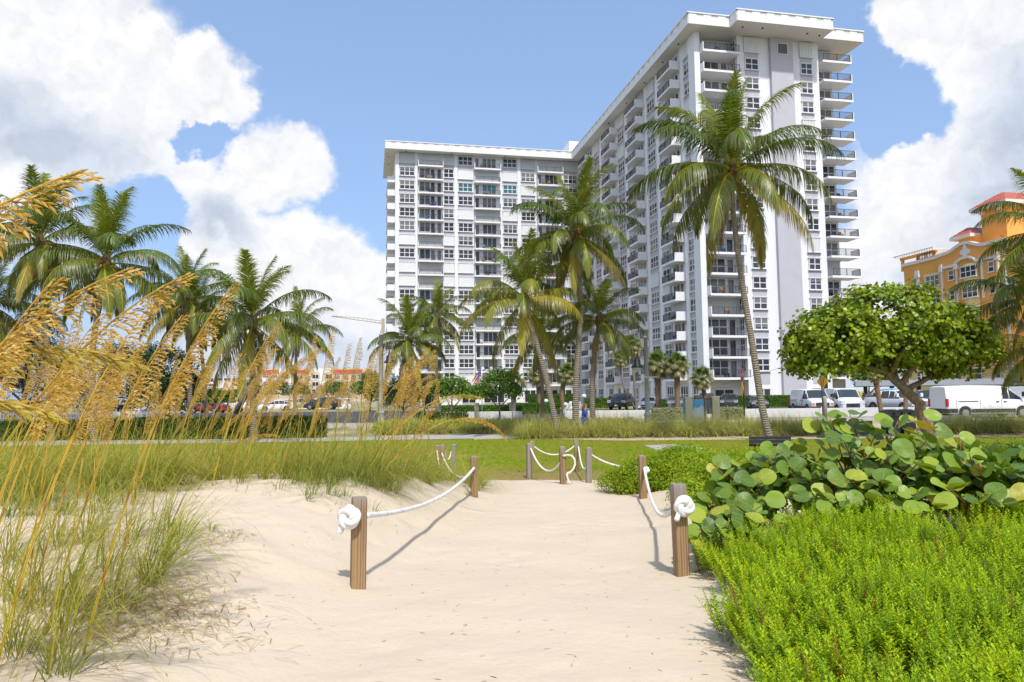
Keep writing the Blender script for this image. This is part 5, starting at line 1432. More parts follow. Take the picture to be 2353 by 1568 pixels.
# ------------------------------------------------------------------ posts and ropes
def GH(px, py):
    """where the sight line through that pixel meets the sand"""
    d = ray(px, py); lo = 1.0
    for t in np.arange(1.5, 40, 0.05):
        q = CP + d * t
        if q[2] < max(H(q[0], q[1]), 0.0):
            return q
    return CP + d * 40
def post(px, base, top, label, w=0.132, point=True, rz=0.0, mt='post_wood'):
    b = GH(px, base); b[2] = H(b[0], b[1])
    h = float(P(px, top, b[1])[2] - b[2])
    mb = MB(); k = w / 2; c = 0.008
    ring = lambda s, z: [(-k * s + c, -k * s, z), (k * s - c, -k * s, z), (k * s, -k * s + c, z), (k * s, k * s - c, z), (k * s - c, k * s, z), (-k * s + c, k * s, z), (-k * s, k * s - c, z), (-k * s, -k * s + c, z)]
    rings = [ring(1, -0.25), ring(1, h * 0.3), ring(1.005, h * 0.6), ring(1, h - 0.03)]
    rings += [ring(0.92, h - 0.02), ring(0.12, h)] if point else [ring(0.97, h - 0.012), ring(0.93, h)]
    mb.loft(rings, 0, True, True)
    mb.obj('wooden_post', mt, loc=b, rot=(rnd.uniform(-.02, .02), rnd.uniform(-.02, .02), rz), label=label, cat='post', group='wooden rope posts along the sand path')
    return b, h
p1 = post(822, 1352, 1143, 'near wooden post with flat grey top and white rope knot, left of path', point=False, rz=0.35)
p2 = post(1567, 1323, 1112, 'near wooden post with two knots in the grain, right of path', point=False, rz=0.12)
p3 = post(1090, 1142, 1047, 'pointed brown post where the long left rope ends', rz=0.2)
p4 = post(1478, 1146, 1045, 'pointed brown post beside the low green shrub', rz=0.1)
p5 = post(1294, 1113, 1025, 'pointed post holding a hanging rope loop in mid path', rz=0.2)
p6 = post(1216, 1101, 1018, 'weathered grey post left of the rope loop', 0.13, rz=0.3, mt='post_grey_wood')
p7 = post(1222, 1087, 1013, 'thin post close behind the weathered grey post', 0.12)
p8 = post(1326, 1085, 1012, 'slim post behind the rope loop', 0.12)
p9 = post(1353, 1110, 1027, 'grey post whose rope runs into the green shrub', 0.13, rz=0.1, mt='post_grey_wood')
p10 = post(1016, 1090, 1021, 'far pointed post among the grass left of path', 0.14)
p11 = post(1042, 1086, 1020, 'grey far post right of the grass', 0.13, mt='post_grey_wood')
p12 = post(1005, 1084, 1022, 'dark far post half hidden by grass', 0.13)
def rope_pts(a, b, sag, n=70):
    a = Vector(tuple(a)); b = Vector(tuple(b))
    return [a.lerp(b, i / n) - Vector((0, 0, sag * 4 * (i / n) * (1 - i / n))) for i in range(n + 1)]
def keep_up(pts, r):
    return [Vector((p.x, p.y, max(p.z, H(p.x, p.y) + r + 0.004))) for p in pts]
def rope_mesh(mb, pts, r, twist=False):
    if not twist:
        # braided cover: closely spaced ribs
        fine = []
        for i in range(len(pts) - 1):
            for j in range(3):
                fine.append(pts[i].lerp(pts[i + 1], j / 3))
        fine.append(pts[-1])
        mb.tube(fine, [r * (1.0 + (0.045 if i % 2 else -0.045)) for i in range(len(fine))], 9)
    else:
        L = sum((pts[i + 1] - pts[i]).length for i in range(len(pts) - 1)); pitch = r * 5.2; N = int(L / pitch * 7)
        cum = [0]
        for i in range(len(pts) - 1): cum.append(cum[-1] + (pts[i + 1] - pts[i]).length)
        fine = []
        for k in range(N + 1):
            s = L * k / N; i = min(len(pts) - 2, int(np.searchsorted(cum, s, 'right') - 1)); t = (s - cum[i]) / max(1e-6, cum[i + 1] - cum[i])
            fine.append((pts[i].lerp(pts[i + 1], t), (pts[i + 1] - pts[i]).normalized(), s))
        for st in range(3):
            out = []
            for p, t, s in fine:
                a = t.cross(Vector((0, 0, 1)));
                if a.length < 0.05: a = t.cross(Vector((1, 0, 0)))
                a.normalize(); b = a.cross(t); th = 2 * math.pi * s / pitch + st * 2 * math.pi / 3
                out.append(p + (a * math.cos(th) + b * math.sin(th)) * r * 0.52)
            mb.tube(out, r * 0.56, 6)
def rope(label, pts, r=0.022, twist=False, knots=()):
    c = pts[0]
    root = empty('rope', c, label=label, cat='rope', group='white barrier ropes')
    mb = MB(); rope_mesh(mb, [p - c for p in pts], r, twist)
    mb.obj('cord', 'rope_white', root)
    for k in knots:
        p, ax, s = k
        kb = MB(); N = 120; ax = Vector(ax).normalized(); u = ax.cross(Vector((0, 0, 1))).normalized(); w = u.cross(ax)
        pt = []
        for i in range(N + 1):
            t = 2 * math.pi * i / N; q = 3.0; rr = 1.0 + 0.44 * math.cos(4 * t)
            x = rr * math.cos(q * t); y = rr * math.sin(q * t); z = 0.50 * math.sin(4 * t)
            pt.append(Vector(p) - c + (u * x + w * y) * s * 0.56 + ax * z * s * 0.62)
        kb.tube(pt, s * 0.30, 8, caps=False)
        tail = [Vector(p) - c + w * (-s * 0.4) + ax * 0.02 + u * (s * 0.5), Vector(p) - c + w * (-s * 1.15) + u * (s * 0.75) - ax * 0.01, Vector(p) - c + w * (-s * 1.35) + u * (s * 0.9)]
        kb.tube(tail, [s * 0.28, s * 0.27, s * 0.30], 7)
        kb.obj('knot', 'rope_white', root)
    return root
def pz(p, f, dx=0, dy=0): return Vector((p[0][0] + dx, p[0][1] + dy, p[0][2] + p[1] * f))
k1 = pz(p1, 0.80, -0.06, -0.105); k2 = pz(p2, 0.77, 0.02, -0.10)
rope('long sagging white rope from near left post with big knot', keep_up(rope_pts(pz(p1, 0.79, 0.07, 0.03), pz(p3, 0.70, 0, -0.07), 0.20), 0.024), 0.025, knots=[(k1, (-0.25, -1, 0.15), 0.105)])
rope('white rope drooping to the sand from near right post', keep_up(rope_pts(pz(p2, 0.72, -0.05, 0.07), pz(p4, 0.70, 0.02, -0.08), 0.38), 0.024), 0.024, knots=[(k2, (0.1, -1, 0.1), 0.10), (pz(p4, 0.66, 0.06, -0.10), (0.2, -1, 0.4), 0.06)])
rope('white rope between pointed left post and far grass post', keep_up(rope_pts(pz(p3, 0.55, -0.06, 0.04), pz(p10, 0.72, 0.0, -0.07), 0.30), 0.022), 0.022)
rope('short white rope between the two far left posts', keep_up(rope_pts(pz(p10, 0.75, 0.07, 0), pz(p11, 0.75, -0.06, 0), 0.22), 0.02), 0.02, True)
rope('white rope behind the grass at the dark far post', keep_up(rope_pts(pz(p12, 0.8, 0.0, -0.08), pz(p10, 0.35, -0.08, 0), 0.05), 0.02), 0.02)
rope('smooth white rope from weathered post to loop post', keep_up(rope_pts(pz(p6, 0.85, 0.05, -0.06), pz(p5, 0.55, -0.06, 0.02), 0.36), 0.022), 0.022)
rope('twisted rope running behind the loop post', keep_up(rope_pts(pz(p7, 0.85, 0.05, 0), pz(p8, 0.84, -0.05, 0), 0.26), 0.02), 0.021, True)
rope('twisted rope from grey post into the green shrub', keep_up(rope_pts(pz(p9, 0.80, 0.05, 0), P(1455, 1072, p9[0][1] + 0.5), 0.10), 0.02), 0.022, True)
rope('white rope falling from slim post to grey post', keep_up(rope_pts(pz(p8, 0.82, 0.05, 0), pz(p9, 0.45, -0.05, 0.05), 0.28), 0.02), 0.02)
lp = [pz(p5, 0.74, 0.0, -0.075)]
for px, py in [(1303, 1046), (1313, 1047), (1320, 1055), (1322, 1066), (1318, 1078), (1310, 1086), (1303, 1088), (1303, 1095), (1306, 1105), (1310, 1113)]:
    lp.append(Vector(tuple(P(px, py, p5[0][1] - 0.10))))
sp = []
for i in range(len(lp) - 1):
    for j in range(6): sp.append(lp[i].lerp(lp[i + 1], j / 6))
sp.append(lp[-1])
rope('twisted white rope loop hanging from the mid path post', keep_up(sp, 0.024), 0.025, True)

# ------------------------------------------------------------------ sea oats
GOLD, GOLD2, STRAW = (0.62, 0.405, 0.095), (0.48, 0.275, 0.05), (0.72, 0.56, 0.23)
def oat(lean, seed, green=0.0):
    """unit stalk about 1.6 m long leaning toward +x; returns stem mesh, head mesh and tip offset"""
    r = np.random.default_rng(seed); n = 34; L = 1.75
    e = R(86) - R(8) * lean; pts = [np.zeros(3)]; tan = []; yaw = r.uniform(-.15, .15)
    for k in range(n):
        t = k / n
        e -= R([10, 26, 48, 85, 120][int(lean)]) / n * (0.35 + 1.9 * t * t)
        d = np.array([math.cos(e) * math.cos(yaw), math.cos(e) * math.sin(yaw), math.sin(e)]); tan.append(d); pts.append(pts[-1] + d * L / n)
    tan.append(tan[-1]); pts = np.array(pts); tan = np.array(tan)
    parts = []
    w = np.interp(np.arange(n + 1) / n, [0, .5, 1], [.0145, .0105, .004])
    latf = nrmz(np.cross(tan, np.tile([0, 1.0, 0], (n + 1, 1)))); upf = np.cross(latf, tan)
    sc = lerpc((0.55, 0.42, 0.06), (0.66, 0.45, 0.16), np.arange(n + 1) / n) * r.uniform(.85, 1.15)
    if r.random() < .4: sc = lerpc((0.34, 0.36, 0.05), (0.60, 0.44, 0.12), np.arange(n + 1) / n)
    sc[::7] = (0.42, 0.20, 0.03)
    for q in range(2):
        ax = latf if q == 0 else upf
        V = np.stack([pts - ax * w[:, None] / 2, pts + ax * w[:, None] / 2], 1).reshape(-1, 3); i = np.arange(n) * 2
        parts.append((V, np.stack([i, i + 1, i + 3, i + 2], 1), np.repeat(sc, 2, 0)))
    k = r.integers(2, 5); idx = r.integers(3, 16, k); a = r.uniform(0, 6.28, k)
    D = np.stack([np.cos(a) * .5 + .3, np.sin(a) * .6, np.full(k, 1.0)], 1)
    parts.append(strips(pts[idx], D, r.uniform(.4, .8, k), .009, r.uniform(.8, 2.0, k), 7, (0.25, 0.28, 0.04), (0.52, 0.40, 0.13), side=None))
    stem = np_mesh('stem', *join(parts), ['grass_leaf'])
    parts = []
    nb = 28
    for b in range(nb):
        t = 0.64 + 0.362 * b / nb; i = min(n - 1, int(t * n)); base = pts[i] + (pts[i + 1] - pts[i]) * (t * n - i)
        lb = np.interp(b / nb, [0, .25, .7, 1], [.06, .095, .08, .035]) * r.uniform(.8, 1.15)
        a = r.uniform(-1, 1); d = nrmz(tan[i] * .85 + np.array([.40, a * .42, .05])); d_0 = d
        m = max(5, int(lb / .0075)); p = base.copy(); pp = []; dd = []
        for q in range(m):
            d = nrmz(d + np.array([.035, 0, -.125])); p = p + d * lb / m; pp.append(p.copy()); dd.append(d.copy())
        pp = np.array(pp); dd = np.array(dd)
        parts.append(strips(base[None], d_0[None], lb, .0025, .9, 4, GOLD2))
        lt = nrmz(np.cross(dd, np.array([0, 1.0, 0])) + r.normal(size=(m, 3)) * .25)
        sg_n = np.where(np.arange(m) % 2 == 0, 1.0, -1.0)[:, None]
        ax = nrmz(dd + lt * sg_n * .34 + r.normal(size=(m, 3)) * .10)
        for z in range(2):
            sd_ = nrmz(np.cross(ax, np.array([0, 1.0, 0]) if z else np.array([1.0, 0, .3])) + r.normal(size=(m, 3)) * .2)
            c = lerpc(GOLD2, GOLD, r.random(m)); c[r.random(m) < .3] = STRAW
            if green: c = c * .55 + np.array((0.34, 0.36, 0.05)) * .45
            parts.append(rhomb(pp, ax, sd_, r.uniform(.019, .027, m), r.uniform(.0065, .009, m), c, .10, .42))
    head = np_mesh('seed_head', *join(parts), ['seed_head'])
    return stem, head, pts[-1]
OATS = [[oat(l, 300 + l * 10 + v, green=(l == 3 and v == 0)) for v in range(3)] for l in range(5)]
def put_oat(tx, ty, Y, lean, phi=None, label='tall golden sea oat stalk with drooping seed head', v=None):
    st, hd, tip = OATS[lean][rnd.randrange(3) if v is None else v]
    phi = rnd.uniform(-.55, .45) if phi is None else phi
    T = P(tx, ty, Y); s = 1.0
    for _ in range(4):
        off = np.array([tip[0] * math.cos(phi) - tip[1] * math.sin(phi), tip[0] * math.sin(phi) + tip[1] * math.cos(phi), tip[2]]) * s
        bxy = T - off
        s = (T[2] - H(bxy[0], bxy[1]) + 0.03) / tip[2]
    off = np.array([tip[0] * math.cos(phi) - tip[1] * math.sin(phi), tip[0] * math.sin(phi) + tip[1] * math.cos(phi), tip[2]]) * s
    b = T - off
    o = empty('sea_oat', b, phi, label=label, cat='sea oats', group='golden sea oat stalks on the left dune')
    o.scale = (s, s, s)
    link('stem', st, o); link('seed_head', hd, o)
    return o
HERO = [(186, 392, 2.3, 2, 0.1), (125, 640, 2.9, 1, 0.3), (300, 616, 3.3, 2, .1), (236, 720, 4.0, 1, .2), (432, 630, 3.9, 2, 0), (355, 690, 4.4, 1, .1), (537, 652, 4.5, 1, 0.0), (418, 725, 5.0, 1, .2),
        (465, 755, 5.4, 1, -.2), (322, 838, 3.4, 3, 0.1), (205, 790, 4.8, 1, 0), (118, 950, 2.3, 3, .2), (640, 742, 10.4, 1, .1), (505, 800, 10.8, 1, 0), (722, 772, 11.4, 0, .3),
        (763, 762, 12.0, 0, .2), (800, 792, 12.4, 0, -.3), (826, 778, 12.8, 0, .1), (872, 800, 12.2, 0, 0), (905, 832, 12.6, 1, 0), (940, 822, 13.0, 0, .3), (982, 800, 13.2, 1, .1), (1002, 872, 12.4, 2, 0), (1104, 915, 11.6, 3, .1), (1160, 1010, 11.6, 4, .2), (640, 1003, 9.8, 3, 0)]
LAB = {0: 'tallest sea oat, its feathery head reaching highest into the sky', 6: 'straight sea oat whose tip crosses the round palm', 9: 'near sea oat bowing level in front of the dark evergreen', 11: 'greenish sea oat bowing low at the left edge', 23: 'sea oat leaning far right over the walkway', 24: 'sea oat arching down at the right end of the clump', 25: 'sea oat lying almost level over the sand edge'}
COMMON = 'golden sea oat stalk with drooping seed head on the left dune'
for i, (tx, ty, Y, l, ph) in enumerate(HERO):
    put_oat(tx, ty, Y, l, ph, LAB.get(i, COMMON))
for i in range(104):
    Y = rnd.uniform(10.6, 15.0); tx = rnd.uniform(120, 1015); ty = rnd.uniform(800, 955)
    T = P(tx, ty, Y)
    if T[0] > -1.2: continue
    put_oat(tx, ty, Y, rnd.choice([0, 0, 1, 1, 1, 2]), None, COMMON)
for i in range(16):                                              # shorter stalks in the near clump
    put_oat(rnd.uniform(40, 480), rnd.uniform(740, 920), rnd.uniform(5.2, 8.5), rnd.choice([0, 0, 1, 1]), None, COMMON)
# a fallen stalk on the sand
st, hd, tip = OATS[1][1]
q = GH(565, 1408)
fo = empty('fallen_sea_oat', (q[0], q[1], H(q[0], q[1]) + 0.02), R(205), label='dry broken sea oat stalk lying on the sand', cat='sea oats')
fo.rotation_euler = (R(4), R(84), R(203)); fo.scale = (0.55, 0.55, 0.55)
link('stem', st, fo); link('seed_head', hd, fo)

# ------------------------------------------------------------------ beach grass
def tuft_cloud(cs, seed, per, hgt, spread, ca, cb_, cc, w=0.008, wind=(.35, 0, 0), n=6):
    r = np.random.default_rng(seed); parts = []
    for (x, y, s) in cs:
        m = max(3, int(per * s * r.uniform(.6, 1.3))); a = r.uniform(0, 6.283, m); rr = np.sqrt(r.random(m)) * .10 * s
        bx = x + rr * np.cos(a); by = y + rr * np.sin(a); bz = np.full(m, H(x, y)) - 0.02
        le = r.uniform(.05, spread, m)
        D = np.stack([np.cos(a) * le + .18, np.sin(a) * le, np.ones(m)], 1)
        parts.append(strips(np.stack([bx, by, bz], 1), D, hgt * s * r.uniform(.45, 1.2, m), w * r.uniform(.6, 1.3, m), r.uniform(.3, 1.8, m), n, lerpc(ca, cb_, r.random(m)), lerpc(cb_, cc, r.random(m)), wind=wind))
    return join(parts)
cs = []
for px, py, s in [(385, 1290, 1.2), (330, 1330, 1.1), (250, 1310, 1.1), (190, 1400, 1.1), (160, 1450, 1.2), (110, 1390, 1.0), (280, 1390, 1.0), (60, 1500, 1.1), (215, 1240, 1.0), (140, 1250, 1.0), (30, 1380, 1.0), (380, 1220, .8), (240, 1180, .8), (150, 1540, 1.1), (300, 1250, 1.0), (20, 1290, 1.0), (420, 1250, .8)]:
    for k in range(3):
        q = GH(px + rnd.uniform(-22, 22), py + rnd.uniform(-14, 14)); cs.append((q[0], q[1], s))
near = tuft_cloud(cs, 200, 22, 1.0, .9, (0.11, 0.19, 0.03), (0.34, 0.36, 0.05), (0.66, 0.51, 0.15), 0.0085)
cs = []
for i in range(900):
    y = rnd.uniform(9.2, 18); x = rnd.uniform(-0.74 * y - .6, lin(XC, y) - (2.35 if y < 14.5 else 1.7))
    if y < 10.4 + 2.2 * fbm(x, y, .55, 3) - (x < -4.5) * 1.2: continue
    if fbm(x + 30, y, .9, 2) < -.25 and rnd.random() < .8: continue
    cs.append((x, y, rnd.uniform(.5, 1.3) ** 1.1))
back = tuft_cloud(cs, 201, 36, 1.0, .75, (0.10, 0.17, 0.03), (0.36, 0.38, 0.055), (0.66, 0.54, 0.17), 0.0095, n=5)
cs = []
for px, py, s in [(490, 1222, .55), (705, 1150, .6), (725, 1140, .7), (757, 1135, .8), (775, 1140, .6), (862, 1178, .55), (855, 1120, .6), (905, 1105, .6), (150, 1188, .8), (60, 1185, .8), (80, 1170, .8), (690, 1105, .7), (640, 1095, .8), (560, 1100, .8), (990, 1115, .6), (1075, 1140, .5), (805, 1080, .9), (960, 1090, .8), (1000, 1095, .7), (900, 1075, .9), (420, 1115, .8), (330, 1115, .8), (230, 1125, .8)]:
    q = GH(px, py); cs.append((q[0], q[1], s))
    if s > .65: cs.append((q[0] + rnd.uniform(-.2, .2), q[1] + rnd.uniform(-.1, .3), s * .8))
for i in range(46):                                             # tall green tufts on the bank beside the left rope
    q = GH(rnd.uniform(640, 985), rnd.uniform(1078, 1122)); cs.append((q[0], q[1], rnd.uniform(.9, 1.45)))
for i in range(26):
    q = GH(rnd.uniform(0, 330), rnd.uniform(1105, 1200)); cs.append((q[0], q[1], rnd.uniform(.8, 1.3)))
mid = tuft_cloud(cs, 202, 26, 0.66, .85, (0.10, 0.17, 0.03), (0.24, 0.30, 0.045), (0.46, 0.42, 0.13), 0.0085)
# dry blades lying on the sand around the tufts
dp = []; r = nr
for px, py, s, k in [(330, 1400, .35, 420), (420, 1430, .3, 300), (180, 1470, .35, 380), (100, 1260, .5, 300), (250, 1330, .4, 400), (500, 1232, .2, 120), (760, 1145, .4, 90), (850, 1130, .5, 90), (950, 1100, .5, 80), (560, 1120, .6, 90), (300, 1150, .6, 120), (60, 1220, .5, 120), (400, 1320, .35, 70), (1080, 1142, .25, 24)]:
    q = GH(px, py); xs = q[0] + r.normal(size=k) * s; ys = q[1] + r.normal(size=k) * s * .8
    a = r.uniform(0, 6.28, k)
    B = np.stack([xs, ys, Hs(xs, ys) + .006], 1); D = np.stack([np.cos(a), np.sin(a), r.uniform(.05, .5, k)], 1)
    dp.append(strips(B, D, r.uniform(.12, .38, k), .005, r.uniform(.4, 1.1, k), 5, lerpc((0.17, 0.12, 0.08), (0.50, 0.38, 0.20), r.random(k))))
# bare straw-coloured stems standing among the grass
kx = 520; ys = nr.uniform(9.5, 16.5, kx); ys[:110] = nr.uniform(3.6, 6.2, 110)
xs = np.array([rnd.uniform(-.74 * y_ - .4, -2.6 if y_ < 8 else lin(XC, y_) - 2.4) for y_ in ys]); a = nr.normal(size=kx) * .7
dp.append(strips(np.stack([xs, ys, Hs(xs, ys) - .02], 1), np.stack([.22 + .2 * np.cos(a), .25 * np.sin(a), np.ones(kx)], 1), nr.uniform(.6, 1.5, kx), nr.uniform(.006, .010, kx), nr.uniform(0, .5, kx), 5, lerpc((0.42, 0.40, 0.06), (0.66, 0.48, 0.14), nr.random(kx)), prof=[1, .9, .8, .6, .4, .15]))
link('beach_grass', np_mesh('beach_grass', *join([near, back, mid] + dp), ['grass_leaf']), kind='stuff', label='green and straw beach grass on the left dune')
# small dune-side tuft at the right edge of the sand
q = GH(1640, 1400); cs = [(q[0], q[1], .5), (q[0] - .06, q[1] + .04, .45)]
link('grass_tuft', np_mesh('grass_tuft', *tuft_cloud(cs, 204, 26, .38, .9, (0.16, 0.17, 0.06), (0.28, 0.30, 0.08), (0.45, 0.40, 0.2), .005, (0.05, 0, 0)), ['grass_leaf']), label='small thin grass tuft on sand beside the bright ground cover', cat='grass tuft')

# ------------------------------------------------------------------ bright ground cover on the right bank
def sprig(seed, h, spike):
    r = np.random.default_rng(seed); parts = []
    lean = r.uniform(-.25, .25, 2); n = 54 if spike else 40
    t = np.linspace(.22, 1, n); a = np.arange(n) * 2.4 + r.uniform(0, 6)
    cx = lean[0] * t ** 1.5 * h; cy_ = lean[1] * t ** 1.5 * h
    Pp = np.stack([cx, cy_, t * h], 1)
    up = np.interp(t, [.2, .8, 1], [.15, .5, 1.2])
    A = np.stack([np.cos(a), np.sin(a), up], 1); S = np.stack([-np.sin(a), np.cos(a), np.zeros(n)], 1) + r.normal(size=(n, 3)) * .15
    ll = np.interp(t, [.2, .6, 1], [.030, .034, .018]) * (0.7 if spike else 1.1) * r.uniform(.8, 1.2, n)
    col = lerpc((0.21, 0.385, 0.006), (0.54, 0.68, 0.012), np.clip(r.random(n) * .75 + t * .3, 0, 1))
    parts.append(rhomb(Pp, A, S, ll, ll * .48, col, .2, .58))
    parts.append(strips(np.zeros((1, 3)), np.array([[lean[0], lean[1], 1.6]]), h, .005, 0, 3, (0.25, 0.28, 0.03), prof=[1, 1, .8, .4]))
    return join(parts)
SPR = [sprig(400 + i, rnd.uniform(.20, .33), i % 2 == 0) for i in range(12)]
PATCH = [(2.02, 7.6), (1.80, 6.7), (1.84, 6.0), (1.62, 5.3), (1.46, 4.7), (1.40, 4.0), (1.22, 3.3), (1.15, 2.4), (2.4, 2.3), (7.2, 9.0), (6.0, 9.0), (3.0, 8.3)]
def inside(x, y, poly):
    c = False; j = len(poly) - 1
    for i in range(len(poly)):
        xi, yi = poly[i]; xj, yj = poly[j]
        if (yi > y) != (yj > y) and x < (xj - xi) * (y - yi) / (yj - yi) + xi: c = not c
        j = i
    return c
def edge_d(x, y):
    best = 9
    for (x0, y0), (x1, y1) in zip(PATCH[:8], PATCH[1:8]):
        dx_, dy_ = x1 - x0, y1 - y0; t = max(0, min(1, ((x - x0) * dx_ + (y - y0) * dy_) / (dx_ * dx_ + dy_ * dy_)))
        best = min(best, math.hypot(x - x0 - t * dx_, y - y0 - t * dy_))
    return best
pos = []; scl = []; tl_ = []; tint = []
while len(pos) < 9600:
    y = rnd.uniform(2.4, 8.9); x = rnd.uniform(1.1, .74 * y + .5)
    xx = x + .22 * fbm(x, y, 1.2, 2); 
    if not inside(xx, y, PATCH): continue
    e = edge_d(x, y)
    if fbm(x + 4, y - 3, 1.1, 3) < -0.42 and e > .5: continue          # thin spots where sand shows
    up = (0.02 + 0.17 * sm(0, 1.1, e)) * rnd.random() ** 0.7 + .07 * fbm(x, y, 1.3, 2)
    pos.append((x, y, H(x, y) + max(-0.01, up))); scl.append(rnd.uniform(.75, 1.3))
    tl_.append((rnd.uniform(-.5, .3), rnd.uniform(-.5, .3), 0)); v = fbm(x, y, 2.2, 2) + .6 * fbm(x + 20, y, .8, 2)
    u_ = rnd.random()
    tint.append((0.75, 0.30, 2.2) if u_ < .02 else ((.55 + .1 * v, .68 + .1 * v, 1) if u_ < .25 + .2 * v else (1 + .25 * v, 1 + .15 * v, 1)))
gc = scatter(SPR, np.array(pos), nr.uniform(0, 6.28, len(pos)), np.array(scl), np.array(tl_), np.array(tint))
link('ground_cover', np_mesh('ground_cover', *gc, ['herb_leaf']), kind='stuff', label='dense bright yellow-green leafy ground cover on the right bank')
# ------------------------------------------------------------------ sea grape shrub: every round leaf is a piece of its own
def grape_leaf_mesh(seed, fold):
    r = np.random.default_rng(seed); k = 18; V = [(0, 0.02, 0)]; UV = [(0, 0)]
    rings = [0.5, 1.0]
    for rg in rings:
        for i in range(k):
            a = -math.pi / 2 + 2 * math.pi * i / k
            rr = 0.5 * rg * (1 + 0.035 * math.sin(3 * a + seed) + r.uniform(-.015, .015))
            x = rr * math.cos(a) * 1.08; y = 0.5 + rr * math.sin(a) * 0.96
            if i == 0: y += 0.06 * rg
            z = fold * abs(x) ** 1.3 * 0.5 - 0.10 * (y - .3) ** 2 + 0.035 * rg * math.sin(2.5 * a + seed * 2)
            V.append((x, y, z)); UV.append((x * 2, y))
    V[0] = (0, 0.5, -0.02); UV[0] = (0, .5)
    F = [(0, 1 + i, 1 + (i + 1) % k) for i in range(k)] + [(1 + i, 1 + k + i, 1 + k + (i + 1) % k, 1 + (i + 1) % k) for i in range(k)]
    me = bpy.data.meshes.new('leaf'); me.from_pydata(V, [], F)
    uv = me.uv_layers.new(name='UVMap')
    for l in me.loops: uv.data[l.index].uv = UV[l.vertex_index]
    me.materials.append(MATS['grape_leaf']); me.polygons.foreach_set('use_smooth', [True] * len(F))
    # short petiole
    return me
LEAF = [grape_leaf_mesh(i, f) for i, f in enumerate((0.25, 0.45, 0.1, -0.15, 0.35, 0.0))]
gx = P(1990, 1180, 8.6); gx[2] = H(gx[0], gx[1])
shrub = empty('sea_grape_shrub', gx, label='sea grape shrub with large round veined leaves on the right bank', cat='shrub')
def lpos(px, py, Y): return P(px, py, Y) - gx
ROOTS = {'m': (1985, 1200, 8.9), 'r': (2230, 1190, 8.5), 'l': (1740, 1180, 8.9), 'f': (1660, 1225, 7.6)}
tips = []
# (px, py, Y, root)
for px, py, Y, rt in [(1880, 985, 8.8, 'm'), (1905, 960, 8.7, 'm'), (1950, 955, 8.6, 'm'), (1965, 985, 8.6, 'm'), (2010, 985, 8.5, 'm'), (2060, 965, 8.5, 'm'), (2085, 1000, 8.4, 'm'), (2120, 965, 8.4, 'm'), (2140, 1000, 8.3, 'm'), (1840, 1015, 8.9, 'l'), (1930, 1015, 8.2, 'm'),
                      (1990, 1040, 8.2, 'm'), (2050, 1050, 8.1, 'm'), (2110, 1060, 8.0, 'm'), (2170, 1060, 8.0, 'r'), (2230, 1045, 8.0, 'r'), (2260, 1080, 7.9, 'r'), (2330, 1070, 7.9, 'r'), (1760, 1055, 8.9, 'l'), (1700, 1060, 9.0, 'l'), (1640, 1075, 9.0, 'l'), (1680, 1110, 8.6, 'l'),
                      (1750, 1110, 8.4, 'l'), (1820, 1080, 8.4, 'm'), (1890, 1070, 8.2, 'm'), (1950, 1100, 7.9, 'm'), (2030, 1110, 7.8, 'm'), (2100, 1130, 7.7, 'm'), (2180, 1120, 7.7, 'r'), (2250, 1140, 7.6, 'r'), (2320, 1150, 7.6, 'r'), (1640, 1150, 8.2, 'f'), (1620, 1190, 7.7, 'f'), (1650, 1210, 7.4, 'f'),
                      (1690, 1165, 8.0, 'f'), (1740, 1160, 7.9, 'f'), (1800, 1140, 8.0, 'm'), (1860, 1140, 7.8, 'm'), (1920, 1160, 7.6, 'm'), (1610, 1215, 7.5, 'f'), (2390, 1100, 7.9, 'r'), (2380, 1040, 8.3, 'r'), (2200, 1010, 8.6, 'r'), (1790, 1040, 8.7, 'l'), (2000, 1150, 7.7, 'm'), (2070, 1170, 7.6, 'm'), (1780, 1190, 7.5, 'f'), (2140, 1170, 7.5, 'r')]:
    tips.append((lpos(px + rnd.uniform(-10, 10), py + rnd.uniform(-6, 6), Y), rt, py < 1000))
nl = 0
for tp, rt, high in tips:
    rb = lpos(*ROOTS[rt]); rb[2] = H(rb[0] + gx[0], rb[1] + gx[1]) - gx[2]
    mdl = (rb + tp) / 2 + np.array([rnd.uniform(-.1, .1), rnd.uniform(-.1, .1), .12])
    brp = [rb + (mdl - rb) * k / 4 for k in range(4)] + [mdl + (tp - mdl) * k / 4 for k in range(5)]
    MB().tube(brp, [.014 - .009 * k / 8 for k in range(9)], 6).obj('branch', 'twig_red', shrub)
    d = nrmz(tp - mdl)
    for k in range(rnd.choice((5, 6, 6, 7))):
        if nl >= 298: break
        base = tp - d * (k * .055) + np.array([rnd.uniform(-.02, .02)] * 3)
        a = k * 2.3 + rnd.random() * .8
        out = np.array([math.cos(a), math.sin(a) * .8 - .15, rnd.uniform(-.15, .55)])
        ax = Vector(tuple(nrmz(out + d * .25)))
        nn_ = Vector((rnd.uniform(-.45, .45), -.55 + rnd.uniform(-.4, .4), .75)).normalized()
        zc_ = (nn_ - ax * nn_.dot(ax)).normalized(); xc_ = ax.cross(zc_)
        M = Matrix((xc_, ax, zc_)).transposed().to_4x4(); M.translation = Vector(tuple(base + np.array(out) * .03))
        s = rnd.uniform(.12, .235) * (0.8 if k > 4 else 1)
        o = link('leaf', rnd.choice(LEAF), shrub)
        o.matrix_local = M @ Matrix.Scale(s, 4); nl += 1
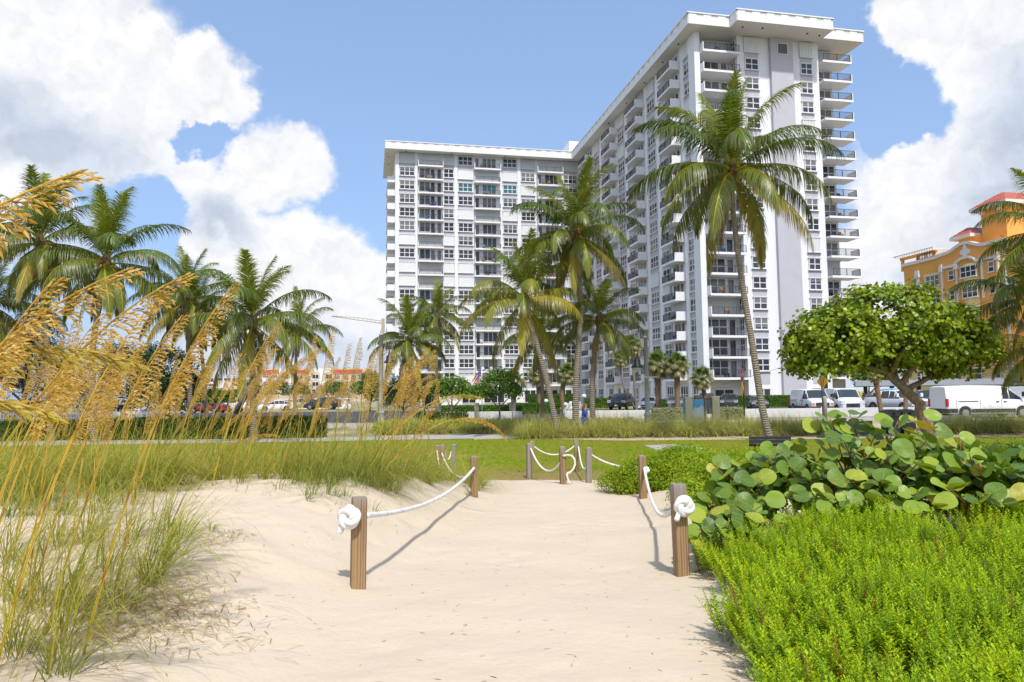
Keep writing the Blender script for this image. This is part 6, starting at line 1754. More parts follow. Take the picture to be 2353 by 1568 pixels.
# inner smaller leaves that fill the shrub behind the big ones
r = np.random.default_rng(77); N = 2600
ce = [lpos(1990, 1110, 8.9), lpos(2220, 1100, 8.5), lpos(1760, 1120, 9.1), lpos(1680, 1180, 8.3), lpos(2340, 1110, 8.3)]; rad = [(1.0, .45, .42), (.75, .4, .38), (.65, .4, .28), (.4, .3, .2), (.6, .4, .35)]
i = r.integers(0, 5, N); d = nrmz(r.normal(size=(N, 3))) * (r.random((N, 1)) ** .4)
pp_ = np.array(ce)[i] + d * np.array(rad)[i]; nn = nrmz(r.normal(size=(N, 3)) + np.array([0, -.4, .7])); A = nrmz(np.cross(nn, r.normal(size=(N, 3)))); S = np.cross(nn, A)
fl_o = link('foliage', np_mesh('foliage', *hexa(pp_, A, S, r.uniform(.11, .19, N), r.uniform(.11, .19, N), lerpc((0.06, 0.13, 0.018), (0.22, 0.33, 0.03), r.random(N))), ['tree_leaf']), shrub, kind='stuff')
# ------------------------------------------------------------------ low small-leaved shrubs behind
def low_shrub(label, ells, n, per, seed, ca=(0.14, 0.25, 0.008), cb_=(0.44, 0.55, 0.015)):
    px, py, rx, rz_, Y = ells[0][:5]; b = P(px, py, Y); b[2] = max(0, H(b[0], b[1]))
    root = empty('low_shrub', b, label=label, cat='shrub', group='low green shrubs on the dune')
    E_ = []
    for px, py, rx, rz_, Y in ells:
        c = P(px, py + rz_ * .7, Y); E_.append((c - b, np.array([rx / FPX * Y, max(.5, rx / FPX * Y * .7), rz_ * 1.7 / FPX * Y])))
    link('foliage', np_mesh('foliage', *clump_cloud(E_, n, per, .07, .055, .026, ca, cb_, seed, flat=.6), ['herb_leaf']), root)
    for e in E_:
        for k in range(4):
            mb = MB(); limb(mb, [(e[0][0] * .8, e[0][1], -.1), e[0] + np.array([rnd.uniform(-.3, .3), rnd.uniform(-.2, .2), 0])], .02, .006, 5)
            mb.obj('stem', 'twig', root)
low_shrub('low green shrub mound left of the pointed brown post', [(1510, 1078, 95, 34, 15.2), (1425, 1098, 55, 14, 15.2), (1565, 1058, 75, 36, 15.4), (1470, 1088, 75, 24, 15.0), (1555, 1085, 55, 30, 14.8)], 2300, 14, 501)
low_shrub('low green shrub between the brown post and the sea grape', [(1650, 1095, 80, 42, 12.2), (1585, 1122, 42, 24, 11.8), (1720, 1070, 90, 34, 13), (1615, 1078, 60, 40, 13.4)], 1900, 14, 502)
low_shrub('low green shrub strip behind the sea grape at the right', [(2250, 1052, 130, 26, 12.5), (2350, 1050, 90, 30, 12.0), (2120, 1060, 90, 22, 13)], 1300, 14, 503, (0.06, 0.13, 0.012), (0.19, 0.29, 0.02))
# dead twigs and litter under the ground cover
k = 900; xs = nr.uniform(1.2, 6, k); ys = nr.uniform(2.5, 8.5, k); ok = np.array([inside(a_, b_, PATCH) and a_ < .74 * b_ + .5 for a_, b_ in zip(xs, ys)]); xs = xs[ok]; ys = ys[ok]; k = len(xs); a = nr.uniform(0, 6.28, k)
TW = strips(np.stack([xs, ys, Hs(xs, ys) + nr.uniform(0, .12, k)], 1), np.stack([np.cos(a), np.sin(a), nr.uniform(.2, 1.4, k)], 1), nr.uniform(.12, .34, k), .006, .2, 4, lerpc((0.10, 0.06, 0.035), (0.32, 0.20, 0.09), nr.random(k)))
# short blades over the lawn so that it is not a flat sheet
k = 26000; xs = nr.uniform(-22, 25, k); ys = nr.uniform(17.5, 35.5, k); ok = np.abs(xs) < ys * .78; xs = xs[ok]; ys = ys[ok]; k = len(xs); a = nr.uniform(0, 6.28, k)
dryp = np.array([fbm(x_, y_, .35, 3) for x_, y_ in zip(xs, ys)]); zz_ = np.full(k, .008)
LB = strips(np.stack([xs, ys, zz_], 1), np.stack([np.cos(a) * .6, np.sin(a) * .6, np.ones(k)], 1), nr.uniform(.04, .10, k), .014, .5, 2, lerpc((0.11, 0.16, 0.010), (0.30, 0.27, 0.04), np.clip(nr.random(k) * .6 + dryp * .6 + .2, 0, 1)), prof=[1, .8, .1])
link('lawn_grass', np_mesh('lawn_grass', *LB, ['grass_leaf']), kind='stuff', label='short mown grass blades of the lawn')
# ------------------------------------------------------------------ bits on the sand
dp = [TW]; k = 700
xs = nr.uniform(-4.5, 2.2, k); ys = 3.0 + nr.random(k) ** 1.4 * 10; a = nr.uniform(0, 6.28, k)
B = np.stack([xs, ys, Hs(xs, ys) + .002], 1); D = np.stack([np.cos(a), np.sin(a), nr.uniform(0, .12, k)], 1)
dp.append(strips(B, D, nr.uniform(.012, .06, k), nr.uniform(.003, .009, k), .1, 2, lerpc((0.08, 0.05, 0.03), (0.42, 0.30, 0.16), nr.random(k)), prof=[.6, 1, .3]))
for px, py in [(1640, 1330), (1690, 1340), (1700, 1420), (1660, 1500), (1700, 1250), (1620, 1300), (1720, 1545)]:
    q = GH(px, py); m = 40; xs = q[0] + nr.normal(size=m) * .09; ys = q[1] + nr.normal(size=m) * .12; a = nr.uniform(0, 6.28, m)
    dp.append(strips(np.stack([xs, ys, Hs(xs, ys) + .003], 1), np.stack([np.cos(a), np.sin(a), nr.uniform(0, .3, m)], 1), nr.uniform(.02, .09, m), .006, .3, 3, lerpc((0.09, 0.06, 0.04), (0.30, 0.2, 0.11), nr.random(m))))
link('debris', np_mesh('debris', *join(dp), ['seed_head']), kind='stuff', label='scattered dry twigs and plant bits on the sand')
q = GH(1590, 1318)
MB().tube([(0, 0, .012), (.12, .05, .02), (.22, .09, .03), (.33, .12, .015)], [.008, .010, .008, .004], 6).obj('stick', 'stem_gold', loc=(q[0], q[1], H(q[0], q[1])), label='dry stick on the sand at the near right post', cat='stick')
# ------------------------------------------------------------------ vehicles
KIND = {
 'sedan': dict(st=[(2.43, .34, .60, .63, .66, .50), (2.32, .24, .69, .74, .84, .68), (1.9, .22, .78, .86, .90, .78), (1.0, .22, .88, .99, .92, .82), (.22, .22, .92, 1.38, .92, .64), (-.35, .22, .93, 1.45, .92, .64), (-1.05, .22, .94, 1.39, .92, .61), (-1.72, .22, .96, 1.08, .90, .74), (-2.3, .26, .95, 1.05, .84, .70), (-2.43, .36, .82, .88, .74, .58)], wb=2.8, wr=.33, hl=(.64, .70, .17, .36), nose=2.40, grille=(.95, .44, .60)),
 'wagon': dict(st=[(2.5, .34, .70, .74, .72, .60), (2.42, .24, .78, .84, .86, .74), (1.9, .22, .88, .95, .92, .80), (1.05, .22, .94, 1.05, .94, .84), (.35, .22, .98, 1.42, .94, .68), (-.4, .22, 1.0, 1.48, .94, .68), (-1.7, .22, 1.02, 1.42, .93, .66), (-2.3, .24, 1.02, 1.20, .90, .70), (-2.5, .34, .95, 1.02, .82, .66)], wb=3.05, wr=.36, hl=(.68, .80, .19, .34), nose=2.49, grille=(1.0, .50, .74)),
 'suv': dict(st=[(2.35, .36, .74, .80, .74, .62), (2.26, .28, .86, .95, .88, .76), (1.7, .26, .98, 1.08, .94, .82), (1.0, .26, 1.03, 1.16, .95, .84), (.35, .26, 1.06, 1.62, .95, .70), (-.4, .26, 1.08, 1.70, .95, .72), (-1.7, .26, 1.10, 1.66, .94, .70), (-2.2, .28, 1.10, 1.32, .92, .76), (-2.35, .36, 1.0, 1.06, .86, .70)], wb=2.8, wr=.37, hl=(.70, .88, .20, .34), nose=2.33, grille=(1.0, .58, .84)),
 'pickup': dict(st=[(2.95, .46, .92, .98, .86, .76), (2.88, .40, 1.05, 1.12, .98, .90), (2.2, .40, 1.12, 1.20, 1.00, .92), (1.45, .40, 1.16, 1.26, 1.00, .92), (.85, .40, 1.18, 1.82, 1.00, .76), (.2, .40, 1.18, 1.90, 1.00, .76), (-.85, .40, 1.18, 1.88, 1.00, .75), (-1.02, .40, 1.20, 1.30, 1.00, .94), (-2.85, .42, 1.20, 1.29, 1.00, .94), (-2.95, .5, 1.1, 1.18, .96, .90)], wb=3.6, wr=.41, hl=(.80, .98, .26, .34), nose=2.95, grille=(1.15, .66, 1.0)),
 'van': dict(st=[(2.98, .40, .78, .84, .80, .66), (2.86, .30, .96, 1.04, .95, .80), (2.3, .28, 1.10, 1.20, 1.00, .86), (1.95, .28, 1.16, 1.32, 1.01, .86), (1.15, .28, 1.22, 1.98, 1.01, .80), (.7, .28, 1.22, 2.09, 1.01, .82), (-1.0, .28, 1.22, 2.13, 1.01, .84), (-2.75, .28, 1.22, 2.10, 1.01, .84), (-2.95, .34, 1.20, 2.02, .98, .80)], wb=3.75, wr=.36, hl=(.74, .92, .28, .36), nose=2.96, grille=(1.05, .50, .86), panel=True),
 'boxvan': dict(st=[(2.70, .42, .86, .92, .84, .70), (2.62, .34, 1.02, 1.08, .96, .84), (2.1, .32, 1.12, 1.20, 1.00, .88), (1.75, .32, 1.16, 1.28, 1.00, .88), (1.15, .32, 1.20, 1.96, 1.00, .80), (.6, .32, 1.20, 2.05, 1.00, .82), (-1.0, .32, 1.20, 2.07, 1.00, .84), (-2.5, .32, 1.20, 2.04, 1.00, .82), (-2.68, .38, 1.18, 1.95, .97, .78)], wb=3.43, wr=.37, hl=(.78, .80, .24, .30), nose=2.69, grille=(1.1, .62, .92), panel=True),
}
WH = {}
def wheel_meshes(r):
    if r not in WH:
        t = MB(); prof = [(r * .62, -.11), (r * .93, -.115), (r, -.08), (r, .08), (r * .93, .115), (r * .62, .11)]
        rings = [[(rr * math.cos(2 * math.pi * k / 20), y, rr * math.sin(2 * math.pi * k / 20)) for k in range(20)] for rr, y in prof]
        t.loft(rings, 0, True, True, True)
        rm = MB()
        rings = [[(rr * math.cos(2 * math.pi * k / 20), y, rr * math.sin(2 * math.pi * k / 20)) for k in range(20)] for rr, y in [(r * .61, -.118), (r * .56, -.10), (r * .2, -.085), (r * .14, -.11), (.01, -.112)]]
        rm.loft(rings, 0, True, True)
        for k in range(5):
            a = 2 * math.pi * k / 5
            c, s = math.cos(a), math.sin(a); w = r * .09
            rm.add([(c * r * .15 - s * w, -.122, s * r * .15 + c * w), (c * r * .15 + s * w, -.122, s * r * .15 - c * w), (c * r * .58 + s * w * .7, -.124, s * r * .58 - c * w * .7), (c * r * .58 - s * w * .7, -.124, s * r * .58 + c * w * .7)], [(0, 1, 2, 3)])
        WH[r] = (t.mesh('wheel', 'tyre'), rm.mesh('rim', 'rim'))
    return WH[r]
def vehicle(name, label, cat, kind, paint, px, py, Y, yaw, grille_mat='plastic_dark', bumper='paint', emblem=None, group='vehicles parked by the towers', scale=1.0, grille_style='bars', plate=True, amber=False, z=None, x=None):
    K = KIND[kind]; st = K['st']
    q = P(px, py, Y)
    root = empty(name, (q[0] if x is None else x, Y, STREET + 0.006 if z is None else z), yaw, label=label, cat=cat, group=group)
    root.scale = (scale,) * 3
    bump_m = paint if bumper == 'paint' else bumper
    rings = []
    for x_, zb, zs, zt, hw, hr in st:
        half = [(hw * .90, zb), (hw * .985, zb + .12), (hw, zb + .45 * (zs - zb)), (hw * .975, zs - .03), (hw * .955, zs), (hr * 1.0, zt - .06 * min(1, (zt - zs) * 3)), (hr * .90, zt - .012), (hr * .5, zt + .012)]
        rings.append([(x_, -y, zz) for y, zz in half] + [(x_, y, zz) for y, zz in half[::-1]])
    nb = len(rings[0]); V = [p for r_ in rings for p in r_]
    body = []; glassf = {'windshield': [], 'side_window': [], 'rear_window': []}
    cab = [s[3] - s[2] > .3 for s in st]
    for i in range(len(st) - 1):
        for j in range(nb):
            k = (j + 1) % nb
            f = (i * nb + j, (i + 1) * nb + j, (i + 1) * nb + k, i * nb + k)
            top = j in (5, 6, 7, 8, 9); sidew = j in (4, 10)
            tgt = None
            if top and cab[i] != cab[i + 1]:
                tgt = 'windshield' if cab[i + 1] else 'rear_window'
                if kind in ('van', 'boxvan') and tgt == 'rear_window': tgt = None
            elif sidew and (cab[i] or cab[i + 1]):
                tgt = 'side_window'
                if K.get('panel') and not (i + 1 < len(st) and st[i + 1][0] > .5): tgt = None
                if K.get('panel') and st[i][0] < 1.0: tgt = None
            (glassf[tgt] if tgt else body).append(f)
    body.append(tuple(range(nb))[::-1]); body.append(tuple((len(st) - 1) * nb + j for j in range(nb)))
    def sub(fs, nm, mt, par, push=0.0):
        idx = sorted({i for f in fs for i in f}); mp = {i: k for k, i in enumerate(idx)}
        mb = MB(); mb.add([V[i] for i in idx], [tuple(mp[i] for i in f) for f in fs], 0, True)
        return mb.obj(nm, mt, par)
    bo = sub(body, 'body', paint, root)
    mod = bo.modifiers.new('edge', 'EDGE_SPLIT'); mod.split_angle = R(38)
    for nm, fs in glassf.items():
        if fs:
            w_ = sub(fs, nm, 'car_glass', root)
    # pillars and roof edge
    pl = MB()
    for s in (-1, 1):
        for i in range(len(st)):
            if cab[i] and 0 < i < len(st) - 1 and not (K.get('panel') and st[i][0] < .5):
                _, _, zs, zt, hw, hr = st[i][0], st[i][1], st[i][2], st[i][3], st[i][4], st[i][5]
                pl.tube([(st[i][0], s * hw * .96, zs - .02), (st[i][0], s * (hr + .005), zt - .07)], .035, 5)
        ci = [i for i in range(len(st)) if cab[i]]
        a, b = ci[0] - 1, ci[0]
        pl.tube([(st[a][0], s * st[a][5] * .98, st[a][3] - .01), (st[b][0], s * st[b][5] * .98, st[b][3] - .03)], .035, 5)
        a, b = ci[-1], min(ci[-1] + 1, len(st) - 1)
        pl.tube([(st[a][0], s * st[a][5] * .98, st[a][3] - .03), (st[b][0], s * st[b][5] * .98, st[b][3] - .01)], .035, 5)
    pl.obj('pillar', paint, root)
    # wheels and arches
    tm, rm = wheel_meshes(K['wr']); hwm = st[3][4]
    for wx in (K['wb'] / 2 + .08, -K['wb'] / 2 + .08):
        for s in (-1, 1):
            w = link('wheel', tm, root, (wx, s * (hwm - .10), K['wr']), (0, 0, 0 if s < 0 else math.pi))
            link('rim', rm, w)
            ar = MB(); ar.slabxz([(wx + K['wr'] * 1.22 * math.cos(t), K['wr'] + K['wr'] * 1.22 * math.sin(t)) for t in [math.pi * k / 14 for k in range(15)]], s * (hwm + .004) - .01, s * (hwm + .004) + .01)
            ar.obj('wheel_arch', 'plastic_dark', root)
    # front end
    nx_ = K['nose']; hy, hz, hh, hwid = K['hl']; gw, gz0, gz1 = K['grille']
    for s in (-1, 1):
        y0, y1 = sorted((s * (hy - hwid / 2), s * (hy + hwid / 2)))
        h = MB().add([(nx_ + .03, y0 if s > 0 else y0, hz - hh / 2), (nx_ + .03, y1, hz - hh / 2), (nx_ + .03, y1, hz + hh / 2), (nx_ + .03, y0, hz + hh / 2),
                      (nx_ - .28, y0, hz - hh / 2), (nx_ - .28, y1, hz - hh / 2), (nx_ - .28, y1, hz + hh / 2), (nx_ - .28, y0, hz + hh / 2)],
                     [(0, 1, 2, 3), (4, 7, 6, 5), (0, 4, 5, 1), (1, 5, 6, 2), (2, 6, 7, 3), (3, 7, 4, 0)]).obj('headlight', 'lamp_clear', root)
        if amber:
            MB().box(nx_ - .2, nx_ + .04, y0, y1, hz - hh / 2 - .13, hz - hh / 2 - .01).obj('indicator', 'lamp_amber', h)
        MB().box(nx_ - .15, nx_ + .035, y0 + .04, y1 - .04, hz - .05, hz + .05).obj('bulb', 'chrome', h) if kind != 'van' else None
        MB().bevbox(st[3][0] - .05, st[3][0] + .13, *sorted((s * (hwm + .04), s * (hwm + .24))), st[3][3] + .05, st[3][3] + .25 + (.12 if 'van' in kind or kind == 'pickup' else 0), .03).obj('wing_mirror', paint if 'van' not in kind else 'plastic_dark', root)
        MB().box(st[-1][0] - .012, st[-1][0] + .12, *sorted((s * (st[-1][4] - .16), s * (st[-1][4] + .01))), .75, 1.25 if kind != 'sedan' else .92).obj('tail_light', 'lamp_red', root)
    gr = MB().box(nx_ - .12, nx_ + .035, -gw / 2, gw / 2, gz0, gz1).obj('grille', grille_mat, root)
    if grille_style == 'chrome':
        c = MB().box(nx_ + .036, nx_ + .075, -gw / 2, gw / 2, gz1 - .05, gz1).box(nx_ + .036, nx_ + .075, -gw / 2, gw / 2, gz0, gz0 + .05).box(nx_ + .036, nx_ + .074, -gw / 2, -gw / 2 + .05, gz0 + .051, gz1 - .051).box(nx_ + .036, nx_ + .074, gw / 2 - .05, gw / 2, gz0 + .051, gz1 - .051)
        c.box(nx_ + .036, nx_ + .07, -.05, .05, gz0 + .051, gz1 - .051).box(nx_ + .036, nx_ + .066, -gw / 2 + .051, -.051, (gz0 + gz1) / 2 - .025, (gz0 + gz1) / 2 + .025).box(nx_ + .036, nx_ + .066, .051, gw / 2 - .051, (gz0 + gz1) / 2 - .025, (gz0 + gz1) / 2 + .025)
        c.obj('grille_bar', 'chrome', gr)
    else:
        for k in range(3):
            zz = gz0 + (gz1 - gz0) * (k + .5) / 3
            MB().box(nx_ + .036, nx_ + .055, -gw / 2 + .04, gw / 2 - .04, zz - .012, zz + .012).obj('grille_bar', 'plastic_grey' if grille_style == 'dark' else 'chrome', gr)
    zb = st[1][1]
    MB().bevbox(nx_ - .30, nx_ + .06, -st[1][4] * .98, st[1][4] * .98, zb - .04, gz0 - .03, .05).obj('bumper', bump_m, root)
    MB().box(nx_ + .055, nx_ + .068, -gw * .42, gw * .42, zb + .02, zb + .14).obj('air_intake', 'plastic_dark', root)
    if plate:
        MB().box(nx_ + .07, nx_ + .082, -.16, .16, gz0 - .19, gz0 - .05).obj('licence_plate', 'sign_white', root)
    MB().bevbox(st[-1][0] - .10, st[-1][0] + .25, -st[-1][4] * 1.0, st[-1][4] * 1.0, zb + .02, .62, .05).obj('bumper', bump_m if 'van' not in kind else 'plastic_dark', root)
    if emblem == 'oval':
        MB().lathe([(.0, 0), (.07, 0), (.07, .012), (0, .012)], 14).obj('emblem', 'flag_blue', root, (nx_ + .06, 0, (gz0 + gz1) / 2 + .02), (0, math.pi / 2, 0)).scale = (.8, 1.9, 1)
    if emblem == 'bowtie':
        MB().slabxz([(-.13, -.03), (-.05, -.03), (-.05, -.05), (.05, -.05), (.05, -.03), (.13, -.03), (.11, .03), (.05, .03), (.05, .05), (-.05, .05), (-.05, .03), (-.11, .03)], 0, .015).obj('emblem', 'kerb_yellow', root, (nx_ + .075, 0, (gz0 + gz1) / 2), (0, 0, math.pi / 2))
    if emblem == 'star':
        mb = MB()
        for k in range(3):
            a = math.pi / 2 + k * 2.0944
            mb.tube([(0, 0, 0), (0, .1 * math.cos(a), .1 * math.sin(a))], .012, 4)
        mb.tube([(0, .11 * math.cos(t), .11 * math.sin(t)) for t in [2 * math.pi * k / 18 for k in range(19)]], .012, 5)
        mb.obj('emblem', 'chrome', root, (nx_ + .07, 0, (gz0 + gz1) / 2))
    if emblem == 'ram':
        MB().slabxz([(-.08, .07), (.08, .07), (.10, 0), (.05, -.05), (0, -.10), (-.05, -.05), (-.10, 0)], 0, .02).obj('emblem', 'plastic_dark', root, (nx_ + .095, 0, (gz0 + gz1) / 2), (0, 0, math.pi / 2))
    if kind == 'van' or kind == 'boxvan':
        for s in (-1, 1):
            yy = s * 1.014
            for xa in (.62, -.78, -2.35):
                MB().box(xa - .008, xa + .008, *sorted((yy - s * .03, yy + s * .002)), .45, 1.20).obj('door_seam', 'plastic_grey', root)
            MB().box(-2.2, -.9, *sorted((yy - s * .02, yy + s * .006)), 1.08, 1.12).obj('door_track', 'plastic_dark', root)
            MB().bevbox(.75, .95, *sorted((yy - s * .02, yy + s * .03)), 1.04, 1.09, .008).obj('door_handle', 'plastic_dark', root)
            MB().bevbox(.25, .45, *sorted((yy - s * .02, yy + s * .03)), 1.04, 1.09, .008).obj('door_handle', 'plastic_dark', root)
            MB().box(-1.35, 1.5, *sorted((yy - s * .05, yy + s * .008)), .36, .60).obj('sill_cladding', 'plastic_dark', root)
            MB().box(-2.97, -2.28, *sorted((yy - s * .05, yy + s * .008)), .36, .62).obj('sill_cladding', 'plastic_dark', root)
            MB().bevbox(-2.99, -2.86, *sorted((yy - s * .12, yy + s * .004)), .72, 1.28, .02).obj('side_tail_light', 'lamp_red', root)
    return root
F = -math.pi / 2          # facing the camera
g1 = 'cars parked nose-out before the tower'
vehicle('pickup_truck', 'black pickup with wide chrome grille, leftmost in the nose-out row', 'pickup', 'pickup', 'paint_black', 1432, 940, 82, F - .42, 'plastic_dark', 'plastic_dark', 'ram', g1, 1.0, 'chrome')
vehicle('sedan', 'white sedan with dark lower grille beside the grey lamp post', 'car', 'sedan', 'paint_vanwhite', 1492, 940, 80, F - .36, 'plastic_dark', 'paint', None, g1, 1.0, 'dark', False)
vehicle('station_wagon', 'slate grey wagon with crossed chrome grille', 'car', 'wagon', 'paint_slate', 1551, 940, 81, F - .20, 'plastic_dark', 'paint', None, g1, 1.0, 'chrome', False)
vehicle('suv', 'dark SUV mostly hidden behind the picture sign', 'SUV', 'suv', 'paint_charcoal', 1624, 940, 84, F - .27, 'plastic_dark', 'paint', None, g1, 1.08)
vehicle('crossover', 'black crossover with large pale headlights above the silvery hedge', 'SUV', 'suv', 'paint_navy', 1676, 940, 78, F - .30, 'plastic_dark', 'paint', None, g1, 1.0, 'dark', False)
vehicle('sedan', 'dark sedan with round star badge behind the leaning palm trunk', 'car', 'sedan', 'paint_navy', 1741, 940, 76, F - .22, 'chrome', 'paint', 'star', g1, 1.0, 'bars')
g2 = 'vans and trucks behind the low wall'
vehicle('cargo_van', 'older white van with black front and amber lights by the yellow sign', 'van', 'boxvan', 'paint_vanwhite', 1864, 940, 63, F - .05, 'plastic_dark', 'plastic_dark', 'bowtie', g2, 1.0, 'dark', True, True)
vehicle('cargo_van', 'white van with hexagonal grille right of the yellow sign', 'van', 'van', 'paint_vanwhite', 1938, 940, 62, F - .18, 'plastic_dark', 'plastic_grey', 'oval', g2, 1.0, 'bars', False)
vehicle('sedan', 'dark grey sedan seen from the side behind the bright hedge', 'car', 'sedan', 'paint_charcoal', 1995, 940, 73, math.pi + .45, 'plastic_dark', 'paint', None, g2, 1.05)
vehicle('box_truck', 'bright cyan blue van behind the white pickup', 'van', 'van', 'paint_cyan', 2050, 940, 71, math.pi + .9, 'plastic_dark', 'paint', None, g2, .98)
vehicle('pickup_truck', 'white pickup with chrome bar grille under the sea grape tree', 'pickup', 'pickup', 'paint_vanwhite', 2062, 940, 60.5, F + .18, 'chrome', 'chrome', 'oval', g2, 1.0, 'chrome', False)
vehicle('pickup_truck', 'dark grey pickup tucked beside the big white van', 'pickup', 'pickup', 'paint_charcoal', 2134, 940, 62, F - .40, 'plastic_dark', 'chrome', None, g2, 1.0, 'chrome')
vehicle('cargo_van', 'big white cargo van in side view at the right edge', 'van', 'van', 'paint_vanwhite', 2257, 940, 47.2, 0.02, 'plastic_dark', 'plastic_dark', None, g2, 1.0, 'bars', False, z=STREET + 0.02)
vehicle('cargo_van', 'silver white van beyond the big side-view van', 'van', 'boxvan', 'paint_silver', 2372, 940, 57, F + .9, 'plastic_dark', 'plastic_dark', None, g2, 1.0, 'bars', False)
g3 = 'cars in the lot behind the sea oats'
vehicle('suv', 'black SUV seen from the side through the sea oats', 'SUV', 'suv', 'paint_black', 741, 945, 103, math.pi, 'plastic_dark', 'paint', None, g3, 1.05)
vehicle('sedan', 'white car behind the seed heads left of the black SUV', 'car', 'sedan', 'paint_vanwhite', 632, 945, 96, math.pi + .5, 'plastic_dark', 'paint', None, g3)
vehicle('suv', 'silver SUV just left of the black SUV', 'SUV', 'suv', 'paint_silver', 690, 945, 106, math.pi + .4, 'plastic_dark', 'paint', None, g3)
vehicle('pickup_truck', 'white pickup with a dark red stripe near the leaning far trunk', 'pickup', 'pickup', 'paint_vanwhite', 540, 945, 92, math.pi - .4, 'plastic_dark', 'paint', None, g3)
vehicle('sedan', 'maroon car beyond the yellow wall end', 'car', 'sedan', 'paint_maroon', 480, 945, 88, math.pi - .2, 'plastic_dark', 'paint', None, g3)
vehicle('suv', 'grey-blue SUV at the far left edge behind the picket fence', 'SUV', 'suv', 'paint_slate', 5, 945, 60, .3, 'plastic_dark', 'paint', None, g3)
vehicle('sedan', 'pale car above the picket fence behind the left palm', 'car', 'sedan', 'paint_silver', 270, 945, 62, math.pi, 'plastic_dark', 'paint', None, g3)
# ------------------------------------------------------------------ street furniture and small things
def lamp_post(label, px, Y, top, s):
    b = P(px, 960, Y); z = max(0, min(STREET, (Y - 41.5) / 3 * STREET)); h = float(P(px, top, Y)[2]) - z
    root = empty('lamp_post', (b[0], Y, z), label=label, cat='lamp post', group='grey lamp posts with bell lanterns')
    MB().lathe([(.24, 0), (.24, .12), (.20, .16), (.19, .75), (.23, .80), (.23, .88), (.15, .96), (.14, 1.1), (.115, h - .25), (.14, h - .24), (.14, h - .18), (.10, h - .14), (.06, h - .10), (.085, h - .04), (.05, h + .03), (.012, h + .14)], 14).obj('pole', 'pole_grey', root)
    ax = s * .55; lz = h - 1.95
    MB().tube([(0, 0, lz + .75), (s * .2, 0, lz + 1.0), (ax * .9, 0, lz + .95), (ax, 0, lz + .62)], .028, 6).tube([(0, 0, lz + .35), (s * .3, 0, lz + .55), (ax, 0, lz + .7)], .018, 5).obj('arm', 'black_metal', root)
    ln = MB().lathe([(.05, .62), (.10, .58), (.13, .45), (.20, .38), (.23, .14), (.36, .0), (.37, -.05), (.30, -.06)], 14, c=(ax, 0, lz)).obj('lantern', 'black_metal', root)
    MB().lathe([(.26, -.06), (.22, -.16), (.1, -.21), (0.0, -.22)], 12, c=(ax, 0, lz)).obj('lens', 'globe_white', ln)
    return root
lamp_post('grey lamp post right of the tallest palms, lantern on its left', 1488, 42.5, 768, -1)
lamp_post('grey lamp post at the tower left edge, lantern on its right', 875, 45, 762, 1)
# small white platform sign on the lamp post
lb_ = P(1488, 868, 42.3)
MB().box(-.55, .5, -.25, -.18, 0, .05).lathe([(.05, -.02), (.16, -.2), (.17, -.25), (.02, -.26)], 10, c=(.12, -.21, 0)).obj('pole_bracket', 'sign_white', loc=lb_ + np.array([0, .02, 0]), label='white bracket with small lamp fixed to the right lamp post', cat='bracket')
# yellow merge sign
mq = P(1894, 960, 45.5)
ms = empty('traffic_sign', (mq[0], 45.5, STREET), label='yellow diamond merge sign with two black lines', cat='sign')
hz = float(P(1890, 877, 45.5)[2]) - STREET
MB().tube([(-.06, .05, 0), (-.06, .05, hz + .6)], .035, 8).obj('post', 'black_metal', ms)
sg2 = empty('sign_plate', (0, 0, hz)); sg2.parent = ms; sg2.rotation_euler = (0, 0, R(-74))
d = .50
MB().slabxz([(0, -d), (d, 0), (0, d), (-d, 0)], -.035, -.02).obj('face', 'sign_yellow', sg2)
MB().slabxz([(-.13, -.22), (-.085, -.22), (-.085, .22), (-.13, .22)], -.041, -.037).obj('symbol', 'black_metal', sg2)
MB().slabxz([(.06, -.22), (.105, -.22), (.105, -.06), (.17, .08), (.17, .22), (.125, .22), (.125, .09), (.06, -.05)], -.041, -.037).obj('symbol', 'black_metal', sg2)
MB().box(.10, .34, .04, .10, hz - .45, hz + .45).obj('back_sign', 'black_metal', ms)
MB().lathe([(.13, 0), (.13, hz * .55), (.13, hz * .62)], 10, c=(.13, .12, 0)).obj('concrete_post', 'concrete', ms)
# stop sign and warning sign seen edge-on
qs = P(1711, 965, 46)
st_ = empty('road_sign', (qs[0], 46, STREET), label='black post with stop sign and yellow sign seen edge-on', cat='sign')
hs = float(P(1708, 843, 46)[2]) - STREET
MB().tube([(0, 0, 0), (0, 0, hs)], .055, 10).lathe([(.02, hs + .17), (.07, hs + .13), (.09, hs + .07), (.07, hs), (.09, hs - .03), (.06, hs - .08)][::-1], 10).obj('post', 'black_metal', st_)
def edge_sign(par, outline, zc, mt, nm):
    o = MB().slabxz(outline, -.02, .0).obj(nm, mt, par, (-.10, -.06, zc), (0, 0, R(-96)))
    return o
sp1 = edge_sign(st_, [(.38 * math.cos(math.pi / 8 + k * math.pi / 4), .38 * math.sin(math.pi / 8 + k * math.pi / 4)) for k in range(8)], hs - .55, 'sign_red', 'stop_plate')
for k, ch in enumerate('STOP'):
    letter(ch, .27, 'sign_white', sp1, (-.255 + k * .17, -.030, -.09))
edge_sign(st_, [(0, -.5), (.5, 0), (0, .5), (-.5, 0)], hs - 1.45, 'sign_yellow', 'warning_plate')
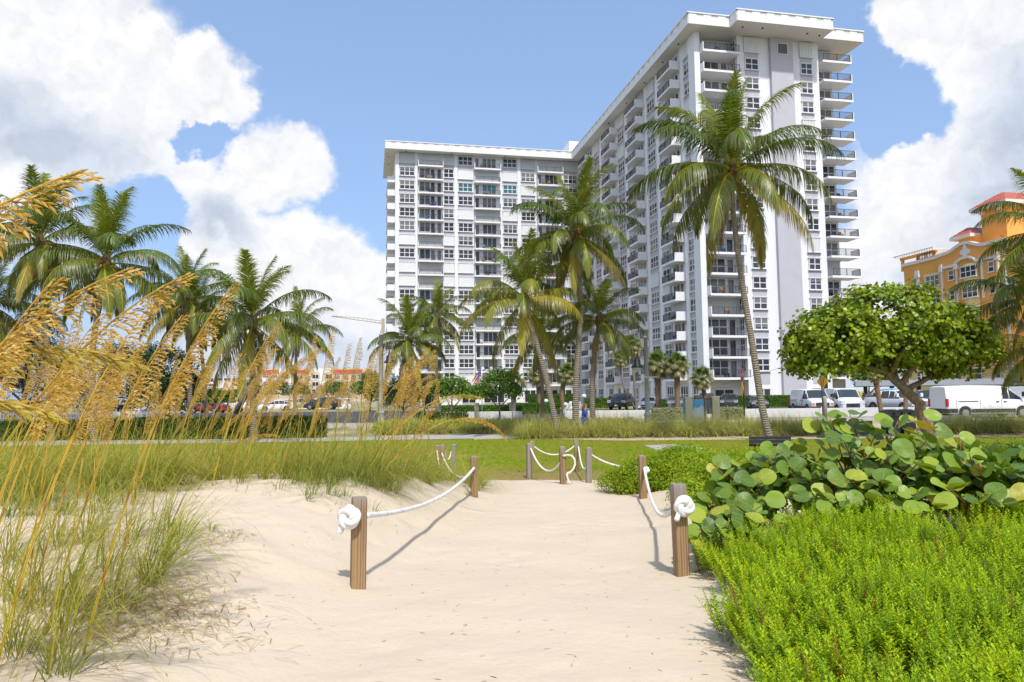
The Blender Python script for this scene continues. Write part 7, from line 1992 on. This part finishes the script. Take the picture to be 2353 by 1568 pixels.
# picture sign
q0 = P(1583, 960, 41); q1 = P(1645, 960, 41); zt = float(P(1583, 912, 41)[2])
ps = empty('picture_sign', (q0[0], 41, 0), label='beige framed picture sign of beach towers and paddle boards', cat='sign')
wd = float(q1[0] - q0[0])
for x in (0, wd):
    MB().bevbox(x - .21, x + .21, -.16, .16, 0, zt, .015).obj('post', 'sign_beige', ps)
MB().box(.212, wd - .212, -.05, .05, zt - .14, zt - .06).obj('rail', 'rust_metal', ps)
MB().box(wd - .68, wd - .58, -.05, .05, .1, zt - .142).obj('upright', 'rust_metal', ps)
MB().box(wd - .578, wd - .213, -.01, .02, zt - 1.0, zt - .142).obj('side_panel', 'plastic_grey', ps)
MB().box(-.30, -.213, .05, .10, .5, zt - .05).obj('side_panel', 'poster_sky', ps)
u0, u1, v0, v1 = .215, .215 + .80, .30, zt - .16
pic = MB().box(u0, u1, -.04, 0, v0, v1).obj('picture', 'poster_sky', ps)
pw_ = u1 - u0; ph = v1 - v0
def pbit(poly, mt, nm, y=-.044):
    MB().slabxz([(u0 + a * pw_, v0 + b * ph) for a, b in poly], y, y + .003).obj(nm, mt, pic)
pbit([(0, 0), (1, 0), (1, .36), (0, .36)], 'poster_sand', 'picture_sand')
pbit([(0, .55), (.15, .72), (.4, .66), (.62, .8), (.95, .66), (1, .5), (1, .37), (0, .37)], 'poster_cloud', 'picture_cloud')
for a, b, h in ((.02, .12, .55), (.17, .27, .52), (.30, .55, .70), (.60, .72, .58), (.75, .88, .60)):
    pbit([(a, .37), (b, .37), (b, h), (a, h)], 'poster_tower', 'picture_tower', -.048)
for i, (a, mt) in enumerate(((.02, 'sign_red'), (.28, 'sign_white'), (.50, 'poster_pink'), (.80, 'poster_sky'))):
    pbit([(a, .22), (a + .06, .26), (a + .2, .16), (a + .27, .06), (a + .2, .05), (a + .07, .12)] if i else [(0, .12), (.04, .2), (.05, .26), (0, .3)], mt, 'picture_board', -.048)
# flag
fq = P(1108, 960, 60)
fp = empty('flagpole', (fq[0], 60, STREET), label='white flagpole behind the small leafy tree', cat='flagpole')
fh = float(P(1110, 845, 60)[2]) - STREET
MB().tube([(0, 0, 0), (0, 0, fh)], [.05, .03], 8).obj('pole', 'frame_white', fp)
fl = empty('flag', (fq[0], 60, STREET + fh - .05), label='red white and blue striped flag hanging limp', cat='flag')
def fpt(u, v): return (-.08 - u * (.75 - .25 * v), .10 * math.sin(u * 9 + v * 3), -v * .9 - u * .95 - .12 * u * u)
for k in range(7):
    mb = MB(); a, b = k / 7, (k + 1) / 7; m = 10
    vs_ = [fpt(i / m, a) for i in range(m + 1)] + [fpt(i / m, b) for i in range(m + 1)]
    mb.add(vs_, [(i, i + 1, m + 2 + i, m + 1 + i) for i in range(m)], 0, True)
    mb.obj('stripe', 'flag_red' if k % 2 == 0 else 'sign_white', fl)
mb = MB(); vs_ = []
for j in range(5):
    for i in range(6): p = fpt(i / 5 * .42, j / 4 * .55); vs_.append((p[0], p[1] - .012, p[2]))
mb.add(vs_, [(j * 6 + i, j * 6 + i + 1, (j + 1) * 6 + i + 1, (j + 1) * 6 + i) for j in range(4) for i in range(5)], 0, True)
ca = mb.obj('canton', 'flag_blue', fl)
stars = MB()
for j in range(3):
    for i in range(4):
        p = fpt((i + .5) / 4 * .42, (j + .5) / 3 * .55)
        stars.slabxz([(p[0] + rr * math.sin(t), p[2] + rr * math.cos(t)) for t, rr in [(2 * math.pi * k / 10, .035 if k % 2 == 0 else .015) for k in range(10)]], p[1] - .02, p[1] - .016)
stars.obj('star', 'sign_white', ca)
# litter bins
for px, lb in ((2047, 'grey slatted litter bin with round hole, left of the pair'), (2083, 'grey slatted litter bin, right of the pair')):
    q = P(px, 990, 37.5)
    bn = empty('litter_bin', (q[0], 37.5, 0.012), label=lb, cat='litter bin', group='pair of slatted litter bins')
    w = .58; ht = 1.12
    MB().box(-w + .05, w - .05, -w + .05, w - .05, 0.02, ht - .02).obj('body', 'plastic_dark', bn)
    sl = MB().box(-.055, .055, -.02, 0, .04, ht - .05).mesh('slat', 'bin_grey')
    for k in range(8):
        link('slat', sl, bn, (-w + .12 + k * (2 * w - .24) / 7, -w + .05 - .003, 0))
    hd_ = MB().bevbox(-w - .02, w + .02, -w - .02, w + .02, ht, ht + .34, .03).add([(-w, -w, ht + .342), (w, -w, ht + .342), (w, w, ht + .342), (-w, w, ht + .342), (-w * .55, -w * .55, ht + .46), (w * .55, -w * .55, ht + .46), (w * .55, w * .55, ht + .46), (-w * .55, w * .55, ht + .46)], [(0, 1, 5, 4), (1, 2, 6, 5), (2, 3, 7, 6), (3, 0, 4, 7), (4, 5, 6, 7)]).obj('hood', 'bin_grey', bn)
    MB().slabxz([(.17 * math.cos(t), ht + .17 + .11 * math.sin(t)) for t in [2 * math.pi * k / 16 for k in range(16)]], -w - .03, -w - .022).obj('opening', 'black_metal', hd_)
    bn.scale = (.62, .62, .80)
# concrete seat walls
for pa, pb, Y, zt_, lb in ((1925, 2006, 39, .62, 'grey board-marked concrete seat wall behind the sea grape leaves'), (2158, 2236, 41, .78, 'low tan concrete block beside the white van wheel')):
    a = float(P(pa, 980, Y)[0]); b = float(P(pb, 980, Y)[0]); o = empty('seat_wall', (a, Y, 0), label=lb, cat='wall')
    for k in range(3):
        MB().bevbox((b - a) * k / 3 + .006, (b - a) * (k + 1) / 3 - .006, 0, .5, 0, zt_, .02).obj('block', 'concrete_grey' if pa < 2000 else 'concrete', o)
# rope fence by the road, right
rq = []
for i, (px, pb_, pt_) in enumerate([(2288, 993, 958), (2150, 996, 966), (2430, 990, 955)]):
    b = G(px, pb_); h = float(P(px, pt_, b[1])[2])
    MB().bevbox(-.06, .06, -.06, .06, -.1, h, .01).obj('wooden_post', 'concrete', loc=(b[0], b[1], 0), label=['short pale post of the roadside rope fence', 'pale rope post at the sea grape trunk foot', 'pale rope post beyond the right edge'][i], cat='post', group='roadside rope posts')
    rq.append(Vector((b[0], b[1], h * .85)))
for (a, b), lb in (((rq[1], rq[0]), 'thin twisted rope sagging to the pale post at right'), ((rq[0], rq[2]), 'thin twisted rope leaving the right edge')):
    root = empty('rope', a, label=lb, cat='rope', group='roadside ropes')
    mb = MB(); rope_mesh(mb, [p - a for p in rope_pts(a, b, .16, 40)], .03, True); mb.obj('cord', 'rope_white', root)
# bench top and slab on the lawn
bq = P(1733, 1032, 25); zb_ = float(P(1733, 1021, 25)[2])
bh = empty('bench', (bq[0], 25, 0.008), label='black metal bench half hidden by sea grape leaves', cat='bench')
for k in range(3):
    MB().bevbox(0, 1.5, k * .16, k * .16 + .13, zb_ - .04, zb_, .01).obj('seat_slat', 'black_metal', bh)
for k in range(3):
    MB().bevbox(0, 1.5, .50, .54, zb_ - .02 - .16 * (k + 1) * 0 + .12 * k - .1, zb_ + .12 * k - .01, .01).obj('back_slat', 'black_metal', bh)
for x in (.1, 1.4):
    MB().box(x - .03, x + .03, .02, .48, 0, .03).box(x - .03, x + .03, .22, .28, .031, zb_ - .042).obj('leg', 'black_metal', bh)
pa = [G(1480, 1024, .03), G(1548, 1021, .03), G(1620, 1031, .03), G(1505, 1033, .03)]
MB().prism([(p[0], p[1]) for p in pa][::-1], -.05, .035).obj('concrete_slab', 'concrete', label='small concrete pad set in the lawn', kind='structure')
# steps handrail
hq = P(1298, 950, 56)
hr_ = empty('handrail', (hq[0], 56, STREET), label='white tubular stair handrail left of the walking woman', cat='handrail')
w = float(P(1336, 950, 56)[0] - hq[0])
for yy in (0, 1.2):
    MB().tube([(0, yy, .15), (0, yy, .55), (w * .4, yy, 1.25), (w * .95, yy, 1.25), (w * .95, yy, 0)], .03, 6).tube([(0, yy, .3), (w * .4, yy, .8), (w * .95, yy, .8)], .022, 5).tube([(w * .4, yy, 0), (w * .4, yy, 1.25)], .03, 6).obj('rail', 'frame_white', hr_)
# globe lamps
for px, py, Y, lb in ((1342, 911, 66, 'white globe lamp beside the curved drive'), (1255, 922, 70, 'white globe lamp by the lobby fan palm'), (1300, 930, 72, 'low white globe light on the lobby hedge')):
    q = P(px, py, Y); gl = empty('globe_lamp', (q[0], Y, STREET), label=lb, cat='lamp', group='white globe lamps')
    zz = float(q[2]) - STREET
    MB().tube([(0, 0, 0), (0, 0, zz - .15)], .05, 8).obj('post', 'black_metal', gl)
    MB().lathe([(.02, -.22), (.13, -.18), (.20, -.08), (.22, .02), (.18, .13), (.10, .20), (0, .22)], 14, c=(0, 0, zz)).obj('globe', 'globe_white', gl)
# notice board by the drive
nq = P(1177, 938, 47); nb_ = empty('notice_sign', (nq[0], 47, STREET), label='small white parking notice with red lettering by the drive', cat='sign')
zz = float(P(1177, 934, 47)[2]) - STREET
MB().tube([(0, .03, 0), (0, .03, zz + .3)], .03, 6).obj('post', 'pole_grey', nb_)
bd_ = MB().box(-.19, .19, -.02, 0, zz - .27, zz + .27).obj('board', 'sign_white', nb_)
for k in range(4):
    MB().box(-.15, .15 - .06 * (k % 2), -.027, -.021, zz + .16 - k * .12, zz + .20 - k * .12).obj('text_line', 'sign_red', bd_)
for px, Y, lb in ((1095, 46.5, 'pale concrete pillar left of the drive'), (1009, 47.5, 'round white pillar between the small trees')):
    q = P(px, 950, Y); MB().bevbox(-.14, .14, -.14, .14, 0, 1.3, .02).bevbox(-.17, .17, -.17, .17, 1.302, 1.4, .02).obj('pillar', 'sign_beige', loc=(q[0], Y, STREET - .05), label=lb, cat='pillar')
# yellow bollards
for k, px in enumerate((1978, 2024)):
    q = P(px, 920, 65.5)
    MB().lathe([(.09, 0), (.09, 1.75), (.07, 1.85), (.0, 1.88)], 10).obj('bollard', 'kerb_yellow', loc=(q[0], 65.5, STREET), label=['yellow bollard left of the bright hedge', 'yellow bollard in the middle of the bright hedge'][k], cat='bollard', group='yellow bollards')
# utility pole and wires at the right
uq = P(2330, 950, 72); up = empty('utility_pole', (uq[0], 72, STREET), label='pale utility pole in front of the orange building', cat='utility pole')
MB().tube([(0, 0, 0), (0, 0, 17)], [.2, .14], 10).obj('pole', 'concrete', up)
for k, (pa, pb_) in enumerate([((2230, 862, 80), (2353, 835, 70)), ((2230, 866, 80), (2353, 842, 70)), ((1660, 884, 88), (2420, 640, 70))]):
    a = Vector(tuple(P(*pa))); b = Vector(tuple(P(*pb_)))
    MB().tube(rope_pts(a, b, .3, 16), .018, 4).obj('overhead_wire', 'black_metal', label=['upper short wire before the yellow annex', 'lower short wire before the yellow annex', 'long wire rising past the orange building'][k], cat='wire', group='overhead wires')
# leaning bare trunk far left
q = P(560, 960, 60)
MB().tube([tuple(P(540, 950, 60)), tuple(P(575, 890, 60)), tuple(P(597, 872, 60))], [.28, .22, .2], 8).obj('leaning_trunk', 'palm_bark', label='bare grey leaning trunk before the long motel', cat='tree')

# ------------------------------------------------------------------ the woman in blue
wq = P(1344, 960, 39.4)
person = empty('person', (wq[0], 39.4, 0.012), label='woman in loose blue dress and sunglasses walking right through the grass', cat='person')
sv = {'pel': ((0, 0, .93), .125), 'spi': ((.0, 0, 1.12), .11), 'che': ((.02, 0, 1.30), .125), 'nk0': ((.03, 0, 1.42), .06), 'nk': ((.045, 0, 1.48), .05), 'hd0': ((.06, 0, 1.55), .078), 'hd1': ((.055, 0, 1.62), .085), 'hd2': ((.05, 0, 1.68), .055),
      'nose': ((.135, 0, 1.585), .014), 'chin': ((.105, 0, 1.525), .03),
      'hl': ((.0, .09, .88), .095), 'kl': ((.17, .09, .50), .058), 'al': ((.14, .09, .09), .036), 'tl': ((.29, .09, .035), .028), 'hr': ((.0, -.09, .88), .095), 'kr': ((.02, -.09, .48), .058), 'ar': ((-.24, -.09, .16), .036), 'tr': ((-.14, -.09, .03), .028)}
se = [('pel', 'spi'), ('spi', 'che'), ('che', 'nk0'), ('nk0', 'nk'), ('nk', 'hd0'), ('hd0', 'hd1'), ('hd1', 'hd2'), ('hd0', 'nose'), ('hd0', 'chin'), ('pel', 'hl'), ('hl', 'kl'), ('kl', 'al'), ('al', 'tl'), ('pel', 'hr'), ('hr', 'kr'), ('kr', 'ar'), ('ar', 'tr')]
for s, nm, el, wr in ((1, 'L', (-.10, .22, 1.08), (-.02, .22, .85)), (-1, 'R', (.02, -.22, 1.08), (.20, -.2, .95))):
    sv['s' + nm] = ((.01, s * .165, 1.37), .055); sv['e' + nm] = (el, .04); sv['w' + nm] = (wr, .028); d_ = Vector(wr) - Vector(el); d_.normalize()
    hp = Vector(wr) + d_ * .07; sv['p' + nm] = (tuple(hp), .032)
    se += [('che', 's' + nm), ('s' + nm, 'e' + nm), ('e' + nm, 'w' + nm), ('w' + nm, 'p' + nm)]
    for k in range(5):
        fa = hp + d_ * (.05 if k else .02) + Vector((.018 * (k - 2), s * (-.02 if k == 0 else 0), 0)); fb = fa + d_ * (.035 if k else .02) + Vector((.01, s * -.015, 0))
        sv[f'f{nm}{k}'] = (tuple(fa), .009); sv[f'g{nm}{k}'] = (tuple(fb), .008); se += [('p' + nm, f'f{nm}{k}'), (f'f{nm}{k}', f'g{nm}{k}')]
names = list(sv); me = bpy.data.meshes.new('body'); me.from_pydata([sv[k][0] for k in names], [(names.index(a), names.index(b)) for a, b in se], [])
me.materials.append(MATS['skin'])
bo = link('body', me, person)
bo.modifiers.new('skin', 'SKIN'); 
for i, k in enumerate(names):
    me.skin_vertices[0].data[i].radius = (sv[k][1],) * 2
    me.skin_vertices[0].data[i].use_root = (k == 'pel')
bo.modifiers.new('smooth', 'SUBSURF').render_levels = 2
def oval(cx, cyy, rx, ry, z, n=16, ph=0, am=0.0): return [(cx + rx * (1 + am * math.sin(5 * t + ph)) * math.cos(t), cyy + ry * (1 + am * math.sin(5 * t + ph)) * math.sin(t), z) for t in [2 * math.pi * k / n for k in range(n)]]
MB().loft([oval(.03, 0, .075, .09, 1.43), oval(.02, 0, .12, .20, 1.38), oval(.01, 0, .165, .235, 1.25), oval(.0, 0, .165, .225, 1.1), oval(-.01, 0, .20, .24, .9, ph=1, am=.04), oval(-.02, 0, .24, .27, .72, ph=2, am=.07), oval(-.03, 0, .27, .29, .60, ph=3, am=.09)], 0, True, False, True).obj('dress', 'dress_blue', person)
slv = MB()
for s, el in ((1, (-.10, .22, 1.05)), (-1, (.02, -.22, 1.05))):
    slv.tube([(.01, s * .15, 1.37), ((el[0]) / 2, s * .205, 1.22), el], [.075, .08, .085], 10)
slv.obj('sleeve', 'dress_blue', person)
MB().loft([oval(.03, 0, .03, .03, 1.735), oval(.025, 0, .085, .085, 1.71), oval(-.0, 0, .105, .10, 1.64), oval(-.04, 0, .095, .105, 1.56), oval(-.085, 0, .085, .115, 1.46), oval(-.12, 0, .06, .10, 1.36), oval(-.13, 0, .03, .05, 1.27)], 0, True, True, True).obj('hair', 'hair_brown', person)
MB().bevbox(.115, .145, -.075, .075, 1.59, 1.625, .008).box(.0, .115, -.082, -.076, 1.605, 1.617).obj('sunglasses', 'black_metal', person)
bag = MB().bevbox(-.08, .14, -.30, -.22, .62, .84, .02).tube([(.03, -.26, .84), (.01, -.2, 1.1), (.0, -.15, 1.38)], .012, 5)
bag.obj('shoulder_bag', 'plastic_dark', label='dark shoulder bag carried by the woman in blue', cat='bag', loc=(wq[0], 39.4, 0.012))
